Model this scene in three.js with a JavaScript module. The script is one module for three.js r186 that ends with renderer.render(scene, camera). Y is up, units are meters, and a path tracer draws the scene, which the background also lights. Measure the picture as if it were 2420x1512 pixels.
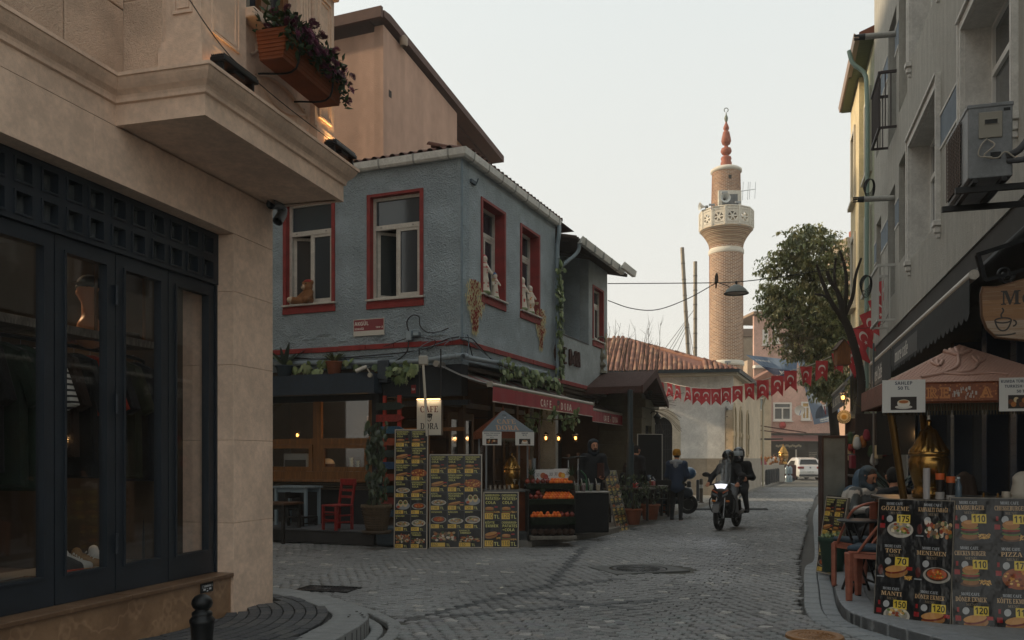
import*as THREE from 'three';
import{mergeGeometries}from 'three/addons/utils/BufferGeometryUtils.js';
import{RoundedBoxGeometry}from 'three/addons/geometries/RoundedBoxGeometry.js';
// ---------- camera, sky, sun, exposure ----------
const scene=new THREE.Scene();
const F=2048,CX=1210,CY=1083,EYE=1.55;
const camera=new THREE.PerspectiveCamera(2*Math.atan(756/F)*180/Math.PI,1.6,0.1,900);
camera.position.set(0,EYE,0);
camera.lookAt(0,EYE,-10);
camera.setViewOffset(1024,640,0,-138.4,1024,640);
const renderer=new THREE.WebGLRenderer({antialias:true});
renderer.toneMapping=THREE.LinearToneMapping;
renderer.toneMappingExposure=1.24;
renderer.shadowMap.enabled=true;
const SUN=new THREE.Vector3(-0.93,0.40,-0.16).normalize();
{
const w=256,h=128,a=new Float32Array(w*h*4);
for(let j=0;j<h;j++){
const el=((j+0.5)/h-0.5)*Math.PI,s=Math.sin(el);
for(let i=0;i<w;i++){
const az=((i+0.5)/w-0.5)*2*Math.PI;
const d=new THREE.Vector3(Math.cos(el)*Math.cos(az),s,Math.cos(el)*Math.sin(az));
const g=Math.max(0,d.dot(SUN)),halo=0.45*g*g*g;
const t=Math.pow(Math.max(0,s),0.75),k=(j*w+i)*4;
const hz=[0.79,0.755,0.68],ze=[0.615,0.67,0.68],gr=[0.16,0.15,0.14];
for(let c=0;c<3;c++)a[k+c]=s>0?hz[c]+(ze[c]-hz[c])*Math.min(1,t*1.35)+halo*[1,0.9,0.72][c]:gr[c];
a[k+3]=1;
}
}
const t=new THREE.DataTexture(a,w,h,THREE.RGBAFormat,THREE.FloatType);
t.mapping=THREE.EquirectangularReflectionMapping;t.magFilter=t.minFilter=THREE.LinearFilter;t.needsUpdate=true;
scene.background=t;scene.environment=t;
}
const sun=new THREE.DirectionalLight(new THREE.Color(1,0.78,0.52),3.4);
sun.position.copy(SUN).multiplyScalar(120).add(new THREE.Vector3(5,0,-30));sun.target.position.set(5,0,-30);
sun.castShadow=true;sun.shadow.radius=5;
Object.assign(sun.shadow.camera,{left:-60,right:60,top:60,bottom:-60,near:1,far:300});
sun.shadow.mapSize.set(4096,4096);
scene.add(sun,sun.target);
scene.fog=new THREE.FogExp2(0xe6e2da,0.0016);
// ---------- helpers ----------
const V=(x,y,z)=>new THREE.Vector3(x,y,z);
let seed=12345;
const rnd=()=>{seed=(seed*1664525+1013904223)>>>0;return seed/4294967296;};
const rr=(a,b)=>a+(b-a)*rnd();
const rad=(d)=>d*Math.PI/180;
const px=(x,y,d)=>V((x-CX)/F*d,EYE+(CY-y)/F*d,-d);
const gd=(x,y,h=0)=>px(x,y,(EYE-h)*F/(y-CY));
class Frame{
constructor(p,deg){this.p=p;this.deg=deg;const t=rad(deg);this.ax=V(Math.cos(t),0,-Math.sin(t));this.az=V(Math.sin(t),0,Math.cos(t));}
w(x,y,z){return this.p.clone().addScaledVector(this.ax,x).addScaledVector(this.az,z).add(V(0,y,0));}
l(p){const d=p.clone().sub(this.p);return V(d.dot(this.ax),d.y,d.dot(this.az));}
cut(x,y,n,o){const r=V((x-CX)/F,(CY-y)/F,-1),e=V(0,EYE,0).sub(this.p);return this.l(r.clone().multiplyScalar((o-e.dot(n))/r.dot(n)).add(V(0,EYE,0)));}
Z(x,y,o=0){return this.cut(x,y,this.az,o);}
X(x,y,o=0){return this.cut(x,y,this.ax,o);}
}
const used={};
const numbered=(n)=>{used[n]=(used[n]??-1)+1;return used[n]?n+'_'+String(used[n]).padStart(3,'0'):n;};
function tag(o,label,category,group){o.userData={...o.userData,label,category};if(group)o.userData.group=group;return o;}
function thing(name,label,category,group,p=V(0,0,0),deg=0){
const o=new THREE.Group();o.name=numbered(name);o.position.copy(p);o.rotation.y=rad(deg);scene.add(o);
return tag(o,label,category,group);
}
function framed(fr,name,label,category,group){return thing(name,label,category,group,fr.p,fr.deg);}
function part(par,name,geo,mat,label){
const g=Array.isArray(geo)?merge(geo):geo;
const m=new THREE.Mesh(g,mat);m.name=par===scene?numbered(name):name;m.castShadow=m.receiveShadow=true;
if(label)m.userData.label=label;
par.add(m);return m;
}
function struct(name,geo,mat,par=scene){const m=part(par,name,geo,mat);if(par===scene)m.userData.kind='structure';return m;}
function copyOf(o,label,p,deg,s=1){const c=o.clone();c.name=numbered(o.name.replace(/_\d{3}$/,''));c.userData={...o.userData};if(label)c.userData.label=label;scene.add(c);if(p)c.position.copy(p);if(deg !==undefined)c.rotation.y=rad(deg);if(s !==1)c.scale.setScalar(s);return c;}
const prep=(g)=>{let q=g.index?g.toNonIndexed():g;for(const k of Object.keys(q.attributes))if(!['position','normal','uv','color'].includes(k))q.deleteAttribute(k);if(!q.attributes.normal)q.computeVertexNormals();if(!q.attributes.uv)q.setAttribute('uv',new THREE.BufferAttribute(new Float32Array(q.attributes.position.count*2),2));return q;};
function merge(list){const a=list.flat(9).map(prep);const col=a.some((g)=>g.attributes.color);if(col)for(const g of a)if(!g.attributes.color)g.setAttribute('color',new THREE.BufferAttribute(new Float32Array(g.attributes.position.count*3).fill(1),3));return a.length===1?a[0]:mergeGeometries(a);}
function uvm(g0,ox=0,oy=0){
const g=prep(g0),p=g.attributes.position,uv=new Float32Array(p.count*2),a=V(0,0,0),b=V(0,0,0),c=V(0,0,0);
for(let i=0;i<p.count;i+=3){
a.fromBufferAttribute(p,i);b.fromBufferAttribute(p,i+1);c.fromBufferAttribute(p,i+2);
const n=b.clone().sub(a).cross(c.clone().sub(a)),x=Math.abs(n.x),y=Math.abs(n.y),z=Math.abs(n.z);
[a,b,c].forEach((q,k)=>{const[s,t]=y>x&&y>z?[q.x,q.z]:x>z?[q.z,q.y]:[q.x,q.y];uv[(i+k)*2]=s+ox;uv[(i+k)*2+1]=t+oy;});
}
g.setAttribute('uv',new THREE.BufferAttribute(uv,2));return g;
}
const bx=(x0,x1,y0,y1,z0,z1)=>uvm(new THREE.BoxGeometry(Math.abs(x1-x0),Math.abs(y1-y0),Math.abs(z1-z0)).translate((x0+x1)/2,(y0+y1)/2,(z0+z1)/2));
const rb=(x0,x1,y0,y1,z0,z1,r=0.01,s=1)=>uvm(new RoundedBoxGeometry(Math.abs(x1-x0),Math.abs(y1-y0),Math.abs(z1-z0),s,Math.min(r,Math.abs(x1-x0)/2.01,Math.abs(y1-y0)/2.01,Math.abs(z1-z0)/2.01)).translate((x0+x1)/2,(y0+y1)/2,(z0+z1)/2));
function rod(a,b,r0,r1=r0,n=8,open=false){
const d=b.clone().sub(a),g=new THREE.CylinderGeometry(r1,r0,d.length(),n,1,open);
g.applyQuaternion(new THREE.Quaternion().setFromUnitVectors(V(0,1,0),d.normalize()));g.translate((a.x+b.x)/2,(a.y+b.y)/2,(a.z+b.z)/2);return g;
}
const bar=(a,b,w,h)=>{const d=b.clone().sub(a),l=d.length(),g=new THREE.BoxGeometry(w,h,l);const m=new THREE.Matrix4().lookAt(b,a,Math.abs(d.y)>0.99*l?V(1,0,0):V(0,1,0));g.applyMatrix4(m);g.translate((a.x+b.x)/2,(a.y+b.y)/2,(a.z+b.z)/2);return uvm(g);};
const tube=(pts,r,seg=20,n=6,closed=false)=>new THREE.TubeGeometry(new THREE.CatmullRomCurve3(pts,closed),seg,r,n,closed);
const lathe=(pr,n=20)=>new THREE.LatheGeometry(pr.map(([r,y])=>new THREE.Vector2(Math.max(r,0.0005),y)),n);
const ball=(r,x=0,y=0,z=0,sx=1,sy=1,sz=1,n=14)=>new THREE.SphereGeometry(r,n,Math.ceil(n*0.7)).scale(sx,sy,sz).translate(x,y,z);
const mv=(g,x,y,z)=>g.translate(x,y,z);
function ext(pts,depth,bev=0,holes=[]){
const s=new THREE.Shape(pts.map(([x,y])=>new THREE.Vector2(x,y)));
for(const h of holes)s.holes.push(new THREE.Path(h.map(([x,y])=>new THREE.Vector2(x,y))));
return uvm(new THREE.ExtrudeGeometry(s,{depth,bevelEnabled:bev>0,bevelThickness:bev,bevelSize:bev,bevelSegments:1,curveSegments:8}));
}
function wallHoles(x0,x1,y0,y1,holes,th){
return ext([[x0,y0],[x1,y0],[x1,y1],[x0,y1]],th,0,holes.map(([a,b,c,d])=>[[a,c],[a,d],[b,d],[b,c]])).translate(0,0,-th);
}
function sweep(prof,path,closed=false){
const n=path.length,dirs=[],P=[],I=[];
for(let i=0;i<n-(closed?0:1);i++){const a=path[i],b=path[(i+1)% n],l=Math.hypot(b[0]-a[0],b[1]-a[1]);dirs.push([(b[0]-a[0])/l,(b[1]-a[1])/l]);}
for(let i=0;i<n;i++){
const d0=dirs[i-1]??(closed?dirs[n-1]:dirs[0]),d1=dirs[i]??dirs[dirs.length-1];
const n0=[-d0[1],d0[0]],n1=[-d1[1],d1[0]];let m=[n0[0]+n1[0],n0[1]+n1[1]];const k=2/Math.max(0.3,m[0]*m[0]+m[1]*m[1]);m=[m[0]*k,m[1]*k];
P.push(prof.map(([o,y])=>V(path[i][0]+m[0]*o,y,path[i][1]+m[1]*o)));
}
const pos=[];const tri=(a,b,c)=>pos.push(a.x,a.y,a.z,b.x,b.y,b.z,c.x,c.y,c.z);
for(let i=0;i<(closed?n:n-1);i++){const A=P[i],B=P[(i+1)% n];for(let j=0;j<prof.length-1;j++){tri(A[j],B[j],B[j+1]);tri(A[j],B[j+1],A[j+1]);}}
if(!closed)for(const q of[P[0],P[n-1]])for(let j=1;j<prof.length-1;j++)tri(q[0],q[j],q[j+1]);
const g=new THREE.BufferGeometry();g.setAttribute('position',new THREE.BufferAttribute(new Float32Array(pos),3));g.computeVertexNormals();return uvm(g);
}
function fromTris(pos,smooth){const g=new THREE.BufferGeometry();g.setAttribute('position',new THREE.BufferAttribute(new Float32Array(pos),3));g.computeVertexNormals();return uvm(g);}
function ringPath(cx,cz,r,n,a0=0,a1=Math.PI*2){return Array.from({length:n+1},(_,i)=>{const a=a0+(a1-a0)*i/n;return[cx+Math.cos(a)*r,cz+Math.sin(a)*r];});}
// ---------- textures ----------
function lattice(n,s,m=n){let q=s;const r=()=>{q=(q*1664525+1013904223)>>>0;return q/4294967296;};const a=Float32Array.from({length:n*m},r);return(x,y)=>{const xi=Math.floor(x),yi=Math.floor(y),fx=x-xi,fy=y-yi,u=fx*fx*(3-2*fx),v=fy*fy*(3-2*fy),g=(i,j)=>a[((j % m+m)% m)*n+((i % n+n)% n)];return(g(xi,yi)*(1-u)+g(xi+1,yi)*u)*(1-v)+(g(xi,yi+1)*(1-u)+g(xi+1,yi+1)*u)*v;};}
function fbm(oct,s){const L=oct.map(([nx,ny,w],i)=>[lattice(Math.max(nx,ny),s+i*77),nx,ny,w]);const t=oct.reduce((q,o)=>q+o[2],0);return(u,v)=>{let r=0;for(const[f,nx,ny,w]of L){const N=Math.max(nx,ny);r+=w*f(u*nx,v*ny*(ny===nx?1:1));}return r/t;};}
function tex(size,fn,srgb=true){
const d=new Uint8Array(size*size*4);
for(let j=0;j<size;j++)for(let i=0;i<size;i++){const c=fn(i/size,j/size),k=(j*size+i)*4;for(let q=0;q<3;q++)d[k+q]=Math.max(0,Math.min(255,(Array.isArray(c)?c[q]:c)*255));d[k+3]=255;}
const t=new THREE.DataTexture(d,size,size);t.wrapS=t.wrapT=THREE.RepeatWrapping;t.magFilter=THREE.LinearFilter;t.minFilter=THREE.LinearMipmapLinearFilter;t.generateMipmaps=true;if(srgb)t.colorSpace=THREE.SRGBColorSpace;t.needsUpdate=true;return t;
}
const cl=(v)=>Math.max(0,Math.min(1,v));
const TX={};
{const a=fbm([[4,4,1],[8,8,0.8],[32,32,0.35],[128,128,0.3]],11);TX.mottle=tex(512,(u,v)=>0.80+0.30*(a(u,v)-0.15));}
{const a=fbm([[48,48,1],[96,96,0.8],[200,200,0.4]],21),b=fbm([[6,6,1],[12,12,0.6]],5);TX.stucco=tex(512,(u,v)=>cl(a(u,v)*1.1-0.05+0.25*(b(u,v)-0.5)),false);}
{const a=fbm([[128,128,1],[256,256,0.7],[16,16,0.5]],31);TX.fine=tex(512,(u,v)=>a(u,v),false);}
{const a=fbm([[64,64,0.6],[16,16,0.5]],41),b=lattice(64,9,4),c=lattice(16,3,4);TX.streak=tex(512,(u,v)=>0.84+0.05*b(u*64,v*4)+0.07*c(u*16,v*4)+0.10*a(u,v)-0.04);}
{const b=lattice(64,91,3),c=lattice(128,33,8),a=lattice(8,4);TX.wood=tex(512,(u,v)=>{const w=u*64+2.5*a(u*8,v*8);return 0.66+0.22*b(w,v*3)+0.16*c(u*128,v*8)+0.1*a(u*8,v*8+3)-0.06;});}
{const a=fbm([[4,4,1],[9,9,0.7],[24,24,0.5],[90,90,0.25]],61),b=fbm([[5,5,1],[11,11,0.8],[30,30,0.4]],71);TX.marble=tex(512,(u,v)=>{const q=a(u,v),k=Math.max(0,1-14*Math.abs(b(u,v)-0.5));return[0.68+0.3*(q-0.5)+0.1*k,0.61+0.3*(q-0.5)+0.1*k,0.54+0.28*(q-0.5)+0.1*k];});}
{const a=fbm([[64,64,1],[160,160,0.8],[8,8,0.5]],81);TX.grit=tex(512,(u,v)=>0.68+0.5*(a(u,v)-0.4));}
{TX.weave=tex(256,(u,v)=>0.5+0.25*Math.sin(u*256*Math.PI/4)+0.25*Math.sin(v*256*Math.PI/4),false);}
{const a=fbm([[5,5,0.8],[10,10,0.8],[22,22,0.7],[64,64,0.7],[160,160,0.6]],131);TX.dirt=tex(512,(u,v)=>{const q=a(u,v);return 0.86+0.15*cl((q-0.3)*2.2);});}
{const a=fbm([[7,7,1],[15,15,0.6],[40,40,0.2]],171);TX.crumple=tex(256,(u,v)=>a(u,v),false);}
const rep={};
function tx(name,rx,ry=rx){const k=name+rx+'_'+ry;if(!rep[k]){const t=TX[name].clone();t.repeat.set(rx,ry);t.needsUpdate=true;rep[k]=t;}return rep[k];}
const mats={};
function M(col,o={}){
const k=JSON.stringify([col,o]);if(mats[k])return mats[k];
const m=new THREE.MeshPhysicalMaterial({color:col,roughness:o.r??0.85,metalness:o.m??0});
if(o.map)m.map=tx(o.map,...[].concat(o.rep??1));
if(o.bump){m.bumpMap=tx(o.bump,...[].concat(o.brep??1));m.bumpScale=o.bs??0.004;}
if(o.coat){m.clearcoat=o.coat;m.clearcoatRoughness=0.15;}
if(o.tr){m.transmission=o.tr;m.thickness=0;m.ior=1.5;}
if(o.sheen){m.sheen=o.sheen;m.sheenRoughness=0.6;}
if(o.vc)m.vertexColors=true;
if(o.e){m.emissive=new THREE.Color(o.e);m.emissiveIntensity=o.ei??1;}
if(o.ds)m.side=THREE.DoubleSide;
return(mats[k]=m);
}
function paint(w,h,draw,o={}){
const c=document.createElement('canvas');c.width=w;c.height=h;const g=c.getContext('2d');draw(g,w,h);
const t=new THREE.CanvasTexture(c);t.colorSpace=THREE.SRGBColorSpace;t.anisotropy=8;
const m=new THREE.MeshPhysicalMaterial({map:t,roughness:o.r??0.6});
if(o.alpha){m.transparent=true;m.alphaTest=0.4;m.side=THREE.DoubleSide;}
if(o.e){m.emissiveMap=t;m.emissive=new THREE.Color(1,1,1);m.emissiveIntensity=o.e;}
if(o.tr){m.transmission=o.tr;m.thickness=0;}
if(o.bs){m.bumpMap=tx('crumple',1);m.bumpScale=o.bs;}
return m;
}
const quad=(w,h)=>new THREE.PlaneGeometry(w,h);
function fit(g,text,x,y,w,h,font,align='left'){
g.save();g.font=font.replace('$',String(h));const m=g.measureText(text).width;g.translate(x,y);if(align==='center')g.translate(w/2-Math.min(w,m)/2,0);if(w&&m>w)g.scale(w/m,1);g.fillText(text,0,0);g.restore();
}
const glass=M(0xffffff,{r:0.03,tr:1});
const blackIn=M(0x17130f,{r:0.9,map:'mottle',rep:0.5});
function nets(bones,cell,k=0.03,pad=0.04){
const lo=V(1e9,1e9,1e9),hi=V(-1e9,-1e9,-1e9);
for(const b of bones)for(const[q,r]of[[b.a,b.ra],[b.b,b.rb]]){lo.min(V(q.x-r,q.y-r,q.z-r));hi.max(V(q.x+r,q.y+r,q.z+r));}
lo.subScalar(pad);hi.addScalar(pad);
const nx=Math.ceil((hi.x-lo.x)/cell)+1,ny=Math.ceil((hi.y-lo.y)/cell)+1,nz=Math.ceil((hi.z-lo.z)/cell)+1,D=new Float32Array(nx*ny*nz);
const B=bones.map((b)=>{const e=b.b.clone().sub(b.a);return{...b,e,ee:Math.max(1e-9,e.dot(e)),s:b.s??[1,1,1]};});
const dist=(b,x,y,z)=>{const s=b.s,dx=(x-b.a.x),dy=(y-b.a.y),dz=(z-b.a.z);const t=Math.max(0,Math.min(1,(dx*b.e.x+dy*b.e.y+dz*b.e.z)/b.ee));const qx=(dx-b.e.x*t)/s[0],qy=(dy-b.e.y*t)/s[1],qz=(dz-b.e.z*t)/s[2];return(Math.sqrt(qx*qx+qy*qy+qz*qz)-(b.ra+(b.rb-b.ra)*t))*Math.min(s[0],s[1],s[2]);};
const f=(x,y,z)=>{let d=1e3;for(const b of B){if(b.paint)continue;const q=dist(b,x,y,z),kk=b.k??k,h=Math.max(kk-Math.abs(d-q),0)/kk;d=Math.min(d,q)-h*h*kk*0.25;}return d;};
const at=(x,y,z)=>f(lo.x+x*cell,lo.y+y*cell,lo.z+z*cell),far=cell*4.4+k;for(let z=0;z<nz;z+=4)for(let y=0;y<ny;y+=4)for(let x=0;x<nx;x+=4){const q=at(x+1.5,y+1.5,z+1.5),skip=Math.abs(q)>far;for(let c=z;c<Math.min(nz,z+4);c++)for(let b=y;b<Math.min(ny,y+4);b++)for(let a=x;a<Math.min(nx,x+4);a++)D[(c*ny+b)*nx+a]=skip?q:at(a,b,c);}
const id=(x,y,z)=>(z*ny+y)*nx+x,vi=new Int32Array(nx*ny*nz).fill(-1),P=[];
for(let z=0;z<nz-1;z++)for(let y=0;y<ny-1;y++)for(let x=0;x<nx-1;x++){
let c=0,sx=0,sy=0,sz=0,m=0;const v=[];
for(let q=0;q<8;q++){v[q]=D[id(x+(q&1),y+(q>>1&1),z+(q>>2))];if(v[q]<0)m|=1<<q;}
if(m===0||m===255)continue;
for(let p=0;p<8;p++)for(const bit of[1,2,4]){if(p&bit)continue;const q=p|bit;if((v[p]<0)===(v[q]<0))continue;const t=v[p]/(v[p]-v[q]);sx+=(p&1)+(bit===1?t:0);sy+=(p>>1&1)+(bit===2?t:0);sz+=(p>>2)+(bit===4?t:0);c++;}
vi[id(x,y,z)]=P.length/3;P.push(lo.x+(x+sx/c)*cell,lo.y+(y+sy/c)*cell,lo.z+(z+sz/c)*cell);
}
const I=[];
for(let z=1;z<nz-1;z++)for(let y=1;y<ny-1;y++)for(let x=1;x<nx-1;x++){
const a=D[id(x,y,z)]<0;
const q=(b,A,Bb,C,Dd)=>{if(a===b)return;const e=[A,Bb,C,Dd].map((w)=>vi[w]);if(e.some((w)=>w<0))return;a?I.push(e[0],e[1],e[2],e[0],e[2],e[3]):I.push(e[0],e[2],e[1],e[0],e[3],e[2]);};
q(D[id(x+1,y,z)]<0,id(x,y-1,z-1),id(x,y,z-1),id(x,y,z),id(x,y-1,z));
q(D[id(x,y+1,z)]<0,id(x-1,y,z-1),id(x-1,y,z),id(x,y,z),id(x,y,z-1));
q(D[id(x,y,z+1)]<0,id(x-1,y-1,z),id(x,y-1,z),id(x,y,z),id(x-1,y,z));
}
const col=new Float32Array(P.length),nor=new Float32Array(P.length),e=cell*0.5;
for(let v=0;v<P.length;v+=3){
const[x,y,z]=[P[v],P[v+1],P[v+2]];let best=1e9,c=null;
for(const b of B){const q=dist(b,x,y,z)-(b.paint?0.5:0);if(b.paint?q+0.5<0&&q<best:q<best){best=q;c=b.c;}}
col.set(c,v);const n=V(f(x+e,y,z)-f(x-e,y,z),f(x,y+e,z)-f(x,y-e,z),f(x,y,z+e)-f(x,y,z-e)).normalize();nor.set([n.x,n.y,n.z],v);
}
const g=new THREE.BufferGeometry();g.setAttribute('position',new THREE.BufferAttribute(new Float32Array(P),3));g.setAttribute('normal',new THREE.BufferAttribute(nor,3));g.setAttribute('color',new THREE.BufferAttribute(col,3));g.setIndex(I);return g;
}
const lin=(h)=>{const c=new THREE.Color(h);return[c.r,c.g,c.b];};
// ---------- ground, street, pavements ----------
const inPoly=(x,d,P)=>{let c=false;for(let i=0,j=P.length-1;i<P.length;j=i++){const[a,b]=P[i],[e,f]=P[j];if((b>d)!==(f>d)&&x<(e-a)*(d-b)/(f-b)+a)c=!c;}return c;};
const flatPoly=(P,y,th=0.01)=>uvm(ext(P.map(([x,d])=>[x,d]),th).rotateX(-Math.PI/2).translate(0,y-th,0));
const stoneDark=M(0x6d7073,{r:0.72,map:'grit',rep:2});
struct('ground',bx(-300,300,-0.3,-0.06,-420,60),M(0x55534f,{map:'dirt',rep:0.3}));
const STREET=[[-3.2,1.5],[-2.0,4.2],[-1.42,5.6],[-1.1,6.8],[-0.98,7.7],[-1.08,8.3],[-1.6,9.1],[-2.25,9.72],[-3.0,10.02],[-5,10.6],[-12,12.6],[-12,19.3],[-9,17.85],[-2.05,14.97],[-0.4,14.85],[0.35,15.05],[1.78,17.1],[2.55,18.95],[6.8,29.3],[19.4,61],[24,73],[32,80],[34,74],[21.2,57],[12.6,36],[8.15,24],[6.2,18.3],[4.35,13.2],[3.25,9.84],[2.9,8.8],[2.85,7.6],[3.3,6.2],[4.4,4.4],[6,1.5]];
const street=thing('street',undefined,undefined);street.userData={kind:'structure'};
part(street,'joint_bed',flatPoly(STREET,0.0,0.05),M(0x5a5953,{r:0.95,map:'dirt',rep:0.8,bump:'fine',brep:3,bs:0.004}));
{
const cob=(k)=>{
const j=()=>1+rr(-0.09,0.09),c=[[-1,-1],[1,-1],[1,1],[-1,1]].map(([x,z])=>[x*0.5*j(),z*0.5*j()]);
const lo=c.map(([x,z])=>V(x,0,z)),mid=c.map(([x,z])=>V(x*0.98,0.62+rr(-0.06,0.06),z*0.98)),top=c.map(([x,z])=>V(x*0.84,1+rr(-0.07,0.07),z*0.84)),m=V(rr(-0.1,0.1),1.1,rr(-0.1,0.1)),P=[];
const t=(a,b,q)=>P.push(...a.toArray(),...b.toArray(),...q.toArray());
for(let i=0;i<4;i++){const n=(i+1)% 4;t(lo[i],mid[n],lo[n]);t(lo[i],mid[i],mid[n]);t(mid[i],top[n],mid[n]);t(mid[i],top[i],top[n]);t(top[i],m,top[n]);}
const g=new THREE.BufferGeometry();g.setAttribute('position',new THREE.BufferAttribute(new Float32Array(P),3));g.computeVertexNormals();const uv=[];for(let i=0;i<P.length;i+=3)uv.push(P[i]*0.11+k*0.3,P[i+2]*0.11);g.setAttribute('uv',new THREE.BufferAttribute(new Float32Array(uv),2));return g;
};
const geos=[0,1,2,3,4,5].map(cob),mat=M(0xffffff,{r:0.62,map:'grit',rep:4,bump:'fine',brep:4,bs:0.002});
const th=rad(20),ca=Math.cos(th),sa=Math.sin(th),list=[],an=lattice(32,5),bn=lattice(64,8);
const trench=[[[690,1400],[900,1452]],[[960,1470],[1300,1385]],[[1300,1385],[1380,1295]],[[1050,1460],[1560,1420]],[[1240,1410],[1480,1440]],[[1240,1400],[1460,1370]]].map((s)=>s.map(([x,y])=>{const p=gd(x,y);return[p.x,-p.z];}));
const nearTrench=(x,d)=>trench.some(([[a,b],[c,e]])=>{const l=(c-a)**2+(e-b)**2,t=cl(((x-a)*(c-a)+(d-b)*(e-b))/l);return Math.hypot(x-a-t*(c-a),d-b-t*(e-b))<0.07;});
for(let i=-60;i<480;i++)for(let j=-130;j<90;j++){
const p0=(j+(i&1)*0.5+rr(-0.12,0.12))*0.118,ph=(p0/2.6)% 1,arc=0.16*Math.cos(ph*2*Math.PI),q=i*0.108+4+arc+rr(-0.008,0.008),slope=-0.16*2*Math.PI/2.6*Math.sin(ph*2*Math.PI);
const x=p0*ca+q*sa,d=q*ca-p0*sa;
if(d<5.6||d>46||!inPoly(x,d,STREET))continue;
if(Math.hypot(x-1.91,d-12.02)<0.62&&Math.abs(d-12.02)<0.5)continue;
const u=CX+x/d*F,y=CY+EYE/d*F;if(u<560||u>2100)continue;
const big=d<8.6?1:1,r=rnd(),tone=0.72+0.56*an(x*0.9+20,d*0.9)+0.2*(bn(x*5+9,d*5)-0.5);
let c=[0.37*tone,0.378*tone,0.38*tone];if(r<0.03)c=[0.68,0.66,0.62];else if(r<0.06)c=[0.44,0.43,0.41];else if(r<0.12)c=c.map((q2)=>q2*0.7);
if(nearTrench(x,d))c=[0.14,0.15,0.16];
list.push({x,d,rot:th+Math.atan(slope)+rr(-0.07,0.07),sx:0.114*rr(0.9,1.05),sz:0.106*rr(0.9,1.05),h:0.015+rr(-0.003,0.004),tx:rr(-0.035,0.035),tz:rr(-0.035,0.035),c,inView:u>560&&u<2030&&y<1508});
}
const seen=list.filter((s)=>s.inView).sort((a,b)=>a.d-b.d),near=new Set(seen.slice(0,300)),cm={};
const put=(s,o)=>{o.position.set(s.x,0,-s.d);o.rotation.set(s.tx,-s.rot,s.tz);o.scale.set(s.sx,s.h,s.sz);};
let k=0;
for(const s of near){const q=s.c.map((v)=>(Math.round(v*40)/40)||0.0125),key=q.join();cm[key]??=(()=>{const m=mat.clone();m.color.setRGB(...q);return m;})();put(s,part(street,'cobblestone',geos[k++% 6],cm[key]));}
const rest=list.filter((s)=>!near.has(s)),tmp=new THREE.Object3D(),col=new THREE.Color();
geos.forEach((g,gi)=>{
if(gi>0)return;
const im=new THREE.InstancedMesh(g,mat,rest.length);im.name='cobblestone_field';im.userData.kind='stuff';
rest.forEach((s,i)=>{put(s,tmp);if(i % 2)tmp.rotation.y+=Math.PI;tmp.updateMatrix();im.setMatrixAt(i,tmp.matrix);im.setColorAt(i,col.setRGB(...s.c));});
im.castShadow=im.receiveShadow=true;street.add(im);
});
}
function along(P,step,fn){let acc=0;for(let i=0;i<P.length-1;i++){const[a,b]=P[i],[c,d]=P[i+1],l=Math.hypot(c-a,d-b);const n=Math.max(1,Math.round(l/step));for(let k=0;k<n;k++){const t0=k/n,t1=(k+1)/n;fn([a+(c-a)*t0,b+(d-b)*t0],[a+(c-a)*t1,b+(d-b)*t1],acc++);}}}
function stoneRun(par,name,P,step,w0,w1,y0,y1,mat,bev=0.012){
along(P,step,([a,b],[c,d])=>{const l=Math.hypot(c-a,d-b),g=rb(0.004,l-0.004,y0,y1+rr(-0.004,0.004),-w1,-w0,bev);const m=part(par,name,g,mat);m.position.set(a,0,-b);m.rotation.y=Math.atan2(d-b,c-a);});
}
const smooth=(P,n=4)=>{const c=new THREE.CatmullRomCurve3(P.map(([x,d])=>V(x,0,d)),false,'catmullrom',0.5);return c.getPoints((P.length-1)*n).map((q)=>[q.x,q.z]);};
const slate=[0x5c5e62,0x65676a,0x575a5f,0x6d6d6d].map((c)=>M(c,{r:0.7,map:'grit',rep:2,bump:'fine',brep:3,bs:0.002}));
const kerbMat=M(0x8f9191,{r:0.75,map:'dirt',rep:0.9,bump:'fine',brep:2,bs:0.003});
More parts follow.
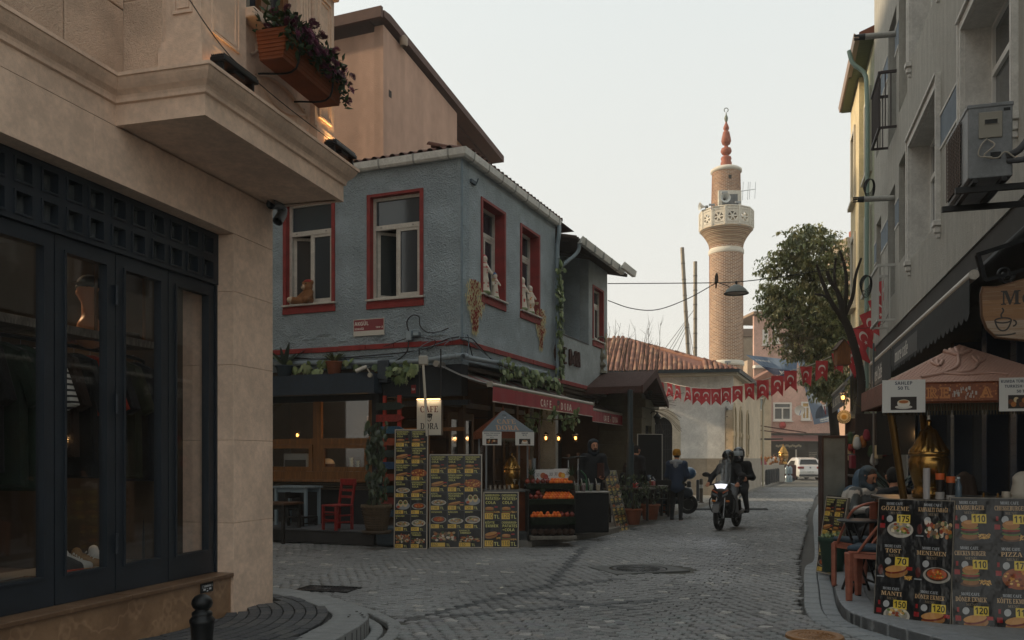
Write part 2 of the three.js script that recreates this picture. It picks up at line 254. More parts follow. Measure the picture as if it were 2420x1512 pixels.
{
const K=smooth([[-3.1,2.0],[-2.25,4.0],[-1.72,5.4],[-1.40,6.84],[-1.30,7.45],[-1.30,7.87],[-1.42,8.25],[-1.85,8.92],[-2.36,9.42],[-3.0,9.68],[-4.4,10.1]]);
const side=thing('pavement',undefined,undefined);side.userData={kind:'structure'};
const inner=K.map(([x,d],i)=>{const[a,b]=K[Math.max(0,i-1)],[c,e]=K[Math.min(K.length-1,i+1)],l=Math.hypot(c-a,e-b);return[x-(e-b)/l*0.33,d+(c-a)/l*0.33];});
const inn=inner.filter(([x,d])=>true);
part(side,'pavement_bed',flatPoly([...K,[-9,11.4],[-9,2.0]],0.098,0.2),M(0x2c2c2c,{r:0.95,map:'dirt',rep:1}));
stoneRun(side,'kerbstone',K,0.75,-0.002,0.33,-0.05,0.125,kerbMat);
const G=K.map(([x,d],i)=>{const[a,b]=K[Math.max(0,i-1)],[c,e]=K[Math.min(K.length-1,i+1)],l=Math.hypot(c-a,e-b);return[x+(e-b)/l*0.30,d-(c-a)/l*0.30];});
stoneRun(side,'gutter_stone',G,0.5,0.17,0.29,-0.06,-0.004,kerbMat,0.02);stoneRun(side,'gutter_stone',G,0.5,0.002,0.13,-0.05,0.015,kerbMat,0.02);
const pav=[rb(-0.097,0.097,0,0.03,-0.047,0.047,0.006),rb(-0.094,0.096,0,0.028,-0.046,0.047,0.007)];
let n=0;const c0=[-3.9,7.6];
for(let r=0.35;r<4.6;r+=0.102)for(let a=0;a<2*Math.PI;a+=0.2/r){
const aa=a+(Math.round(r/0.102)&1)*0.1/r,x=c0[0]+Math.cos(aa)*r,d=c0[1]+Math.sin(aa)*r;
if(!inPoly(x,d,[...inn,[-9,11.4],[-9,2.0]]))continue;
const fx=-2.397+0.2764*(d-8.69);if(x<fx+0.02&&d<8.75)continue;if(x<-2.9&&d>8.75)continue;
const u=CX+x/d*F,y=CY+1.43/d*F;if(u<-60||y>1600||d<4.5)continue;
const m=part(side,'paver',pav[n % 2],slate[Math.floor(rnd()*4)]);m.position.set(x,0.096+rr(0,0.005),-d);m.rotation.set(rr(-0.012,0.012),aa+Math.PI/2,rr(-0.012,0.012));n++;
}
const lit=M(0xb9b4a4,{r:0.9}),leaf=M(0x241c16,{r:0.9});
for(let i=0;i<9;i++){const p=gd(rr(820,880),rr(1445,1475),0.13);const m=part(scene,'fallen_leaf',fromTris([-0.02,0,0,0.0,0.008,0.012,0.02,0.004,0,-0.02,0,0,0.02,0.004,0,0.0,0.012,-0.014]),leaf);m.position.copy(p);m.rotation.y=rr(0,6);tag(m,'small dark dry leaf lying on the kerbstone of the shop pavement','leaf','dry leaves on the kerb');}
for(const[x,y,w]of[[940,1275,0.06],[905,1268,0.05],[1005,1293,0.03],[1185,1390,0.03],[1130,1333,0.05]]){const p=gd(x,y,0.024);const m=part(scene,'paper_scrap',fromTris([-w,0,0,w*0.9,0.012,w*0.3,0.2*w,0.02,-w*0.5,-w,0,0,-w*0.1,0.005,w*0.6,w*0.9,0.012,w*0.3]),lit);m.position.copy(p);tag(m,'crumpled white paper scrap lying on the cobbled street','litter','paper scraps on the street');}
}
{
const a=gd(716,1388),b=gd(836,1388),c=gd(770,1404),g=thing('drain_grate','dark iron drain grate let into the cobbles by the shop kerb','drain',undefined,gd(775,1395).add(V(0,0.004,0)),-14);
part(g,'grate_frame',[bx(-0.34,0.34,0,0.022,-0.2,-0.17),bx(-0.34,0.34,0,0.022,0.17,0.2),bx(-0.34,-0.31,0,0.0215,-0.169,0.169),bx(0.31,0.34,0,0.0215,-0.169,0.169)],M(0x2a2b2c,{r:0.5,m:0.7}));
for(let i=0;i<15;i++)part(g,'grate_bar',bx(-0.3+i*0.04,-0.278+i*0.04,0,0.018,-0.169,0.169),M(0x34363a,{r:0.45,m:0.7}));
}
{
const c=gd(1508,1347),t=thing('manhole_cover','round iron manhole cover in a square concrete slab amid cobbles','manhole',undefined,c,20),g0=M(0x616362,{r:0.75,map:'dirt',rep:1});
part(t,'slab',ext([[-0.56,-0.44],[0.56,-0.44],[0.56,0.44],[-0.56,0.44]],0.03,0,[Array.from({length:32},(_,i)=>[Math.cos(-i/32*6.2832)*0.405,Math.sin(-i/32*6.2832)*0.405])]).rotateX(-Math.PI/2).translate(0,-0.005,0),g0);
part(t,'lid',[lathe([[0,0],[0,0.018],[0.33,0.018],[0.335,0.024],[0.375,0.024],[0.38,0.0]],36)],M(0x4c4e4f,{r:0.5,m:0.5,map:'grit',rep:3}));
for(let i=0;i<24;i++){const a=i/24*6.2832;const m=part(t,'lid_rib',bx(0.1,0.3,0.018,0.025,-0.012,0.012),M(0x4c4e4f,{r:0.5,m:0.5,map:'grit',rep:3}));m.rotation.y=a;}
}
{
const c=gd(1925,1511),t=thing('bronze_cover','round tan bronze utility cover with rayed relief in the cobbles','manhole',undefined,c.add(V(0,0.012,0))),m=M(0x9a6f45,{r:0.55,m:0.25,map:'dirt',rep:2});
part(t,'disc',lathe([[0,0.022],[0.19,0.022],[0.195,0.03],[0.232,0.03],[0.24,0.02],[0.24,-0.02]],48),m);
for(let k=0;k<3;k++)for(let i=0;i<24;i++){const r0=[0.03,0.085,0.135][k],p=part(t,'relief_ray',new THREE.ConeGeometry(0.008+k*0.004,0.05,4).rotateZ(-Math.PI/2).scale(1,0.35,1).translate(r0+0.025,0.023,0),m);p.rotation.y=(i+k*0.5)/24*6.2832;}
}
{
const K=smooth([[0.35,15.05],[1.78,17.1],[2.55,18.95],[4.3,23.2],[6.8,29.3],[12.9,44.6],[19.4,61],[23,71]],5);
const s=thing('pavement',undefined,undefined);s.userData={kind:'structure'};
part(s,'pavement_slab',flatPoly([...K,[14,75],[-9,75],[-9,18.2],[-2.2,15.9],[-0.4,15.05]],0.112,0.2),M(0x8e8b84,{r:0.85,map:'dirt',rep:0.7,bump:'fine',brep:2,bs:0.003}));
stoneRun(s,'kerbstone',K.filter(([x,d])=>d<62),0.9,-0.002,0.25,-0.05,0.125,M(0x807c74,{r:0.75,map:'dirt',rep:0.9}));
}
{
const K=smooth([[24,67],[13.3,36.4],[8.7,24],[6.75,18.4],[4.95,13.2],[4.42,12.05],[3.75,10.1],[3.22,8.45],[3.2,7.7],[3.6,6.4],[4.6,4.6]],5);
const s=thing('pavement',undefined,undefined);s.userData={kind:'structure'};
part(s,'pavement_slab',flatPoly([...K,[12,4],[30,40],[36,70]].reverse(),0.112,0.2),M(0x8b8f92,{r:0.8,map:'dirt',rep:0.7,bump:'fine',brep:2,bs:0.003}));
stoneRun(s,'kerbstone',K.filter(([x,d])=>d<40&&d>5),0.8,0.0,0.3,-0.05,0.125,M(0x90959a,{r:0.72,map:'dirt',rep:1.2,bump:'fine',brep:2,bs:0.003}));
const G=K.filter(([x,d])=>d<30&&d>6);
stoneRun(s,'gutter_stone',G,0.45,-0.16,-0.003,-0.06,0.022,M(0x858a8e,{r:0.72,map:'dirt',rep:1.6}),0.02);stoneRun(s,'gutter_stone',G,0.45,-0.33,-0.164,-0.06,0.034,M(0x8d9295,{r:0.72,map:'dirt',rep:1.6}),0.02);
}
// ---------- cream stone shop on the left ----------
const LB=new Frame(V(-2.397,0,-8.69),74.55);
const cream=M(0xf2d4bc,{r:0.88,map:'dirt',rep:0.35,bump:'fine',brep:1.5,bs:0.003});
const creamRough=M(0xeccdb4,{r:0.95,map:'mottle',rep:0.7,bump:'stucco',brep:3,bs:0.012});
const navy=M(0x232c36,{r:0.5,map:'mottle',rep:1});
{
const B=framed(LB,'shop_building','cream stone corner building with navy folding glass shopfront and bay','building');
const ys=[0.08,0.95,1.72,2.42,3.1,3.634];for(let i=0;i<5;i++)part(B,'stone_block',rb(-0.68,0,ys[i]+0.001,ys[i+1]-0.001,-0.55,0,0.004),cream);
const lx=[-9,-7.4,-5.75,-4.1,-2.45,-0.95,0];for(let i=0;i<6;i++)part(B,'lintel_block',rb(lx[i]+0.0005,lx[i+1]-0.0005,3.636,4.057,-0.55,0,0.003),cream);
part(B,'wall',[bx(-9,-0.001,4.058,16,-0.5,-0.03),bx(-0.4,-0.002,0.08,16,-7.5,-0.56),bx(-9,-8.7,0.08,3.63,-6,-0.2)],cream);
const prof=[[-0.05,4.06],[0,4.06],[0,4.215],[0.02,4.222],[0.022,4.248],[0.03,4.268],[0.047,4.285],[0.062,4.298],[0.082,4.325],[0.098,4.352],[0.104,4.372],[0.117,4.374],[0.117,4.4],[-0.05,4.408]];
part(B,'cornice',sweep(prof,[[-9,0],[-2.23,0],[-2.23,0.777],[0,0.777],[0,-0.2],[0,-3]]),cream);
part(B,'bay_floor',[bx(-2.19,-0.04,4.075,4.404,-0.02,0.737)],cream);
for(let r=0;r<5;r++){const y0=4.405+r*0.56;for(let x=-9+(r % 2)*0.6;x<-2.2;x+=1.25)part(B,'rough_block',rb(Math.max(-9,x)+0.004,Math.min(-2.15,x+1.25)-0.004,y0+0.004,y0+0.556,-0.04,0.012,0.012),creamRough);}
const zf=0.70,s=(x,y=100)=>LB.Z(x,y,zf).x,bl=-2.17;
const p1=s(585,100),w0=s(592,60),w1=s(712,60),p2a=s(742,300),p2b=-0.03,ySill=LB.Z(640,78,zf).y;
part(B,'bay_wall',[bx(bl+0.02,w0,4.4,8.4,0,zf-0.05),bx(w1,p2b-0.02,4.4,8.4,0,zf-0.05),bx(w0,w1,4.4,ySill,0,zf-0.052),bx(w0,w1,ySill+2.1,8.4,0,zf-0.052)],cream);
for(let r=0;r<4;r++)part(B,'rough_block',rb(bl+0.012,bl+0.05,4.405+r*0.62+0.004,4.405+r*0.62+0.616,0.0,0.36,0.01),creamRough);
const pil=(x0,x1,sideFace)=>{
const za=zf-0.049;part(B,'pilaster',[bx(x0,x1,4.405,4.62,za,zf+0.03),bx(x0+0.015,x1-0.015,4.62,4.66,za,zf+0.022),bx(x0+0.02,x1-0.02,4.66,8.2,za,zf+0.0)],cream);
const c=(x0+x1)/2,h=(x1-x0)*0.3,pn=(k,o)=>part(B,'panel_moulding',wallHoles(c-h+k,c+h-k,4.76+k,5.92-k,[[c-h+k+0.02,c+h-k-0.02,4.78+k,5.90-k]],0.016).translate(0,0,zf+o),cream);
pn(0,0.016);pn(0.034,0.008);part(B,'pilaster_cap',rb(x0-0.01,x1+0.01,6.0,6.08,za,zf+0.05,0.02),cream);
};
pil(bl,p1);pil(p2a,p2b);
{const za=bl+0.019,q=0.40;part(B,'pilaster',[bx(bl-0.028,za,4.405,4.62,q-0.05,zf+0.029),bx(bl-0.02,za,4.62,4.66,q-0.03,zf+0.02),bx(bl,za,4.66,8.2,q,zf-0.001)],cream);const g=wallHoles(0.465,0.63,4.86,5.95,[[0.485,0.61,4.88,5.93]],0.014).rotateY(-Math.PI/2).translate(bl-0.014,0,0);part(B,'panel_moulding',g,cream);part(B,'panel_moulding',wallHoles(0.5,0.6,4.9,5.91,[[0.515,0.585,4.915,5.895]],0.008).rotateY(-Math.PI/2).translate(bl-0.008,0,0),cream);}
for(let i=0;i<4;i++)part(B,'flute',rb(w1+0.04+i*0.05,w1+0.075+i*0.05,5.35,8.2,zf-0.06,zf-0.02,0.01),cream);
const win=part(B,'window',[bx(w0+0.0,w0+0.09,ySill+0.05,ySill+2.09,0.48,0.57),bx(w1-0.09,w1,ySill+0.05,ySill+2.09,0.48,0.57),bx((w0+w1)/2-0.05,(w0+w1)/2+0.05,ySill+0.05,ySill+2.09,0.481,0.575),bx(w0+0.09,w1-0.09,ySill+0.04,ySill+0.12,0.482,0.56)],M(0x8a5a33,{r:0.6,map:'wood',rep:[3,1]}));
part(win,'pane',bx(w0+0.09,w1-0.09,ySill+0.12,ySill+2.05,0.515,0.52),M(0x27323c,{r:0.05}));
part(B,'window_sill',rb(w0-0.07,w1+0.07,ySill-0.05,ySill+0.035,zf-0.06,zf+0.08,0.015),cream);
{
const P=(x,y)=>{const q=LB.Z(x,y,zf-0.048);return V(q.x,q.y,zf-0.05);},m=cream;
part(B,'carved_relief',[tube([P(607,180),P(640,185),P(680,215),P(722,270)],0.016,16),tube([P(610,182),P(640,235),P(680,268),P(724,272)],0.016,16),tube([P(602,178),P(610,192)],0.022,4),tube([P(716,260),P(726,278)],0.022,4),tube([P(592,128),P(606,122),P(607,105)],0.014,8),tube([P(732,232),P(742,262),P(742,305),P(733,320)],0.014,12)],m);
}
const zr=-0.19,S=(x,y)=>LB.Z(x,y,zr),yTop=3.634,yDoor=S(505,674).y,y0=0.49;
const xs=[-3.35,S(129,900).x,S(273,900).x,S(398,900).x,S(507,900).x],xEnd=-0.685;
const more=[xs[1]-0.80*1,xs[1]-1.5,xs[1]-2.2,xs[1]-2.9].map((v)=>v);
const pc=[485,448,409,367,320,273,220,168,110,47].map((x,i)=>S(x,600).x),pitch=(pc[0]-pc[9])/9;for(let i=0;i<10;i++)pc.push(pc[9]-pitch*(i+1));
const hw=pitch*0.30,rows=[[yDoor+0.055,yDoor+0.055+hw*2.1],[yDoor+0.275,yDoor+0.275+hw*2.1]];
const holes=[];for(const[a,b]of rows)for(const c of pc)holes.push([c-hw,c+hw,a,b]);
const tr=part(B,'transom',wallHoles(pc[19]-0.3,xEnd,yDoor+0.005,yTop,holes,0.09).translate(0,0,zr+0.03),navy);
for(const[a,b,c,d]of holes){part(tr,'transom_pane',bx(a,b,c,d,zr-0.04,zr-0.036),M(0xaab4b8,{r:0.04,tr:0.85}));}
for(const[a,b,c,d]of holes)if(a>-4.5)part(tr,'pane_bead',wallHoles(a-0.012,b+0.012,c-0.012,d+0.012,[[a+0.002,b-0.002,c+0.002,d-0.002]],0.012).translate(0,0,zr+0.041),navy);
const edges=[xs[4],xs[3],xs[2],xs[1],xs[1]-0.84,xs[1]-1.7,xs[1]-2.6,xs[1]-3.5,xs[1]-4.4];
for(let i=0;i<8;i++){
const b=edges[i]-0.006,a=edges[i+1]+0.006,f=0.10,d=part(B,'door_leaf',wallHoles(a,b,y0+0.005,yDoor,[[a+f,b-f,y0+0.22,yDoor-0.11]],0.06).translate(0,0,zr),navy);
part(d,'glass_pane',bx(a+f,b-f,y0+0.22,yDoor-0.11,zr-0.036,zr-0.03),glass);
part(d,'glazing_bead',wallHoles(a+f-0.018,b-f+0.018,y0+0.202,yDoor-0.092,[[a+f,b-f,y0+0.22,yDoor-0.11]],0.012).translate(0,0,zr+0.012),navy);
if(i % 2===1)for(const hy of[0.8,1.9,2.75])part(d,'hinge',rod(V(a-0.006,hy,zr+0.014),V(a-0.006,hy+0.16,zr+0.014),0.014),navy);
}
part(B,'door_jamb',[bx(edges[0]+0.002,xEnd,y0,yDoor,zr-0.06,zr+0.02)],navy);
part(B,'plinth',bx(-9,xEnd+0.0,0.08,0.455,-0.4,-0.03),M(0xd8c0a8,{r:0.35,map:'marble',rep:0.9}));
for(let x=-9;x<xEnd-0.1;x+=1.39)part(B,'sill_slab',rb(x+0.002,Math.min(xEnd,x+1.39)-0.002,0.456,0.492,-0.42,0.008,0.006),M(0x9c8672,{r:0.4,map:'marble',rep:0.9}));
part(B,'shop_room',[bx(-9,xEnd,0.40,0.45,-5.2,-0.42),bx(-9,xEnd,3.72,3.8,-5.2,-0.25),bx(-9,xEnd,0.4,3.8,-5.3,-5.2),bx(-0.66,-0.57,0.4,3.8,-5.2,-0.56),bx(-8.68,-8.6,0.4,3.8,-5.2,-0.56)],M(0x5a4c3e,{r:0.9,map:'mottle',rep:0.5}));
const pl=thing('plaque','small black utility plaque on marble plinth beside the pillar','plaque',undefined,LB.w(LB.Z(487,1387,-0.03).x,LB.Z(487,1387,-0.03).y,-0.022),LB.deg);
part(pl,'plate',rb(-0.09,0.09,-0.045,0.045,-0.006,0.006,0.004),M(0x14161a,{r:0.5}));
part(pl,'marking',quad(0.17,0.085).translate(0,0,0.0075),paint(256,128,(g)=>{g.fillStyle='#15181c';g.fillRect(0,0,256,128);g.strokeStyle='#c8ccd0';g.lineWidth=4;g.strokeRect(20,34,34,30);g.beginPath();g.arc(230,48,14,0,7);g.stroke();g.fillStyle='#c8ccd0';for(let i=0;i<5;i++)g.fillRect(66+i*28,34,20,26);g.fillRect(40,76,50,26);g.fillRect(164,76,50,26);g.fillRect(110,80,34,6);g.fillRect(112,104,32,16);}));
}
function flood(px0,py0,px1,py1,label,lit){
const a=LB.Z(px0,py0,0.84),b=LB.Z(px1,py1,0.84),c=a.clone().add(b).multiplyScalar(0.5),L=Math.abs(b.x-a.x),m=M(0x15171a,{r:0.45,m:0.3});
const t=thing('floodlight',label,'floodlight','floodlights on the bay cornice',LB.w(c.x,4.41,0.84),LB.deg);
part(t,'housing',[rb(-L/2,L/2,0.06,0.10,-0.06,0.07,0.01),rb(-0.07,0.07,0.03,0.062,-0.04,0.05,0.01)],m);
for(let i=0;i<7;i++)part(t,'cooling_fin',bx(-L/2+0.01,L/2-0.01,0.10,0.118,-0.052+i*0.017,-0.046+i*0.017),m);
part(t,'bracket',[bx(-L/2+0.02,-L/2+0.04,-0.005,0.07,-0.03,0.04),bx(L/2-0.04,L/2-0.02,-0.005,0.07,-0.03,0.04)],m);
part(t,'lamp_lens',bx(-L/2+0.02,L/2-0.02,0.064,0.096,-0.064,-0.061),M(0xffe0b0,{e:0xffa040,ei:1.2}));
const p=new THREE.SpotLight(new THREE.Color(1,0.55,0.2),lit,4,1.0,0.8,2);p.position.set(0,0.09,-0.075);p.target.position.set(0,0.9,-0.16);p.castShadow=true;p.shadow.radius=3;p.name='lamp_light';t.add(p,p.target);
}
flood(512,165,594,212,'black floodlight on the bay cornice beside the left panelled pilaster',0.3);
flood(779,352,829,386,'black floodlight at the cornice end lighting the panel above it orange',1.8);
{
const a=LB.Z(645,120,0.92),b=LB.Z(775,195,0.92),t=thing('flower_box','terracotta basket flower box with purple blossoms under the bay window','flower box',undefined,LB.w((a.x+b.x)/2,5.0,0.92),LB.deg),L=b.x-a.x,yB=(a.y+b.y)/2-5.0-0.02,hL=L/2+0.02;
const terra=M(0x9c5228,{r:0.8,map:'mottle',rep:2,bump:'weave',brep:6,bs:0.004});
const box=ext([[-0.10,0],[0.10,0],[0.135,0.24],[-0.135,0.24]],hL*2,0.006).rotateY(Math.PI/2).translate(-hL,yB-0.12,0);part(t,'box',box,terra);
for(let i=0;i<7;i++)part(t,'basket_band',sweep([[0,0],[0.006,0.005],[0,0.01]],[[-hL-0.006-i*0.001,-0.11-i*0.0048],[-hL-0.006,0.11+i*0.0048],[hL+0.006,0.11+i*0.0048],[hL+0.006,-0.11-i*0.0048]]).translate(0,yB-0.10+i*0.032,0),terra);
part(t,'bracket',[tube([V(-hL*0.6,yB-0.13,-0.24),V(-hL*0.6,yB-0.135,0.1),V(-hL*0.6,yB+0.13,0.15)],0.008,12),tube([V(hL*0.6,yB-0.13,-0.24),V(hL*0.6,yB-0.135,0.1),V(hL*0.6,yB+0.13,0.15)],0.008,12),tube([V(-hL-0.02,yB+0.09,0.14),V(hL+0.02,yB+0.09,0.14)],0.007,4)],M(0x1b1a19,{r:0.5,m:0.5}));
const pet=[0x5d2a40,0x6e3550,0x4b2236,0x7b4159].map((c)=>M(c,{r:0.8}));
const flower=(()=>{const P=[];for(let ring=0;ring<3;ring++){const n=11-ring*2,r1=0.052-ring*0.014,up=0.004+ring*0.014;for(let i=0;i<n;i++){const q=(i+ring*0.5)/n*6.283,w=0.28,p=(rr2,aa,y)=>[Math.cos(aa)*rr2,y,Math.sin(aa)*rr2];P.push(...p(0.006,q,0),...p(r1*0.75,q+w,up),...p(r1,q,up+0.004),...p(0.006,q,0),...p(r1,q,up+0.004),...p(r1*0.75,q-w,up));}}return fromTris(P);})();
for(let i=0;i<96;i++){const u=rr(-1,1),hang=rnd()<0.45,m=part(t,'blossom',flower,pet[i % 4]);const x=u*(hL+0.05)+(u>0.7?rr(0,0.10):0);m.position.set(x,yB+(hang?rr(0.02,0.20)-(u>0.75?rr(0,0.2):0):rr(0.18,0.36)),hang?rr(0.13,0.22):rr(-0.12,0.14));m.rotation.set(hang?rr(0.7,1.5):rr(-0.4,0.6),rr(0,6),rr(-0.5,0.5));m.scale.setScalar(rr(0.7,1.15));}
const leafG=fromTris([0,0,0,0.018,0.004,0.03,0,0,0.075,0,0,0,0,0,0.075,-0.018,0.004,0.03]),lm=M(0x2c3d1e,{r:0.7,ds:true});
const im=new THREE.InstancedMesh(leafG,lm,700);im.name='foliage';im.userData.kind='stuff';const o=new THREE.Object3D();for(let i=0;i<700;i++){const u=rr(-1,1),h=rnd()<0.4;o.position.set(u*(hL+0.06),yB+(h?rr(-0.02,0.2)-(u>0.8?rr(0,0.18):0):rr(0.1,0.30)),h?rr(0.12,0.2):rr(-0.14,0.16));o.rotation.set(rr(-1.5,1),rr(0,6.3),rr(-1,1));o.scale.setScalar(rr(0.6,1.3));o.updateMatrix();im.setMatrixAt(i,o.matrix);}t.add(im);
}
{
const q=LB.Z(652,500,0.12),t=thing('drain_elbow','grey metal drain elbow hanging under the bay at the shop corner','pipe');const P=(x,y)=>{const r=LB.Z(x,y,0.1);return LB.w(r.x,r.y,0.1);};
part(t,'pipe',tube([P(640,482),P(662,486),P(668,500),P(656,524)],0.05,12,10),M(0x6a7075,{r:0.5,m:0.3,map:'mottle'}));
const c=part(scene,'cable',tube([LB.w(-4.2,6.6,0.3),LB.w(-2.25,4.62,0.86),LB.w(-1.8,4.50,0.9),LB.w(-0.05,4.47,0.9)],0.004,30,5),M(0x2c2a28));tag(c,'thin cable strung past the bay cornice of the cream building','cable');
}
{
const p=gd(478,1430,0.12),d=5.5,b=thing('bollard','black turned iron bollard with ball top before the shop plinth','bollard',undefined,V((478-CX)/F*d,0.1,-d)),m=M(0x15181b,{r:0.42,m:0.4,map:'dirt',rep:2});
part(b,'post',lathe([[0.085,0],[0.085,0.05],[0.07,0.07],[0.066,0.30],[0.07,0.36],[0.074,0.405],[0.078,0.412],[0.078,0.43],[0.06,0.45],[0.064,0.462],[0.062,0.475],[0.045,0.488],[0.044,0.495]],24),m);
part(b,'ball_top',lathe([[0.044,0.495],[0.058,0.507],[0.066,0.53],[0.062,0.553],[0.045,0.575],[0.02,0.588],[0,0.59]],24),m);
}
// ---------- goods in the shop window ----------
{
const I=(x,y,z)=>{const q=LB.Z(x,y,z);return LB.w(q.x,q.y,z);};
const a=LB.Z(20,735,-0.75),b=LB.Z(366,812,-0.75),sh=framed(LB,'display_shelf','pale plank display shelf hung inside the shop window','shelf'),yS=(a.y+b.y)/2;
part(sh,'plank',rb(a.x-1.5,b.x,yS-0.07,yS,-1.15,-0.75,0.004),M(0x98928a,{r:0.8,map:'wood',rep:[1,3]}));
for(const x of[a.x-0.8,(a.x+b.x)/2+0.1,b.x-0.12])part(sh,'hanger_strap',[bx(x,x+0.03,yS,3.72,-1.14,-1.13),bx(x,x+0.03,yS,3.72,-0.79,-0.78)],M(0x6b4420,{r:0.7}));
{
const q=LB.Z(212,760,-0.95),t=thing('mannequin_bust','bare tan mannequin bust wearing a dark cap and sunglasses','mannequin',undefined,LB.w(q.x,yS,-0.95),LB.deg+180),sk=lin(0xc98d62);
const c=lin(0xc98d62),g=nets([{a:V(0,0.0,0),b:V(0,0.05,0),ra:0.13,rb:0.10,s:[1.25,1,0.8],c},{a:V(0,0.1,0.0),b:V(0,0.30,0.02),ra:0.06,rb:0.052,c},{a:V(0,0.36,0.02),b:V(0,0.42,0.01),ra:0.078,rb:0.09,s:[0.85,1,1.05],c},{a:V(0,0.33,0.06),b:V(0,0.36,0.07),ra:0.035,rb:0.05,c},{a:V(0,0.385,0.10),b:V(0,0.365,0.118),ra:0.008,rb:0.014,c}],0.011,0.04);
part(t,'bust',g,M(0xffffff,{r:0.45,vc:true}));
part(t,'cap',[ball(0.098,0,0.44,0.005,0.9,0.75,1.08),ext([[-0.07,0],[-0.05,0.08],[0,0.1],[0.05,0.08],[0.07,0]],0.006).rotateX(Math.PI/2-0.15).translate(0,0.445,0.075)],M(0x20201c,{r:0.9}));
part(t,'sunglasses',[new THREE.TorusGeometry(0.024,0.004,6,14).translate(-0.03,0.405,0.102),new THREE.TorusGeometry(0.024,0.004,6,14).translate(0.03,0.405,0.102),rod(V(0.055,0.41,0.1),V(0.075,0.41,0),0.003),rod(V(-0.055,0.41,0.1),V(-0.075,0.41,0),0.003)],M(0x1a140c,{r:0.3}));
}
{const q=LB.Z(310,780,-1.0),t=thing('folded_hat','dark felt hat resting at the end of display shelf','hat',undefined,LB.w(q.x,yS,-1.0),LB.deg);part(t,'hat',lathe([[0.0,0.1],[0.07,0.09],[0.085,0.02],[0.15,0.004],[0.15,0]],18),M(0x1b1a1c,{r:0.95}));}
const r0=LB.Z(30,803,-1.0),r1=LB.Z(340,848,-1.0),yr=(r0.y+r1.y)/2,rail=framed(LB,'clothes_rail','black pipe clothes rail below the display shelf','clothes rail');
part(rail,'rail',tube([V(r0.x-1.2,0.45,-1.0),V(r0.x-1.2,yr-0.02,-1.0),V(r0.x-1.1,yr,-1.0),V(r1.x-0.1,yr,-1.0),V(r1.x,yr-0.02,-1.0),V(r1.x,0.45,-1.0)],0.018,80,8),M(0x17191b,{r:0.5,m:0.5}));
const gs=[['black wool coat',0x1a1a1c],['dark green knit coat',0x1f3326],['dark green wool jacket',0x24402f],['black and white striped shirt',0xd8d6d0],['dark brown coat',0x3a2a22],['black jacket with white cuff stripes',0x16181a],['bright orange red scarf top',0xb5381c],['charcoal overcoat',0x2a2b2e],['faded olive jacket',0x3d3f2a],['black denim jacket',0x1c1f26]];
gs.forEach(([lab,c],i)=>{
const x=r0.x-0.3+(r1.x-r0.x+0.2)*i/9.2,L=i===6?0.55:i===3?0.7:rr(0.9,1.2),t=thing('hanging_garment',lab+' hanging on the shop rail','garment','clothes on the shop rail',LB.w(x,yr,-1.0),LB.deg+90+rr(-8,8));
const w=0.24,pts=[[-0.04,-0.06],[-w*0.8,-0.12],[-w-0.1,-0.5],[-w-0.03,-0.53],[-w*0.8,-0.3],[-w*0.85,-L],[w*0.85,-L],[w*0.8,-0.3],[w+0.03,-0.53],[w+0.1,-0.5],[w*0.8,-0.12],[0.04,-0.06]].reverse();
const mt=i===3?paint(64,256,(g)=>{g.fillStyle='#dcdad4';g.fillRect(0,0,64,256);g.fillStyle='#1b1b1d';for(let k=0;k<16;k++)g.fillRect(0,k*16,64,6);}):M(c,{r:0.95,map:'mottle',rep:2,bump:'stucco',brep:2,bs:0.004});
const gg=ext(pts,0.05,0.02).translate(0,0,-0.025);if(i===3){const p=gg.attributes.position,uv=gg.attributes.uv;for(let k=0;k<p.count;k++)uv.setXY(k,p.getX(k)*1.5,p.getY(k)*1.3);mt.map.wrapS=mt.map.wrapT=THREE.RepeatWrapping;}
part(t,'cloth',gg,mt);part(t,'hanger',[tube([V(-0.18,-0.1,0),V(0,-0.05,0),V(0.18,-0.1,0)],0.008,8),tube([V(0,-0.05,0),V(0,0.0,0),V(0.02,0.025,0),V(0,0.03,0)],0.003,10,4)],M(0x6b6f72,{m:0.6,r:0.4}));
});
const st=framed(LB,'display_step','low grey display step carrying sneakers inside the shopfront','display step');part(st,'step_box',rb(-3.6,-0.95,0.45,0.62,-1.25,-0.45,0.01),M(0x77736c,{r:0.85,map:'mottle'}));
const shoe=(lab,x,y,dg,col,sole)=>{
const q=LB.Z(x,y,-0.7),t=thing('sneaker',lab,'shoe','shoes on the display step',LB.w(q.x,0.622,-0.7),LB.deg+dg),c=lin(col),s2=lin(sole);
part(t,'upper',nets([{a:V(0,0.05,-0.08),b:V(0,0.045,0.10),ra:0.042,rb:0.036,c},{a:V(0,0.06,-0.08),b:V(0,0.15,-0.085),ra:0.043,rb:0.04,c},{a:V(0,0.10,-0.03),b:V(0,0.06,0.06),ra:0.036,rb:0.03,c}],0.011,0.025),M(0xffffff,{vc:true,r:0.7}));
part(t,'sole',ext([[-0.045,-0.13],[0.045,-0.13],[0.05,0.06],[0.035,0.145],[-0.035,0.145],[-0.05,0.06]],0.026,0.004).rotateX(Math.PI/2).translate(0,0.026,0),M(sole,{r:0.8}));
part(t,'laces',[0,1,2,3].map((k)=>tube([V(-0.03,0.095+k*0.016,0.045-k*0.02),V(0,0.108+k*0.016,0.05-k*0.02),V(0.03,0.095+k*0.016,0.045-k*0.02)],0.004,6,4)),M(0xe8e4da,{r:0.9}));
};
shoe('white leather high top sneaker with gum sole',178,1340,55,0xd8d5ce,0xb98a55);shoe('tan suede laced boot beside white sneakers',208,1325,30,0xa07a4c,0xcabfa8);shoe('white high top sneaker facing the glass',243,1325,8,0xdad6cf,0xd8d0c0);shoe('black trainer with orange flash on display step',168,1300,70,0x1c1a1a,0xb4431f);
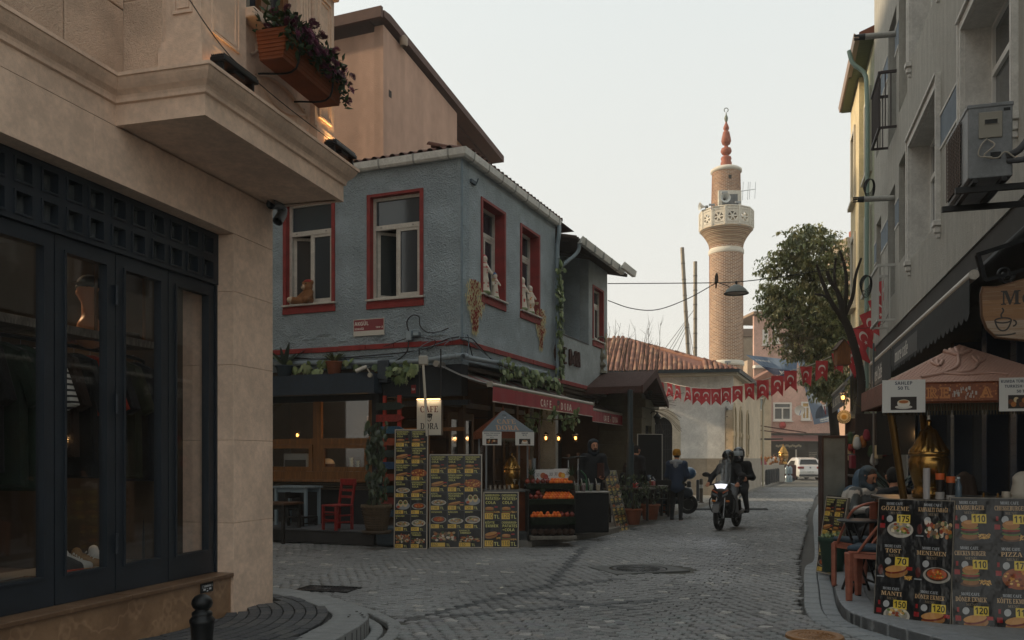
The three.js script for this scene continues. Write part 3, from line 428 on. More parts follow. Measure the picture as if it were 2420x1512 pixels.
const q=LB.Z(80,1360,-0.6),bxx=thing('wooden_crate','low wooden crate inside the shopfront beside the shoes','crate',undefined,LB.w(q.x,0.45,-0.7),LB.deg+12),wm=M(0x7a5a38,{map:'wood',rep:[2,2]});
for(let i=0;i<3;i++)for(const s of[-1,1])part(bxx,'crate_slat',[bx(-0.2,0.2,0.01+i*0.06,0.055+i*0.06,s*0.13-0.008,s*0.13+0.008)],wm);for(const s of[-1,1])part(bxx,'crate_end',bx(s*0.2-0.008,s*0.2+0.008,0,0.18,-0.121,0.121),wm);part(bxx,'crate_floor',bx(-0.19,0.19,0,0.01,-0.12,0.12),wm);
for(const[x,y,i]of[[8,640,3.0],[95,700,3]]){const q2=LB.Z(x,y,-1.9),t=thing('ceiling_spot',i?'warm round ceiling spotlight lit inside the shop':'','spotlight','spotlights in the shop',LB.w(q2.x,3.71,-1.9));part(t,'rim',new THREE.TorusGeometry(0.06,0.012,6,20).rotateX(Math.PI/2),M(0xb9b2a6,{r:0.4}));part(t,'lamp_face',new THREE.CylinderGeometry(0.05,0.05,0.012,18),M(0xffdca8,{e:0xffc070,ei:4}));const L=new THREE.SpotLight(new THREE.Color(1,0.66,0.36),i*1,6,0.9,0.7,2);L.position.set(0,-0.03,0);L.target.position.copy(LB.w(-2.6,0,-0.9).sub(LB.w(q2.x,3.71,-1.9)));L.castShadow=true;L.name='lamp_light';t.add(L,L.target);}
}
// ---------- blue corner house with the cafe ----------
const HB=new Frame(V(-0.923,0,-16),-22.5),HR=new Frame(V(-0.923,0,-16),67.5);
const blueM=M(0xb8c8d1,{r:0.92,map:'mottle',rep:0.45,bump:'stucco',brep:1.0,bs:0.05});
const blueSide=M(0xbccad1,{r:0.92,map:'mottle',rep:0.45,bump:'stucco',brep:1.2,bs:0.03});
const redM=M(0x9c3430,{r:0.7,map:'mottle',rep:1.5,bump:'fine',brep:2,bs:0.004});
const pvc=M(0xcfcac0,{r:0.5,map:'dirt',rep:0.8});
const darkWall=M(0x2b3138,{r:0.85,map:'dirt',rep:0.6});
const honey=M(0x8a5a26,{r:0.65,map:'wood',rep:[2,1]});
const darkWood=M(0x3b2617,{r:0.7,map:'wood',rep:[2,1]});
const zinc=M(0xe0e0da,{r:0.55,map:'dirt',rep:0.6});
const house=framed(HB,'blue_house','two storey blue stucco corner house with red window surrounds and cafe','building');
const wing=new THREE.Group();wing.name='side_front';wing.rotation.y=Math.PI/2;house.add(wing);
const rect=(fr,x0,y0,x1,y1,o=0)=>{const a=fr.Z(x0,y0,o),b=fr.Z(x1,y1,o);return[Math.min(a.x,b.x),Math.max(a.x,b.x),Math.min(a.y,b.y),Math.max(a.y,b.y)];};
const TOP=7.08,dp=0.17;
function window4(par,[a,b,c,d],o={}){
const dp=o.dp??0.17;
const f=0.075,w=par;
const win=part(w,'window',wallHoles(a+f,b-f,c+f,d-f*0.7,[[a+f+0.06,b-f-0.06,c+f+0.06,d-f*0.7-0.06]],0.07).translate(0,0,-dp+0.07),pvc);
part(win,'red_surround',[bx(a,a+f,c,d,-dp,0.022),bx(b-f,b,c,d,-dp,0.022),bx(a+f,b-f,d-f*0.7,d,-dp,0.0215),bx(a+f,b-f,c,c+f*0.55,-dp,0.0215)],redM);
part(win,'red_apron',rb(a-0.01,b+0.01,c-0.11,c-0.002,-0.02,0.028,0.008),redM);
part(win,'window_sill',rb(a-0.01,b+0.03,c+f*0.55,c+f*0.55+0.035,-dp+0.07,0.07,0.006),pvc);
const ix0=a+f+0.06,ix1=b-f-0.06,iy0=c+f+0.06,iy1=d-f*0.7-0.06,ty=iy0+(iy1-iy0)*0.72,mx=(ix0+ix1)/2+0.02;
part(win,'transom_bar',bx(ix0,ix1,ty-0.045,ty+0.045,-dp+0.001,-dp+0.072),pvc);
part(win,'transom_pane',bx(ix0,ix1,ty+0.045,iy1,-dp+0.02,-dp+0.026),M(0x2e3a42,{r:0.06}));
const sash=(x0,x1)=>wallHoles(x0,x1,iy0,ty-0.045,[[x0+0.055,x1-0.055,iy0+0.055,ty-0.10]],0.05);
part(win,'sash',sash(mx-0.02,ix1).translate(0,0,-dp+0.062),pvc);part(win,'pane',bx(mx+0.035,ix1-0.055,iy0+0.055,ty-0.10,-dp+0.03,-dp+0.035),M(0x2a343c,{r:0.06}));
part(win,'meeting_stile',bx(mx-0.045,mx-0.021,iy0,ty-0.046,-dp+0.012,-dp+0.075),pvc);
const W=mx-0.05-ix0,op=part(win,'open_sash',sash(0,W).translate(0,0,0.0),pvc);op.position.set(ix0+0.002,0,-dp);op.rotation.y=o.open??0.6;part(op,'pane',bx(0.055,W-0.055,iy0+0.055,ty-0.10,-0.03,-0.025),M(0x333d42,{r:0.08,tr:0.5}));
part(win,'vent_clip',[bx(ix0+0.1,ix0+0.14,ty-0.01,ty+0.012,-dp+0.07,-dp+0.08),bx(ix1-0.16,ix1-0.12,ty-0.01,ty+0.012,-dp+0.07,-dp+0.08)],M(0x8d8b84));
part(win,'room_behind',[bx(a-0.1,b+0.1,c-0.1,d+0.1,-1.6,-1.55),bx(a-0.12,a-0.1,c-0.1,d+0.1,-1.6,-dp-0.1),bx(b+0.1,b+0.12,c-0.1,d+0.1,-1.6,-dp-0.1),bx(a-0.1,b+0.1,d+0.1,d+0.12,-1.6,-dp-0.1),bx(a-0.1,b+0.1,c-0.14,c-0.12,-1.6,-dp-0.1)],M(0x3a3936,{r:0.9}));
if(o.curtain)for(let i=0;i<7;i++)part(win,'curtain_fold',rod(V(mx+0.05+i*(ix1-mx-0.1)/7,iy0,-dp-0.12),V(mx+0.05+i*(ix1-mx-0.1)/7,iy1,-dp-0.12),0.03,0.025,6),M(0x8d8f8c));
return win;
}
const W1=rect(HB,670,478,792,722),W2=rect(HB,868,462,1001,708),W3=rect(HR,1136,500,1194,730),W4=rect(HR,1229,555,1275,762);
W3[2]=HR.Z(1165,712).y;W3[3]=W2[3]-0.02;W4[2]=W3[2];W4[3]=W3[3];
const mouths=(r)=>[r[0]+0.074,r[1]-0.074,r[2]+0.04,r[3]-0.05];
part(house,'front_wall',wallHoles(-7.5,0,3.3,TOP+0.05,[mouths(W1),mouths(W2)],0.3),blueM);
part(wing,'side_wall',wallHoles(0.301,5.12,3.36,TOP+0.05,[mouths(W3),mouths(W4)],0.3),blueSide);
part(house,'corner_strip',bx(-0.299,-0.0005,3.301,TOP+0.049,-0.3,-0.3+0.001),blueSide);
part(house,'corner_bead',rb(-0.03,0.01,3.34,TOP,-0.035,0.008,0.012),M(0x8497a2,{r:0.8,map:'dirt'}));
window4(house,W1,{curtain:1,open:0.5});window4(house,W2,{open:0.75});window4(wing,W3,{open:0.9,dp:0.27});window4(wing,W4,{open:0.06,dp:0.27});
part(house,'rear_wall',[bx(-7.5,-0.31,0.1,TOP,-6.2,-6.0),bx(-7.5,-7.2,0.1,TOP,-6,-0.31)],blueM);
{
const y=HB.Z(1092,808).y;for(let x=-6.4;x<-0.02;x+=0.62)part(house,'string_course',rb(x,Math.min(0.0,x+0.615),y-0.05+rr(-0.006,0.006),y+0.05+rr(-0.006,0.006),-0.02,0.035+rr(-0.006,0.006),0.01),redM);
for(let x=0.0;x<5.0;x+=0.72)part(wing,'string_course',rb(x+(x?0:-0.03),Math.min(5.1,x+0.716),y-0.05,y+0.05,-0.02,0.034+rr(-0.005,0.005),0.01),redM);
for(let i=0;i<14;i++){const q=HB.Z(rr(660,1060),rr(790,822));part(house,'plaster_flake',ext([[-0.12,0],[-0.06,0.02],[0.02,0.012],[0.1,0.03],[0.14,0.01],[0.05,-0.015],[-0.05,-0.005]],0.012).scale(rr(0.5,1.2),rr(0.6,1.5),1).translate(q.x,q.y,0.0),blueM);}
}
{
const tl=M(0x5f3a2c,{r:0.9,map:'dirt',rep:2}),half=(l,r)=>{const g=new THREE.CylinderGeometry(r,r*0.85,l,7,1,true,-Math.PI/2,Math.PI);return g.rotateX(-Math.PI/2).translate(0,0,-l/2);},t0=half(0.5,0.085);
const roof=part(house,'roof',[fromTris([-7.7,TOP+0.14,0.12,0.12,TOP+0.14,0.12,-2.9,TOP+1.0,-3.0,-7.7,TOP+0.14,0.12,-2.9,TOP+1.0,-3.0,-7.7,TOP+1.0,-3.0,0.12,TOP+0.14,0.12,0.12,TOP+0.14,-6.2,-2.9,TOP+1.0,-3.0,-7.7,TOP+1.0,-3.0,-2.9,TOP+1.0,-3.0,0.12,TOP+0.14,-6.2,-7.7,TOP+1,-3,0.12,TOP+0.14,-6.2,-7.7,TOP+0.14,-6.2])],tl);
for(let k=0;k<3;k++)for(let i=0;i<36;i++){const x=-7.2+i*0.2;if(x>-0.2-k*0.45)continue;const m=part(roof,'roof_tile',t0,tl);m.position.set(x,TOP+0.155+k*0.122+rr(0,0.01),0.13-k*0.45);m.rotation.x=0.275;}
for(let k=0;k<2;k++)for(let i=0;i<26;i++){const m=part(roof,'roof_tile',t0,tl);m.position.set(0.13-k*0.45,TOP+0.155+k*0.122,-0.2-i*0.2);m.rotation.set(0.275,Math.PI/2,0,'YXZ');}
const gp=[[0.005,TOP+0.02],[0.10,TOP+0.01],[0.135,TOP+0.05],[0.15,TOP+0.17],[0.138,TOP+0.172],[0.12,TOP+0.06],[0.0,TOP+0.05]];
const g=part(house,'gutter',sweep(gp,[[-7.6,0],[0,0],[0,-5.15]]),zinc);
const clip=(x,z,r)=>{const m=part(g,'gutter_clip',sweep([[0.002,0],[0.105,-0.008],[0.142,0.035],[0.16,0.165],[0.152,0.165],[0.136,0.04],[0.1,0.0],[0.0,0.01]],[[-0.018,0],[0.018,0]]).translate(0,TOP+0.012,0),M(0x9a9b97,{r:0.5}));m.position.set(x,0,z);m.rotation.y=r;};
for(const x of[-0.22,-0.95,-1.7,-2.45,-2.62])clip(x,0,0);for(let i=0;i<8;i++)clip(0,-0.25-i*0.68,Math.PI/2);
}
{
const a=5.14,b=HR.Z(1435,700).x,q0=HR.Z(1391,700).x,yb=HR.Z(1425,925).y,yp=HR.Z(1345,797).y,yt=HR.Z(1391,640).y,pierM=M(0xb0b9bc,{r:0.92,map:'dirt',rep:0.4,bump:'stucco',brep:2,bs:0.008});
const wr=rect(HR,1400,672,1426,815);wr[2]=HR.Z(1413,812).y;
part(wing,'parapet',bx(a,q0,yb,yp,-0.2,0.0),pierM);part(wing,'parapet_cap',rb(a,q0-0.002,yp+0.001,yp+0.03,-0.22,0.02,0.01),M(0x77787a,{map:'dirt'}));
part(wing,'pier',wallHoles(q0+0.001,b,yb,yt+0.55,[mouths(wr)],0.25),pierM);window4(wing,wr,{open:0.05});
part(wing,'recess_wall',[bx(a-0.1,b,yp-1.1,6.9,-1.75,-1.65),bx(q0+0.001,q0+0.1,yp-1,yt+0.5,-1.64,-0.251),bx(5.0,5.12,3.4,TOP,-1.7,-0.31),bx(a,b,yp-1.1,yp-1.0,-1.64,-0.21)],blueSide);
part(wing,'end_wall',bx(b-0.2,b-0.001,yb,yt+0.5,-5.5,-0.251),pierM);
const dr=part(wing,'balcony_door',[bx(5.6,5.68,yp-1,yp+1.15,-1.64,-1.56),bx(6.5,6.58,yp-1,yp+1.15,-1.64,-1.56),bx(5.68,6.5,yp+1.05,yp+1.15,-1.64,-1.57),bx(5.68,6.5,yp+0.45,yp+0.53,-1.64,-1.57)],redM);part(dr,'pane',bx(5.68,6.5,yp-1,yp+1.05,-1.635,-1.62),M(0x232c30,{r:0.1}));
const lad=thing('wooden_shutter','grey slatted wooden shutter leaning in the balcony recess','shutter',undefined,HR.w(6.25,yp-0.95,-0.75),HR.deg);for(let i=0;i<9;i++)part(lad,'slat',rb(-0.35,0.35,0.12+i*0.16,0.22+i*0.16,-0.01-i*0.03,0.01-i*0.03,0.005),M(0x8d8878,{map:'wood',rep:[2,2]}));part(lad,'stile',[bar(V(-0.36,0,0.02),V(-0.36,1.6,-0.28),0.05,0.03),bar(V(0.36,0,0.02),V(0.36,1.6,-0.28),0.05,0.03)],M(0x8d8878,{map:'wood',rep:[2,2]}));
for(let x=a;x<b;x+=0.7)part(wing,'string_course',rb(x,Math.min(b+0.02,x+0.697),yb-0.06,yb+0.04,-0.1,0.03,0.01),redM);
part(wing,'wing_soffit',bx(a,b,yb-0.12,yb-0.062,-5,-0.01),M(0x6d675c,{map:'dirt'}));
const ye=HR.Z(1445,625,0.5).y,rf=part(wing,'lean_to_roof',[fromTris([5.15,ye+0.05,0.5,b+0.4,ye+0.05,0.5,b+0.4,ye+0.75,-2.6,5.15,ye+0.05,0.5,b+0.4,ye+0.75,-2.6,5.15,ye+0.75,-2.6])],M(0x35322f,{r:0.9,ds:true}));
for(let x=5.2;x<b+0.4;x+=0.16)part(rf,'corrugation',rod(V(x,ye+0.02,0.5),V(x,ye+0.70,-2.6),0.05,0.05,6),M(0x4a3d35,{r:0.9}));
part(rf,'rafter',[bar(V(5.3,ye+0.0,0.3),V(5.3,ye+0.6,-2.4),0.07,0.1),bar(V(7,ye+0.0,0.3),V(7,ye+0.6,-2.4),0.07,0.1)],darkWood);
part(wing,'eaves_gutter',sweep([[0,ye-0.08],[0.1,ye-0.08],[0.14,ye+0.08],[0.125,ye+0.08],[0.09,ye-0.06],[0,ye-0.06]],[[5.35,0.48],[b-0.3,0.48]]),zinc);
part(wing,'eaves_gutter',sweep([[0,ye-0.02],[0.1,ye-0.02],[0.14,ye+0.14],[0.125,ye+0.14],[0.09,ye],[0,ye]],[[b-0.9,0.62],[b+0.42,0.62]]),zinc);
for(let x=5.6;x<b-0.3;x+=0.75)part(wing,'gutter_clip',bx(x,x+0.03,ye-0.09,ye+0.085,0.47,0.63),M(0x9a9b97));
const pm=M(0x95a5ae,{r:0.6,map:'dirt'});
part(wing,'downpipe',[tube([V(5.02,TOP,0.13),V(5.02,TOP-0.2,0.13),V(5.06,TOP-0.45,0.08),V(5.06,5.2,0.08),V(5.06,4.2,0.08),V(5.06,3.5,0.08)],0.05,40,10)],pm);
part(wing,'downpipe',[tube([V(5.45,ye-0.05,0.5),V(5.45,ye-0.25,0.46),V(5.2,ye-0.65,0.12),V(5.08,ye-0.8,0.08)],0.045,24,10)],pm);
for(const y of[6.3,5.6,4.7])part(wing,'pipe_collar',rod(V(5.06,y,0.08),V(5.06,y+0.05,0.08),0.058,0.058,10),pm);
const L='CAFE DoRA',x0=HR.Z(1309,840).x,x1=HR.Z(1369,850).x,yy=HR.Z(1340,860).y,m=paint(512,128,(g)=>{g.fillStyle='#000';});
const strokes={C:[[[1,.85],[.5,1],[0,.6],[0,.3],[.5,0],[1,.15]]],A:[[[0,0],[.3,1],[.7,1],[1,0]],[[.1,.45],[.9,.45]]],F:[[[0,0],[0,1],[1,1]],[[0,.5],[.7,.5]]],E:[[[1,0],[0,0],[0,1],[1,1]],[[0,.5],[.7,.5]]],D:[[[0,0],[0,1],[.6,1],[1,.6],[1,.3],[.6,0],[0,0]]],o:[[[.3,.2],[.2,.45],[.4,.65],[.7,.6],[.8,.35],[.6,.18],[.3,.2]]],R:[[[0,0],[0,1],[.8,1],[1,.75],[.8,.5],[0,.5]],[[.5,.5],[1,0]]]};
const st=(x1-x0)/9;[...L].forEach((c,i)=>{if(c===' ')return;const h=0.36;part(wing,'sign_letter',strokes[c].map((s)=>s.slice(1).map((p,k)=>bar(V(x0+st*i+s[k][0]*st*0.68,yy+s[k][1]*h,0.03),V(x0+st*i+p[0]*st*0.68,yy+p[1]*h,0.03),0.05,0.05))),M(0x4a2a20,{r:0.8,map:'dirt'}));});
}
{
const mural=(cx,cy,w,h,n)=>{
const A=[],R=[];const c=HR.Z(cx,cy),s=16.5/F;
for(let i=0;i<n;i++){const t=rnd(),x=(rnd()+rnd()-1)*w*s*2.2*(0.35+0.75*Math.sin(Math.PI*Math.min(1,t*1.1+0.12))),y=(0.5-t)*h*s,l=rr(0.06,0.14),q=0.018;A.push(c.x+x-q,c.y+y,0.02,c.x+x+q,c.y+y,0.02,c.x+x+rr(-0.02,0.02),c.y+y-l,0.02);if(i % 5===0){const r=0.022;R.push(c.x+x-r,c.y+y+r,0.023,c.x+x+r*0.2,c.y+y-r*1.3,0.023,c.x+x+r,c.y+y+r*1.2,0.023);}}
const p=part(wing,'painted_vine',fromTris(A),M(0xdcd2a4,{r:0.9,ds:true}));part(p,'painted_petals',fromTris(R),M(0x97342c,{r:0.9,ds:true}));
};
mural(1121,722,24,120,900);mural(1277,775,20,110,750);mural(1431,815,5,90,120);
}
{
const P=(x,y,o=0.09)=>{const q=HB.Z(x,y,o);return HB.w(q.x,q.y,o);},Q=(x,y,o=0.09)=>{const q=HR.Z(x,y,o);return HR.w(q.x,q.y,o);};
const t=thing('drain_pipe','long grey blue pipe running round the house corner above the awning','pipe'),pm=M(0x8f9ca4,{r:0.6,map:'dirt'});
part(t,'pipe',[tube([P(560,862),P(760,858),P(900,856),P(1000,852),P(1062,843,0.1),P(1085,841,0.1)],0.048,40,10),tube([Q(1094,842,0.12),Q(1112,846,0.12),Q(1173,857),Q(1290,882)],0.048,24,10)],pm);
for(const p of[P(1062,843,0.1),P(1080,841,0.1)])part(t,'pipe_joint',new THREE.SphereGeometry(0.058,12,8).translate(p.x,p.y,p.z),pm);
part(t,'pipe_joint',[tube([P(1083,841,0.1),HB.w(0.06,P(1085,841).y,0.1),HB.w(0.12,P(1085,841).y,0.03),Q(1098,842,0.12)],0.05,10,10)],pm);
const wires=[[[640,846],[760,848],[900,838],[960,832],[1010,822],[1060,800],[1085,796]],[[640,850],[800,852],[930,846],[1000,824],[1050,808],[1088,800]],[[905,820],[960,800],[985,797],[1010,800],[1030,806],[1020,822],[990,824]],[[968,790],[962,760],[975,745],[990,748],[993,770],[1010,785],[1040,783],[1060,775]],[[890,870],[940,850],[980,830],[1000,815],[1030,800]],[[640,843],[700,845],[780,850],[850,846],[930,842]],[[966,805],[962,830],[940,850],[905,862]],[[1005,800],[1020,790],[1055,785],[1064,800],[1050,815]]];
wires.forEach((w,i)=>{const c=part(scene,'wire',tube(w.map(([x,y])=>P(x,y,0.05+0.012*i)),i % 3===0?0.012:0.008,40,5),M([0x2a2b2e,0x83909a,0x1c1d1f][i % 3],{r:0.7}));tag(c,['dark wire running from the shop pillar up to the house corner','grey wire sagging along the pipe then up to the corner','black wire looping round below the small junction box','tall dark wire arch rising above the junction boxes','grey wire climbing from the utility box to the string course','black wire lying along the pipe over the potted plants','dark wire dropping from the tall junction box to the ivy','grey wire loop between the junction box and house corner'][i],'wire','wires on the blue wall');});
[[[1088,798],[1115,800],[1130,815],[1160,848]],[[1090,800],[1120,812],[1145,835],[1168,852]],[[1090,803],[1106,808],[1118,846]],[[1098,798],[1104,790],[1108,800],[1104,845]]].forEach((w,i)=>{const c=part(scene,'wire',tube(w.map(([x,y])=>Q(x,y,0.05+i*0.01)),0.010,24,5),M(i % 2?0x6d7a83:0x1d1e20));tag(c,'thick wire drooping below the string course on the side wall','wire','wires on the side wall');});
const jb=(x,y,w,h,lab)=>{const q=HB.Z(x,y),b=thing('junction_box',lab,'junction box',undefined,HB.w(q.x,q.y,0),HB.deg);part(b,'box',rb(-w/2,w/2,-h/2,h/2,0,0.09,0.01),M(0x8c9aa2,{r:0.6,map:'dirt'}));part(b,'box_lid',rb(-w/2+0.012,w/2-0.012,-h/2+0.012,h/2-0.012,0.09,0.097,0.004),M(0x93a1a9,{r:0.6}));};
jb(971,794,0.12,0.19,'tall grey junction box on the blue wall above the string course');jb(988,790,0.13,0.08,'small flat junction box beside the tall one on blue wall');
{const q=HB.Z(912,877,0.06),b=thing('utility_box','dark blue utility box among ivy under the pipe','utility box',undefined,HB.w(q.x,q.y,0.02),HB.deg);part(b,'box',[rb(-0.12,0.12,-0.16,0.2,0,0.16,0.012),rb(-0.10,0.10,-0.22,-0.162,0.02,0.14,0.01)],M(0x39434e,{r:0.6,map:'dirt'}));}
{const q=HB.Z(862,872,0.3),b=thing('security_camera','white bullet security camera on the dark fascia end','security camera',undefined,HB.w(q.x,q.y,0.32),HB.deg);part(b,'body',rod(V(-0.12,-0.05,0.1),V(0.07,0.04,0.02),0.04,0.036,12),M(0xc6c2b8,{r:0.4}));part(b,'arm',tube([V(0.05,0.02,0),V(0.1,-0.04,0),V(0.13,-0.1,-0.02)],0.014,8),M(0xb5ae9e));part(b,'foot',rod(V(0.13,-0.12,-0.04),V(0.13,-0.12,0.02),0.045,0.045,12),M(0xb5ae9e));part(b,'lens',rod(V(-0.125,-0.053,0.102),V(-0.121,-0.05,0.1),0.03,0.03,12),M(0x15161a,{r:0.1}));}
{const q=HR.Z(1115,432),b=thing('wall_bracket','small rusty cable bracket below the gutter on the side wall','bracket',undefined,HR.w(q.x,q.y,0),HR.deg);part(b,'bracket',[rb(-0.1,0.12,-0.02,0.05,0,0.05,0.01),rod(V(0.1,0,0.05),V(0.1,0.1,0.09),0.012)],M(0x4c5a64,{r:0.6}));}
}
{
const a=HB.Z(837,776),b=HB.Z(910,771),w=b.x-a.x,h=0.33,t=thing('street_sign','red and white street name plate on the blue wall','street sign',undefined,HB.w((a.x+b.x)/2,(a.y+b.y)/2,0.02),HB.deg);
part(t,'plate',rb(-w/2,w/2,-h/2,h/2,-0.012,0.008,0.004),M(0xb9b6ad,{r:0.5}));
part(t,'lettering',quad(w-0.012,h-0.012).translate(0,0,0.0105),paint(512,300,(g,W,Hh)=>{g.fillStyle='#c4c0b6';g.fillRect(0,0,W,Hh);g.fillStyle='#7d1a26';g.fillRect(6,8,W-12,Hh*0.68);g.fillStyle='#d8d3c8';g.textBaseline='alphabetic';fit(g,'AKGÜL',16,112,240,96,'bold $px sans-serif');fit(g,'SOKAĞI',16,192,160,52,'bold $px sans-serif');fit(g,'14',372,174,44,46,'bold $px sans-serif');fit(g,'2',470,174,30,46,'bold $px sans-serif');g.lineWidth=7;g.strokeStyle='#d8d3c8';g.beginPath();g.moveTo(462,158);g.lineTo(424,158);g.moveTo(438,144);g.lineTo(422,158);g.lineTo(438,172);g.stroke();},{r:0.4}));
}
// ---------- cafe on the ground floor ----------
const P3=0.27;
{
part(house,'cafe_ceiling',bx(-7.3,-0.05,3.22,3.299,-9.2,-0.05),M(0x4a4038,{r:0.95}));
part(house,'cafe_back_wall',[bx(-7.3,-0.45,0.1,3.22,-4.6,-4.5),bx(-7.3,-7.2,0.1,3.22,-4.5,-0.2),bx(-4.2,-4.1,0.1,3.2,-9.3,-4.6),bx(-4.2,-0.2,0.1,3.2,-9.4,-9.3)],M(0x54402f,{r:0.9,map:'mottle',rep:0.7}));
part(house,'cafe_floor',bx(-7.3,-0.35,0.115,0.2,-9.2,0.0),M(0x4c4640,{r:0.8,map:'dirt'}));
const deck=framed(HB,'cafe_step','worn stone step platform under the cafe window with red chair','step');
const z1=HB.l(gd(800,1288)).z,xe=HB.l(px(880,1255,15.2)).x;
part(deck,'step_riser',bx(-7,xe,0.02,P3-0.035,0.0,z1-0.03),M(0x3b3a3b,{r:0.9,map:'dirt',rep:1.2}));
for(let x=-7;x<xe-0.3;x+=1.3)part(deck,'step_slab',rb(x+0.003,Math.min(xe+0.03,x+1.3)-0.003,P3-0.034,P3,0.001,z1+rr(-0.01,0.02),0.01),M(0x55585c,{r:0.8,map:'dirt',rep:1.1}));
part(deck,'side_block',rb(xe+0.04,xe+0.82,0.01,0.34,0.2,z1-0.02,0.05,2),M(0x44515b,{r:0.85,map:'dirt',rep:1.1}));
const f0=HB.Z(642,892,0.3),f1=HB.Z(884,882,0.3);
part(house,'fascia',[bx(-7.2,f1.x,f1.y-0.36,f1.y,0.02,0.3),bx(-7.2,f1.x+0.001,f1.y-0.001,f1.y+0.03,0.27,0.301)],M(0x2c3947,{r:0.75,map:'dirt',rep:0.8}));
part(house,'corner_beam',[bx(f1.x+0.01,-0.02,2.72,3.299,-0.3,-0.02),bx(-1.35,-0.85,2.72,3.3,-0.28,-0.015)],darkWall);
const wz=-0.06,R=(x,y)=>HB.Z(x,y,wz),xa=R(740,1040).x,xb=R(758,1040).x,xr=R(882,1040).x,yb0=R(800,1133).y,ym0=R(750,1050).y,ym1=R(750,1036).y,yt=2.68;
const tw=part(house,'timber_window',[bx(-7.2,xr,yb0,yb0+0.16,wz-0.1,wz+0.06),bx(xa,xb,yb0+0.161,yt,wz-0.08,wz),bx(-7.2,xa,ym0,ym1,wz-0.08,wz-0.001),bx(xb,xr,ym0,ym1,wz-0.08,wz-0.001),bx(xr-0.1,xr,yb0+0.161,yt,wz-0.08,wz+0.001),bx(xa-1.55,xa-1.43,yb0+0.161,yt,wz-0.08,wz)],honey);
part(tw,'timber_sill',rb(-7.2,xr+0.02,yb0-0.05,yb0-0.001,wz-0.1,wz+0.16,0.01),honey);
for(const[a,b,c,d]of[[xa-1.43,xa,yb0+0.16,ym0],[xa-1.43,xa,ym1,yt],[xb,xr-0.1,yb0+0.16,ym0],[xb,xr-0.1,ym1,yt]])part(tw,'window_pane',bx(a,b,c,d,wz-0.045,wz-0.04),glass);
for(const[a,b]of[[xa-1.43,xa],[xb,xr-0.1]])part(tw,'casement',wallHoles(a+0.01,b-0.01,yb0+0.165,ym0-0.005,[[a+0.09,b-0.09,yb0+0.25,ym0-0.08]],0.05).translate(0,0,wz+0.02),honey);
part(house,'dado_wall',[bx(-7.2,xr,0.2,yb0-0.052,-0.28,-0.02)],M(0x27282a,{r:0.9,map:'dirt',rep:1}));
for(let i=0;i<3;i++)part(house,'dado_moulding',rb(-7.2,xr,yb0-0.10-i*0.05,yb0-0.065-i*0.05,-0.02,0.03-i*0.008,0.008),M(0x4f463a,{r:0.8}));
part(house,'dark_transom',bx(-7.2,xr+0.35,yt,3.21,-0.26,-0.2),M(0x2f3338,{r:0.9,map:'dirt'}));
part(house,'corner_post',[bx(xr+0.02,xr+0.17,0.2,2.9,-0.15,0.02)],M(0x17191c,{r:0.8}));
for(const t of[1.1,2.55,3.9,5.3,6.6])part(wing,'timber_post',bx(t,t+0.11,0.2,3.2,-0.62,-0.5),darkWood);
for(const[t,w]of[[1.25,1.2],[4.05,1.1]]){const dr=part(wing,'timber_door',wallHoles(t,t+w,0.2,2.5,[[t+0.12,t+w/2-0.05,0.9,2.35],[t+w/2+0.05,t+w-0.12,0.9,2.35]],0.06).translate(0,0,-0.9),darkWood);part(dr,'door_glass',bx(t+0.12,t+w-0.12,0.9,2.35,-0.94,-0.935),M(0x3a3630,{r:0.06,tr:0.6}));}
for(let k=0;k<4;k++)part(house,'wall_shelf',bx(-3.6,-0.6,1.0+k*0.5,1.03+k*0.5,-4.49,-4.2),darkWood);
part(house,'beam',[bar(V(-2.2,2.62,-0.5),V(-0.1,2.62,-0.5),0.1,0.1),bar(V(-0.6,2.62,-0.5),V(-0.6,2.62,-5),0.1,0.1)],M(0x3d4a57,{r:0.7,map:'wood'}));
part(house,'frame_rail',[bar(V(-2.0,2.12,-0.7),V(-0.3,2.12,-0.7),0.07,0.07),bar(V(-1.1,0.2,-0.7),V(-1.1,2.6,-0.7),0.08,0.08)],honey);
}
function lantern(p,label,k=1,pw=0.5){
const t=thing('wall_lantern',label,'lantern','lit lanterns of the cafe',p),m=M(0x1f1a15,{r:0.5,m:0.4});
part(t,'cap',new THREE.ConeGeometry(0.09*k,0.07*k,6).translate(0,0.11*k,0),m);part(t,'base',new THREE.CylinderGeometry(0.04*k,0.05*k,0.02,6).translate(0,-0.1*k,0),m);
part(t,'cage',[0,1,2,3,4,5].map((i)=>rod(V(Math.cos(i*1.047)*0.045*k,-0.1*k,Math.sin(i*1.047)*0.045*k),V(Math.cos(i*1.047)*0.07*k,0.08*k,Math.sin(i*1.047)*0.07*k),0.004*k,0.004*k,4)),m);
part(t,'lamp_bulb',ball(0.032*k,0,-0.01,0,1,1.4,1),M(0xffd9a0,{e:0xffa850,ei:6}));
const L=new THREE.PointLight(new THREE.Color(1,0.55,0.22),pw,0,2);L.castShadow=true;L.shadow.radius=2;L.name='lamp_light';t.add(L);return t;
}
lantern(px(877,995,17.15),'lit glass lantern on the post beside the timber cafe window',1.1,0.9);
for(const[x,y,d]of[[1290,1034,19.3],[1320,1035,19.8],[1360,1034,20.6]])lantern(px(x,y,d),'small lit lantern hanging under the red cafe awning',0.9,0.35);
lantern(px(703,1027,19.5),'dim orange lamp deep behind the timber cafe window',0.8,0.25);
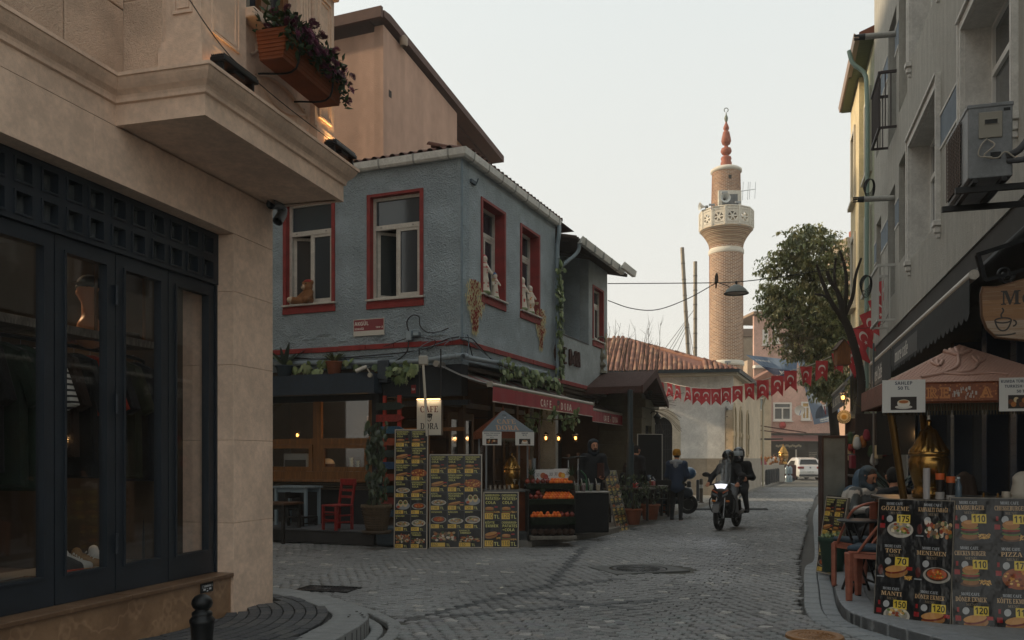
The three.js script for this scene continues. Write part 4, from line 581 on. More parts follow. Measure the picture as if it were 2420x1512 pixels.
{const B=(x,y,d)=>px(x,y,d);const jar=(lab,x,y,c,h)=>{const p=B(x,y,17.6),t=thing('cup_stack',lab,'cups',undefined,V(p.x,1.27,p.z));part(t,'stack',[0,1,2,3,4].map((i)=>lathe([[0.035,i*h/5],[0.045,i*h/5+h/5-0.008],[0.047,i*h/5+h/5-0.003]],12)),M(c,{r:0.5}));};
jar('stack of pale tins behind the timber cafe window',830,1095,0x9fb0a8,0.3);jar('short stack of printed tins beside the taller stack',845,1100,0x8ea39c,0.24);
const p=B(775,1095,17.7),t=thing('chef_bowl','white topped bowl standing behind the timber window sill','bowl',undefined,V(p.x,1.27,p.z));part(t,'bowl',lathe([[0.05,0],[0.13,0.06],[0.15,0.16],[0.15,0.17]],16),M(0x5a3a2a,{r:0.5}));part(t,'cloth_cover',ball(0.14,0,0.17,0,1,0.8,1),M(0xcac4b8,{r:0.9}));
const q=B(712,1065,18),s=thing('display_fridge','pale steel display cooler glimpsed behind the timber window','cooler',undefined,V(q.x,1.1,q.z),-22.5);part(s,'cabinet',rb(-0.3,0.3,0,0.55,-0.2,0.2,0.02),M(0x9aa0a2,{r:0.3,m:0.5}));part(s,'cabinet_glass',rb(-0.26,0.26,0.06,0.42,0.2,0.21,0.005),M(0x20262a,{r:0.05}));
}
{
const a=HB.Z(896,1000,0.05),b=HB.Z(950,1000,0.05),t=framed(HB,'slat_screen','screen of red, blue and orange arrow ended wooden slats','screen'),cs=[0x2f3b33,0x9c2e22,0x2c5e7c,0xa34a26,0x2b3a34,0x2a4f78,0x96452a,0x27484a,0x8b2f22,0x2f5470];
part(t,'upright',[bx(a.x+0.08,a.x+0.14,0.2,2.75,0.0,0.05),bx(b.x-0.10,b.x-0.03,0.2,2.75,0.0,0.05)],M(0xa93322,{r:0.7}));
cs.forEach((c,i)=>{const y=HB.Z(920,960+i*28,0.05).y,w=b.x-a.x;part(t,'slat',ext([[0,-0.065],[w,-0.065],[w+0.12,0],[w,0.065],[0,0.065]],0.025,0.004).translate(a.x-0.05,y,0.052),M(c,{r:0.75,map:'wood',rep:[1,4]}));});
}
{
const d=15.2,c=px(1014,987,d),w=62/F*d,h=83/F*d,t=thing('light_box_sign','white hanging light box sign with dog head and cafe name','sign',undefined,c,-14);
part(t,'case',rb(-w/2,w/2,-h/2,h/2,-0.1,0.0,0.012),M(0x2a2a2c,{r:0.5}));
dogSign(t,w,h);
part(t,'strip_lamp',rb(-w/2+0.02,w/2-0.02,h/2+0.002,h/2+0.025,0.0,0.06,0.006),M(0xffe6c0,{e:0xffcf90,ei:2.5}));
const L=new THREE.RectAreaLight(new THREE.Color(1,0.8,0.55),5,w-0.04,0.03);L.position.set(0,h/2-0.004,0.05);L.lookAt(t.localToWorld(V(0,-h/2,0.0)));L.rotation.set(-Math.PI/2+0.35,0,0);L.name='lamp_light';t.add(L);
part(t,'hanger',[rod(V(-w/2+0.03,h/2,-0.05),V(-w/2+0.03,h/2+0.9,-0.05),0.012),rod(V(w/2-0.03,h/2,-0.05),V(w/2-0.03,h/2+0.9,-0.05),0.012)],M(0x2a2a2c));
const k=thing('awning_crank','white awning crank rod hanging before the light box sign','crank');const a=px(1000,862,14.9),b=px(1009,1030,14.7);
part(k,'rod',[tube([a,px(1005,940,14.8),b],0.022,8,8)],M(0xb9b2a4,{r:0.5}));part(k,'hook',tube([a,px(997,856,14.9),px(999,846,14.9),px(1005,852,14.9)],0.012,10),M(0xb9b2a4,{r:0.5}));part(k,'gear_box',[rb(a.x-0.08,a.x+0.08,a.y+0.0,a.y+0.16,a.z-0.1,a.z+0.02,0.02)],M(0xa9a79f,{r:0.5}));
}
function dogHead(g,x,y,s,dark,light){
g.save();g.translate(x,y);g.scale(s,s);g.fillStyle=dark;g.beginPath();g.moveTo(-40,-30);g.quadraticCurveTo(-44,-46,-20,-44);g.quadraticCurveTo(0,-52,20,-44);g.quadraticCurveTo(44,-46,40,-30);g.quadraticCurveTo(38,-14,32,-8);g.quadraticCurveTo(34,24,14,44);g.quadraticCurveTo(0,54,-14,44);g.quadraticCurveTo(-34,24,-32,-8);g.quadraticCurveTo(-38,-14,-40,-30);g.fill();
g.fillStyle=light;g.beginPath();g.ellipse(-12,-18,5,3,0,0,7);g.ellipse(12,-18,5,3,0,0,7);g.fill();g.beginPath();g.moveTo(-22,6);g.quadraticCurveTo(-24,30,0,42);g.quadraticCurveTo(24,30,22,6);g.quadraticCurveTo(10,-4,0,6);g.quadraticCurveTo(-10,-4,-22,6);g.fill();g.fillStyle=dark;g.beginPath();g.ellipse(0,4,9,6,0,0,7);g.fill();g.beginPath();g.moveTo(-12,18);g.quadraticCurveTo(0,30,12,18);g.quadraticCurveTo(0,22,-12,18);g.fill();g.restore();
}
function dogSign(t,w,h){
part(t,'sign_face',quad(w-0.01,h-0.01).translate(0,0,0.003),paint(384,512,(g,W,Hh)=>{g.fillStyle='#c9c4b8';g.fillRect(0,0,W,Hh);g.fillStyle='#5a1c18';fit(g,'CAFE',48,175,290,130,'bold $px serif');g.fillStyle='#17181c';fit(g,'DORA',52,425,286,128,'bold $px serif');dogHead(g,196,250,1.25,'#17181c','#c9c4b8');},{r:0.5}));
}
function awning(name,t0,t1,zb,yb,zf,yf,vh,label,cs){
const t=framed(HR,name,label,'awning'),n=22,P=[],st=(t1-t0)/n,m1=M(0x8d8a86,{r:0.9,ds:true,map:'dirt',rep:0.8}),m2=M(0x6b3233,{r:0.9,ds:true});
for(let i=0;i<n;i++)part(t,'cloth_stripe',[[t0+i*st,t0+(i+0.78)*st,m1],[t0+(i+0.78)*st,t0+(i+1)*st,m2]].map(([a,b])=>{const q=[];for(let k=0;k<5;k++){const f=k/5,g=(k+1)/5,s=(v)=>-0.05*Math.sin(v*Math.PI);const A=V(a,yb+(yf-yb)*f+s(f),zb+(zf-zb)*f),B=V(b,A.y,A.z),C=V(b,yb+(yf-yb)*g+s(g),zb+(zf-zb)*g),D=V(a,C.y,C.z);q.push(...A.toArray(),...D.toArray(),...C.toArray(),...A.toArray(),...C.toArray(),...B.toArray());}return fromTris(q);}),i % 3===2?m2:m1);
part(t,'front_bar',[rod(V(t0-0.04,yf,zf),V(t1+0.04,yf,zf),0.04,0.04,12)],M(0xb8b2a6,{r:0.4,m:0.2,map:'dirt'}));part(t,'bar_cap',[rb(t0-0.07,t0-0.03,yf-0.05,yf+0.05,zf-0.06,zf+0.05,0.01),rb(t1+0.03,t1+0.07,yf-0.05,yf+0.05,zf-0.06,zf+0.05,0.01)],M(0x9c978d));
const w=t1-t0,ns=48,vg=new THREE.PlaneGeometry(w,vh,ns,3),p=vg.attributes.position;for(let i=0;i<p.count;i++){const x=p.getX(i),y=p.getY(i);p.setZ(i,0.012*Math.sin(x*9)*(0.5-y/vh)+0.006*Math.sin(x*23+1));}vg.computeVertexNormals();vg.translate((t0+t1)/2,yf-0.035-vh/2,zf+0.03);
const vm=paint(1024,Math.round(1024*vh/w),(g,W,Hh)=>{g.fillStyle='#a02c38';g.fillRect(0,0,W,Hh);for(let i=0;i<60;i++){g.fillStyle=`rgba(${i % 2 ? '60,10,18' : '150,60,66'},0.05)`;g.fillRect(rnd()*W,0,rr(4,40),Hh);}g.fillStyle='#f0e8da';fit(g,'C A F E',W*cs[0],Hh*0.84,W*cs[1],Hh*0.78,'bold $px sans-serif');fit(g,'D O R A',W*cs[2],Hh*0.84,W*cs[1],Hh*0.78,'bold $px sans-serif');dogHead(g,W*cs[3],Hh*0.5,Hh/130,'#3a3230','#b98a4a');});vm.side=THREE.DoubleSide;
part(t,'valance',vg,vm);part(t,'valance_hem',rod(V(t0,yf-0.04-vh,zf+0.03),V(t1,yf-0.04-vh,zf+0.03),0.012,0.012,6),M(0xb9b0a4,{r:0.5}));
part(t,'folding_arm',[bar(V(t0+0.5,yb-0.12,zb+0.05),V(t0+1.1,(yb+yf)/2-0.1,(zb+zf)/2),0.05,0.06),bar(V(t0+1.1,(yb+yf)/2-0.1,(zb+zf)/2),V(t0+0.5,yf-0.03,zf-0.05),0.05,0.05),bar(V(t1-0.5,yb-0.12,zb+0.05),V(t1-1.1,(yb+yf)/2-0.1,(zb+zf)/2),0.05,0.06),bar(V(t1-1.1,(yb+yf)/2-0.1,(zb+zf)/2),V(t1-0.5,yf-0.03,zf-0.05),0.05,0.05)],M(0xa9a49a,{r:0.5}));
part(t,'rear_tube',rod(V(t0,yb,zb),V(t1,yb,zb),0.06,0.06,10),M(0x8f8b83,{r:0.5}));
}
awning('cafe_awning',-0.27,5.75,-0.4,3.29,0.71,2.87,0.265,'long red awning with cafe name and dog emblem over the fruit stand',[0.4,0.16,0.61,0.585]);
awning('cafe_awning',6.75,9.7,-0.35,3.2,0.40,2.80,0.27,'shorter red awning beside the drinking fountain house',[0.32,0.18,0.6,0.545]);
// ---------- menu boards ----------
function foodArt(g,kind,x,y,w,h){
const E=(cx,cy,rx,ry,c)=>{g.fillStyle=c;g.beginPath();g.ellipse(x+cx*w,y+cy*h,rx*w,ry*h,0,0,7);g.fill();};
const fries=(cx,cy,s)=>{for(let i=0;i<26;i++){g.save();g.translate(x+(cx+(rnd()-0.5)*s)*w,y+(cy+(rnd()-0.5)*s*0.5)*h);g.rotate(rr(-1.2,1.2));g.fillStyle=['#b98a3e','#c99a4c','#a5772f','#d3aa62'][i % 4];g.fillRect(-w*0.05,-h*0.018,w*0.1,h*0.036);g.restore();}};
if(kind==='burger'){E(.3,.86,.34,.1,'#5b3a22');fries(.76,.78,.34);E(.3,.78,.26,.12,'#8a5a2c');E(.3,.66,.30,.08,'#4c6b2c');E(.3,.6,.27,.08,'#3a2016');E(.3,.53,.29,.06,'#8c2a1e');E(.3,.46,.29,.05,'#6d8a3c');E(.3,.33,.27,.17,'#a8713a');E(.26,.26,.15,.07,'#c08a50');g.fillStyle='#a0211f';g.fillRect(x+.62*w,y+.12*h,.2*w,.14*h);}
else if(kind==='sub'){g.save();g.translate(x+.42*w,y+.5*h);g.rotate(-0.2);g.fillStyle='#9a6a38';g.beginPath();g.ellipse(0,h*.08,w*.4,h*.2,0,0,7);g.fill();g.fillStyle='#6d2418';g.beginPath();g.ellipse(0,0,w*.36,h*.11,0,0,7);g.fill();g.fillStyle='#c08c52';g.beginPath();g.ellipse(0,-h*.1,w*.38,h*.14,0,0,7);g.fill();g.restore();g.fillStyle='#9c2220';g.fillRect(x+.78*w,y+.3*h,.2*w,.14*h);fries(.86,.75,.2);}
else if(kind==='plate'){E(.5,.55,.46,.34,'#b8b2a6');E(.5,.52,.38,.26,'#8f8a80');for(let i=0;i<26;i++)E(.5+rr(-.3,.3),.5+rr(-.18,.18),.06,.05,['#b0813e','#8c3a22','#5d7a34','#c9a35c','#d2c6ae'][i % 5]);}
else if(kind==='pan'){E(.5,.55,.46,.32,'#9a958c');E(.5,.52,.38,.26,'#3a2418');E(.5,.5,.33,.21,'#a8481f');for(let i=0;i<16;i++)E(.5+rr(-.22,.22),.5+rr(-.13,.13),.035,.03,['#c9702c','#5d7a34','#d8a24a'][i % 3]);}
else if(kind==='wrap'){E(.5,.6,.46,.32,'#8e9296');for(const cx of[.35,.66]){E(cx,.42,.16,.28,'#c9b48c');E(cx,.36,.11,.14,'#47642c');E(cx+.02,.34,.05,.06,'#8c2e22');}E(.2,.7,.1,.1,'#b0481f');}
else if(kind==='pizza'){E(.5,.6,.52,.4,'#8e4a22');for(let i=0;i<40;i++)E(.5+rr(-.45,.45),.6+rr(-.32,.32),.05,.04,['#a03a1e','#c98a3c','#6b2a18','#d8b060'][i % 4]);}
else if(kind==='spread'){for(let i=0;i<60;i++)E(rr(.08,.92),rr(.2,.8),.06,.09,['#6d5a48','#8c3a26','#b39a72','#c9c0b0','#4a5a36','#a8672f'][i % 6]);}
}
function menuCell(g,x,y,w,h,[lines,kind,price]){
g.fillStyle='#15171b';g.fillRect(x,y,w,h);g.strokeStyle='#5a5f66';g.lineWidth=2;g.strokeRect(x+1,y+1,w-2,h-2);
const n=Math.min(lines.length,3),lh=h*(kind==='none'?0.2:0.14);g.fillStyle='#d0cb78';lines.slice(0,n).forEach((s,i)=>fit(g,s,x+w*0.04+(i?w*0.03:0),y+lh*(i+0.95),w*0.9,lh*(i?1.05:0.85),'bold $px sans-serif'));
foodArt(g,kind,x+w*0.02,y+h*0.04+lh*n,w*0.96,h*0.9-lh*n-h*0.16);
g.fillStyle='#dcb855';const pw=w*0.5;g.fillRect(x+w*0.03,y+h*0.75,pw,h*0.22);g.fillStyle='#1a1a18';fit(g,price,x+w*0.05,y+h*0.93,pw*0.9,h*0.2,'$px sans-serif');g.fillStyle='#c6c27c';fit(g,'TL',x+w*0.57,y+h*0.95,w*0.38,h*0.2,'bold $px sans-serif');
}
const HB_=[['HAMBURGER+','PATATES+','COLA'],'burger','110'],CB=[['CHEESEBURGER+','PATATES+','COLA'],'burger','120'],KE=[['KÖFTE','EKMEK'],'sub','110'],CK=[['CHIKENBURGER+','PATATES','+COLA'],'burger','110'],DE=[['DÖNER EKMEK+','PATATES+','COLA'],'sub','110'],PZ=[['PİZZA+'],'pizza','175'],KD=[['KÖFTE','DÜRÜM'],'plate','125'],DD=[['DÜRÜMDÖNER','PATATES+','COLA'],'sub','110'],VD=[[],'wrap','125'],ME=[['MENEMEN'],'pan','70'],GO=[['GÖZLEME','+'],'plate','150'],MA=[['MANTI+'],'plate','150'],KT=[[],'spread','350'],KA=[['KAHVALTI','TABAGI+'],'spread','150'];
function menuBoard(name,label,p,deg,lean,w,h,cols,rows,cells){
const t=thing(name,label,'menu board',undefined,p,deg);t.rotation.order='YXZ';t.rotation.x=-rad(lean);
const W=Math.round(cols*170),Hh=Math.round(W*h/w),m=paint(W,Hh,(g)=>{g.fillStyle='#b5ab9c';g.fillRect(0,0,W,Hh);const b=8;cells.forEach((c,i)=>{const[cx,cy,cw]=c[1];menuCell(g,b+cx*(W-2*b)/cols,b+cy*(Hh-2*b)/rows,cw*(W-2*b)/cols,(Hh-2*b)/rows,c[0]);});},{r:0.4,bs:0.012});
part(t,'print',quad(w-0.012,h-0.012).translate(0,h/2+0.01,0.0035),m);
part(t,'backing',rb(-w/2,w/2,0.01,h+0.01,-0.035,0,0.006),M(0x8f867a,{r:0.7,map:'wood',rep:[2,1]}));
part(t,'prop',[bar(V(-w*0.3,h*0.7,-0.04),V(-w*0.3,0.03,-0.045-h*Math.sin(rad(lean))*1.2-0.22),0.03,0.03),bar(V(w*0.3,h*0.7,-0.04),V(w*0.3,0.03,-0.045-h*Math.sin(rad(lean))*1.2-0.22),0.03,0.03)],darkWood);return t;
}
const grid=(cols,list)=>list.map((c,i)=>[c,[i % cols,Math.floor(i/cols),1]]);
{
const at=(x,y)=>gd(x,y);const sz=(a,b,d)=>(b-a)/F*d;
const pA=at(970,1299.5),dA=-pA.z;menuBoard('menu_board','tall narrow menu board of two columns beside the slat screen',pA,-3,3,sz(931,1012,dA),sz(1014,1299,dA),2,7,grid(2,[HB_,CB,KE,CK,DE,PZ,KD,DD,VD,ME,GO,MA,KT,KA]));
const pB=at(1077,1297),dB=-pB.z;menuBoard('menu_board','widest menu board of three columns before the coffee kiosk',pB,2,3,sz(1014,1140,dB),sz(1074,1297,dB),3,5,[...grid(3,[HB_,CB,CK,KE,DE,PZ,[KD[0],KD[1],'110'],DD,VD,ME,GO,MA]),[KT,[0,4,1.65]],[KA,[1.65,4,1.35]]]);
const pC=at(1184,1297),dC=-pC.z;menuBoard('menu_board','short menu board of four dishes against the coffee kiosk base',pC,0,2,sz(1142,1227,dC),sz(1163,1297,dC),2,2,grid(2,[HB_,CB,KE,CK]));
const pD=gd(1474,1256);menuBoard('menu_board','menu board leaning back over the kerb beside potted plants',pD.clone().add(V(0,0.0,0)),58,14,0.62,1.32,3,6,grid(3,[HB_,CB,CK,KE,DE,PZ,KD,DD,VD,ME,GO,MA,KE,CK,HB_,KT,KA,ME]));
}
// ---------- coffee kiosk ----------
function urn(t,k=1){
const br=M(0xb58a4a,{r:0.24,m:0.9,map:'dirt',rep:2}),g=lathe([[0.0,0.62],[0.012,0.615],[0.02,0.6],[0.012,0.575],[0.02,0.565],[0.03,0.55],[0.05,0.54]],20);
const cone=new THREE.LatheGeometry([[0.135,0.36],[0.14,0.37],[0.12,0.40],[0.09,0.46],[0.062,0.52],[0.05,0.54]].map(([r,y])=>new THREE.Vector2(r,y)),64),p=cone.attributes.position;
for(let i=0;i<p.count;i++){const x=p.getX(i),y=p.getY(i),z=p.getZ(i),a=Math.atan2(z,x),f=1+0.07*Math.sin(a*14+y*26);p.setX(i,x*f);p.setZ(i,z*f);}cone.computeVertexNormals();
const L=[part(t,'urn_finial',g,br),part(t,'urn_dome',cone,br),part(t,'urn_body',lathe([[0.11,0],[0.125,0.01],[0.125,0.06],[0.105,0.075],[0.11,0.1],[0.14,0.2],[0.15,0.27],[0.145,0.31],[0.13,0.325],[0.145,0.335],[0.148,0.36],[0.13,0.365]],28),br),part(t,'urn_tap',[rod(V(0,0.14,0.1),V(0,0.14,0.2),0.014),rod(V(0,0.15,0.19),V(0,0.1,0.19),0.01),rod(V(-0.03,0.165,0.18),V(0.03,0.165,0.18),0.008)],M(0x9a958c,{r:0.3,m:0.8}))];
return L;
}
const copper=M(0x8a4a2c,{r:0.5,m:0.55,map:'mottle',rep:2,bump:'stucco',brep:2.5,bs:0.02});
const paper=(lines,art,w,h)=>paint(256,Math.round(256*h/w),(g,W,Hh)=>{g.fillStyle='#cfcdc8';g.fillRect(0,0,W,Hh);g.fillStyle='#1c2438';g.textBaseline='alphabetic';lines.forEach((s,i)=>fit(g,s,10,Hh*(0.15+i*0.15),W-20,Hh*(lines.length>2?0.115:0.14),'bold $px sans-serif','center'));const y=Hh*0.52,hh=Hh*0.4;g.fillStyle='#221812';g.fillRect(W*0.2,y,W*0.6,hh);const E=(cx,cy,rx,ry,c)=>{g.fillStyle=c;g.beginPath();g.ellipse(W*cx,y+hh*cy,W*rx,hh*ry,0,0,7);g.fill();};if(art==='cup'){E(.5,.78,.2,.15,'#c8c2b6');E(.5,.5,.15,.3,'#d6d0c4');E(.5,.38,.14,.16,'#d8c8a8');E(.5,.38,.11,.12,'#a8622c');}else{for(let i=0;i<9;i++)E(.26+i*.06,.5+.2*Math.sin(i*2),.06,.2,['#6b3a1e','#a8672f','#c9b48c','#3a2418'][i % 4]);}});
{
const p=gd(1198,1291),k=thing('coffee_kiosk','copper coffee kiosk with painted pyramid roof and glass sides','kiosk',undefined,p,14),d=-p.z,s=d/F;
const hw=0.375,yc=(1291-1157)*s,ye=(1291-1050)*s,ya=(1291-966)*s,yr=(1291-1020)*s;
part(k,'base_cabinet',rb(-hw,hw,0.14,yc-0.04,-0.6,0.0,0.01),copper);
for(const x of[-hw+0.07,hw-0.07])part(k,'wheel',[rod(V(x,0.075,-0.05),V(x+0.05,0.075,-0.05),0.075,0.075,14)],M(0x16171a,{r:0.7}));
part(k,'counter',rb(-hw-0.04,hw+0.04,yc-0.039,yc,-0.64,0.04,0.008),M(0x6b6d6e,{r:0.35,m:0.6}));
for(const[x,z]of[[-hw,0],[hw,0],[-hw,-0.6],[hw,-0.6]])part(k,'corner_post',bx(x-0.015,x+0.015,yc,yr,z-0.015,z+0.015),M(0x7d8184,{r:0.35,m:0.7}));
part(k,'glass_side',[bx(-hw,hw,yc+0.001,yr-0.1,-0.603,-0.6),bx(-hw-0.003,-hw,yc+0.001,yr-0.1,-0.58,-0.02)],glass);
const e=hw+0.09,z0=0.1,z1=-0.7,ap=V(0,ya,-0.3),c=[V(-e,yr,z0),V(e,yr,z0),V(e,yr,z1),V(-e,yr,z1)];
const tri=(a,b,q)=>{const g=fromTris([...a.toArray(),...b.toArray(),...q.toArray()]);return g;};
const gf=new THREE.BufferGeometry();gf.setAttribute('position',new THREE.BufferAttribute(new Float32Array([...c[0].toArray(),...c[1].toArray(),...ap.toArray()]),3));gf.setAttribute('uv',new THREE.BufferAttribute(new Float32Array([0,0,1,0,0.5,1]),2));gf.computeVertexNormals();
part(k,'roof_front',gf,paint(512,256,(g,W,Hh)=>{g.fillStyle='#4d565c';g.fillRect(0,0,W,Hh);for(let i=0;i<400;i++){g.fillStyle=`rgba(30,36,40,${rnd() * 0.3})`;g.fillRect(rnd()*W,rnd()*Hh,6,4);}g.fillStyle='#9a7350';fit(g,'CAFE',165,165,190,70,'bold $px serif');fit(g,'DORA',140,238,240,76,'bold $px serif');dogHead(g,256,80,0.55,'#2c3236','#8d9094');}));
part(k,'roof_panel',[tri(c[1],c[2],ap),tri(c[2],c[3],ap),tri(c[3],c[0],ap)],copper);
part(k,'roof_fascia',[bx(-e,e,yr-0.12,yr-0.001,z0-0.02,z0),bx(-e,-e+0.02,yr-0.12,yr-0.001,z1,z0-0.021),bx(e-0.02,e,yr-0.12,yr-0.001,z1,z0-0.021),bx(-e+0.021,e-0.021,yr-0.12,yr-0.001,z1,z1+0.02)],copper);
part(k,'ridge_finial',lathe([[0.02,ya-0.02],[0.03,ya+0.01],[0.012,ya+0.04],[0,ya+0.09]],10).translate(0,0,-0.3),copper);
for(let i=0;i<40;i++)part(k,'fringe',new THREE.ConeGeometry(0.014,0.075,5).rotateX(Math.PI).translate(-e+(i+0.5)/40*2*e,yr-0.155,z0-0.01),M(0x6d6a5a,{r:1}));
part(k,'copper_panel',[rb(hw-0.16,hw-0.01,0.25,yc-0.2,0.0,0.012,0.01)],copper);
const sg=(x0,x1,lines,art)=>{const w=x1-x0,h=0.235,q=part(k,'price_sheet',quad(w,h).translate((x0+x1)/2,yr-0.005-h/2,z0+0.012),paper(lines,art,w,h));q.material.side=THREE.DoubleSide;};
sg(-e+0.0,-e+0.34,['KUMDA TÜRK KAHVESİ','TURKISH COFFEE','50 TL'],'pan');sg(e-0.34,e,['SAHLEP','50 TL'],'cup');
const u=thing('coffee_urn','small brass urn with swirled dome inside the coffee kiosk','urn',undefined,k.localToWorld(V(0.16,yc,-0.28)),14);urn(u);u.scale.setScalar(1.05);
const jm=M(0x8a8378,{r:0.35,m:0.6});for(let i=0;i<5;i++){const j=thing('coffee_pot','small metal coffee pot in the row on the kiosk counter','pot','coffee pots on the kiosk',k.localToWorld(V(-0.28+i*0.085,yc,-0.08)),14);part(j,'pot',lathe([[0.03,0],[0.034,0.02],[0.024,0.06],[0.03,0.08]],12),jm);part(j,'handle',rod(V(0.02,0.06,0),V(0.05,0.1,0.02),0.005),darkWood);}
}
{
const mk=(lab,x,yb,yt,d,c)=>{const p=px(x,yb,d),s=d/F,h=(yb-yt)*s,t=thing('cup_tower',lab,'cups',undefined,p),n=Math.round(h/0.03),m=M(c,{r:0.5});for(let i=0;i<n;i++)part(t,'cup',lathe([[0.028,i*h/n],[0.038,i*h/n+h/n*0.95],[0.041,i*h/n+h/n*0.97],[0.041,i*h/n+h/n]],12),m);};
mk('tall tower of clear plastic cups between kiosk and fruit stand',1262,1130,1083,15.55,0x9aa4ac);mk('slim tower of paper cups with red stripes by the kiosk',1252,1128,1086,15.5,0xb99a80);
}
// ---------- fruit stand ----------
{
const p=gd(1308,1278,0.12),d=-p.z,s=d/F,t=thing('fruit_stand','tiered fruit stand with green turf edging beside the kiosk','stand',undefined,p,8),hw=57*s,turf=M(0x1f3a1a,{r:1,bump:'stucco',brep:6,bs:0.03,map:'grit',rep:5});
const Y=(y)=>(1278-y)*s+0.0,tiers=[[1157,1143,-0.34,1.0],[1193,1180,-0.2,1.02],[1240,1222,-0.06,0.95]];
tiers.forEach(([y0,y1,z,k])=>{part(t,'turf_edge',rb(-hw*k,hw*k,Y(y0),Y(y1),z-0.02,z+0.06,0.01),turf);part(t,'tray',bx(-hw*k,hw*k,Y(y1)-0.05,Y(y1)-0.03,z-0.3,z-0.021),M(0x22201c,{r:0.9}));});
part(t,'side_panel',[bx(-hw-0.02,-hw,0,Y(1160),-0.66,-0.05),bx(hw*0.96,hw*0.98,0,Y(1160),-0.66,-0.1),bx(-hw,hw*0.95,0.0,Y(1143),-0.68,-0.66)],M(0x2a2a28,{r:0.9}));
part(t,'bottom_tray',[rb(-hw,hw*0.95,0.03,0.09,-0.4,0.12,0.01)],M(0x7c776e,{r:0.8,map:'wood',rep:[1,3]}));
const orG=new THREE.SphereGeometry(0.036,12,9),om=[0xd9691a,0xd05c14,0xe07a24].map((c)=>M(c,{r:0.55,bump:'fine',brep:3,bs:0.001})),pm=[0x7c2f22,0x8c3a26,0x6a2a20].map((c)=>M(c,{r:0.5}));
const pomG=merge([ball(0.045,0,0,0,1,0.94,1),new THREE.CylinderGeometry(0.016,0.01,0.022,6,1,true).translate(0,0.05,0)]);
const put=(name,lab,cat,grp,g,m,x,y,z)=>{const o=part(scene,name,g,m);o.position.copy(t.localToWorld(V(x,y,z)));o.rotation.set(rr(-0.5,0.5),rr(0,6),rr(-0.5,0.5));tag(o,lab,cat,grp);};
t.updateMatrixWorld(true);
const orange=(x,y,z,k,lab)=>put('orange',lab,'orange','oranges on the fruit stand',orG,om[k % 3],x,y,z),pom=(x,y,z,k,lab)=>put('pomegranate',lab,'pomegranate','pomegranates on the fruit stand',pomG,pm[k % 3],x,y,z);
const T1='orange in the top tier of the fruit stand',T2='orange heaped in the middle tier of the fruit stand',T3='orange in the lowest fruit tier above the coconuts';
for(let i=0;i<8;i++)orange(0.02+i*0.052,Y(1143)+0.02,-0.36-rr(0,0.01),i,T1);for(let i=0;i<6;i++)orange(0.06+i*0.055,Y(1143)+0.055,-0.43,i,T1);for(let i=0;i<4;i++)pom(-0.3+i*0.09,Y(1143)+0.035,-0.38,i,'dark red pomegranate in the top tier of the fruit stand');pom(-hw+0.02,Y(1143)+0.03,-0.36,1,'dark red pomegranate in the top tier of the fruit stand');
for(let r=0;r<3;r++)for(let i=0;i<10-r;i++)orange(-0.12+r*0.03+i*0.056,Y(1180)+0.02+r*0.035,-0.22-r*0.055,i,T2);for(let i=0;i<3;i++)pom(-hw+0.06+i*0.09,Y(1180)+0.035,-0.24,i,'dark red pomegranate piled left in the middle tier');pom(-hw+0.19,Y(1180)+0.10,-0.26,0,'dark red pomegranate piled left in the middle tier');
for(let i=0;i<9;i++)orange(-hw+0.06+i*0.06,Y(1222)+0.02,-0.08,i,T3);for(const i of[0,1,2,4,6,7])orange(-hw+0.1+i*0.06,Y(1222)+0.06,-0.13,i,T3);for(let i=0;i<3;i++)pom(hw-0.25+i*0.09,Y(1222)+0.035,-0.1,i,'dark red pomegranate at the end of the lowest tier');
const cocM=M(0x4a3324,{r:0.95,map:'wood',rep:[8,2],bump:'stucco',brep:8,bs:0.01}),cg=ball(0.062,0,0,0,1,0.95,1.05);for(let i=0;i<7;i++)put('coconut','brown hairy coconut in the bottom tray of the fruit stand','coconut','coconuts in the bottom tray',cg,cocM,-hw+0.09+i*0.108,0.152,-0.0-rr(0,0.05));
const pine=(x,y,z,sc,lab)=>{const q=thing('pineapple',lab,'pineapple','pineapples on the fruit stand',t.localToWorld(V(x,y,z)));part(q,'fruit',ball(0.06,0,0.08,0,1,1.35,1),M(0x5a4520,{r:0.8,bump:'stucco',brep:5,bs:0.02}));for(let i=0;i<16;i++){const a=i*2.4,l=0.1+0.008*i;const m=part(q,'leaf',new THREE.ConeGeometry(0.014,l,4).translate(0,l/2,0),M(0x33452a,{r:0.8}));m.position.set(0,0.15,0);m.rotation.set(Math.cos(a)*(1.0-i*0.055),0,Math.sin(a)*(1.0-i*0.055));}q.scale.setScalar(sc);};
pine(-hw+0.1,Y(1143)-0.01,-0.45,1,'pineapple with spiky crown beside the pomegranate juice sign');pine(hw-0.02,Y(1143)-0.02,-0.40,1,'pineapple with spiky crown beside the orange juice sign');pine(-0.14,Y(1180)+0.0,-0.3,0.75,'small pineapple between pomegranates and oranges in middle tier');
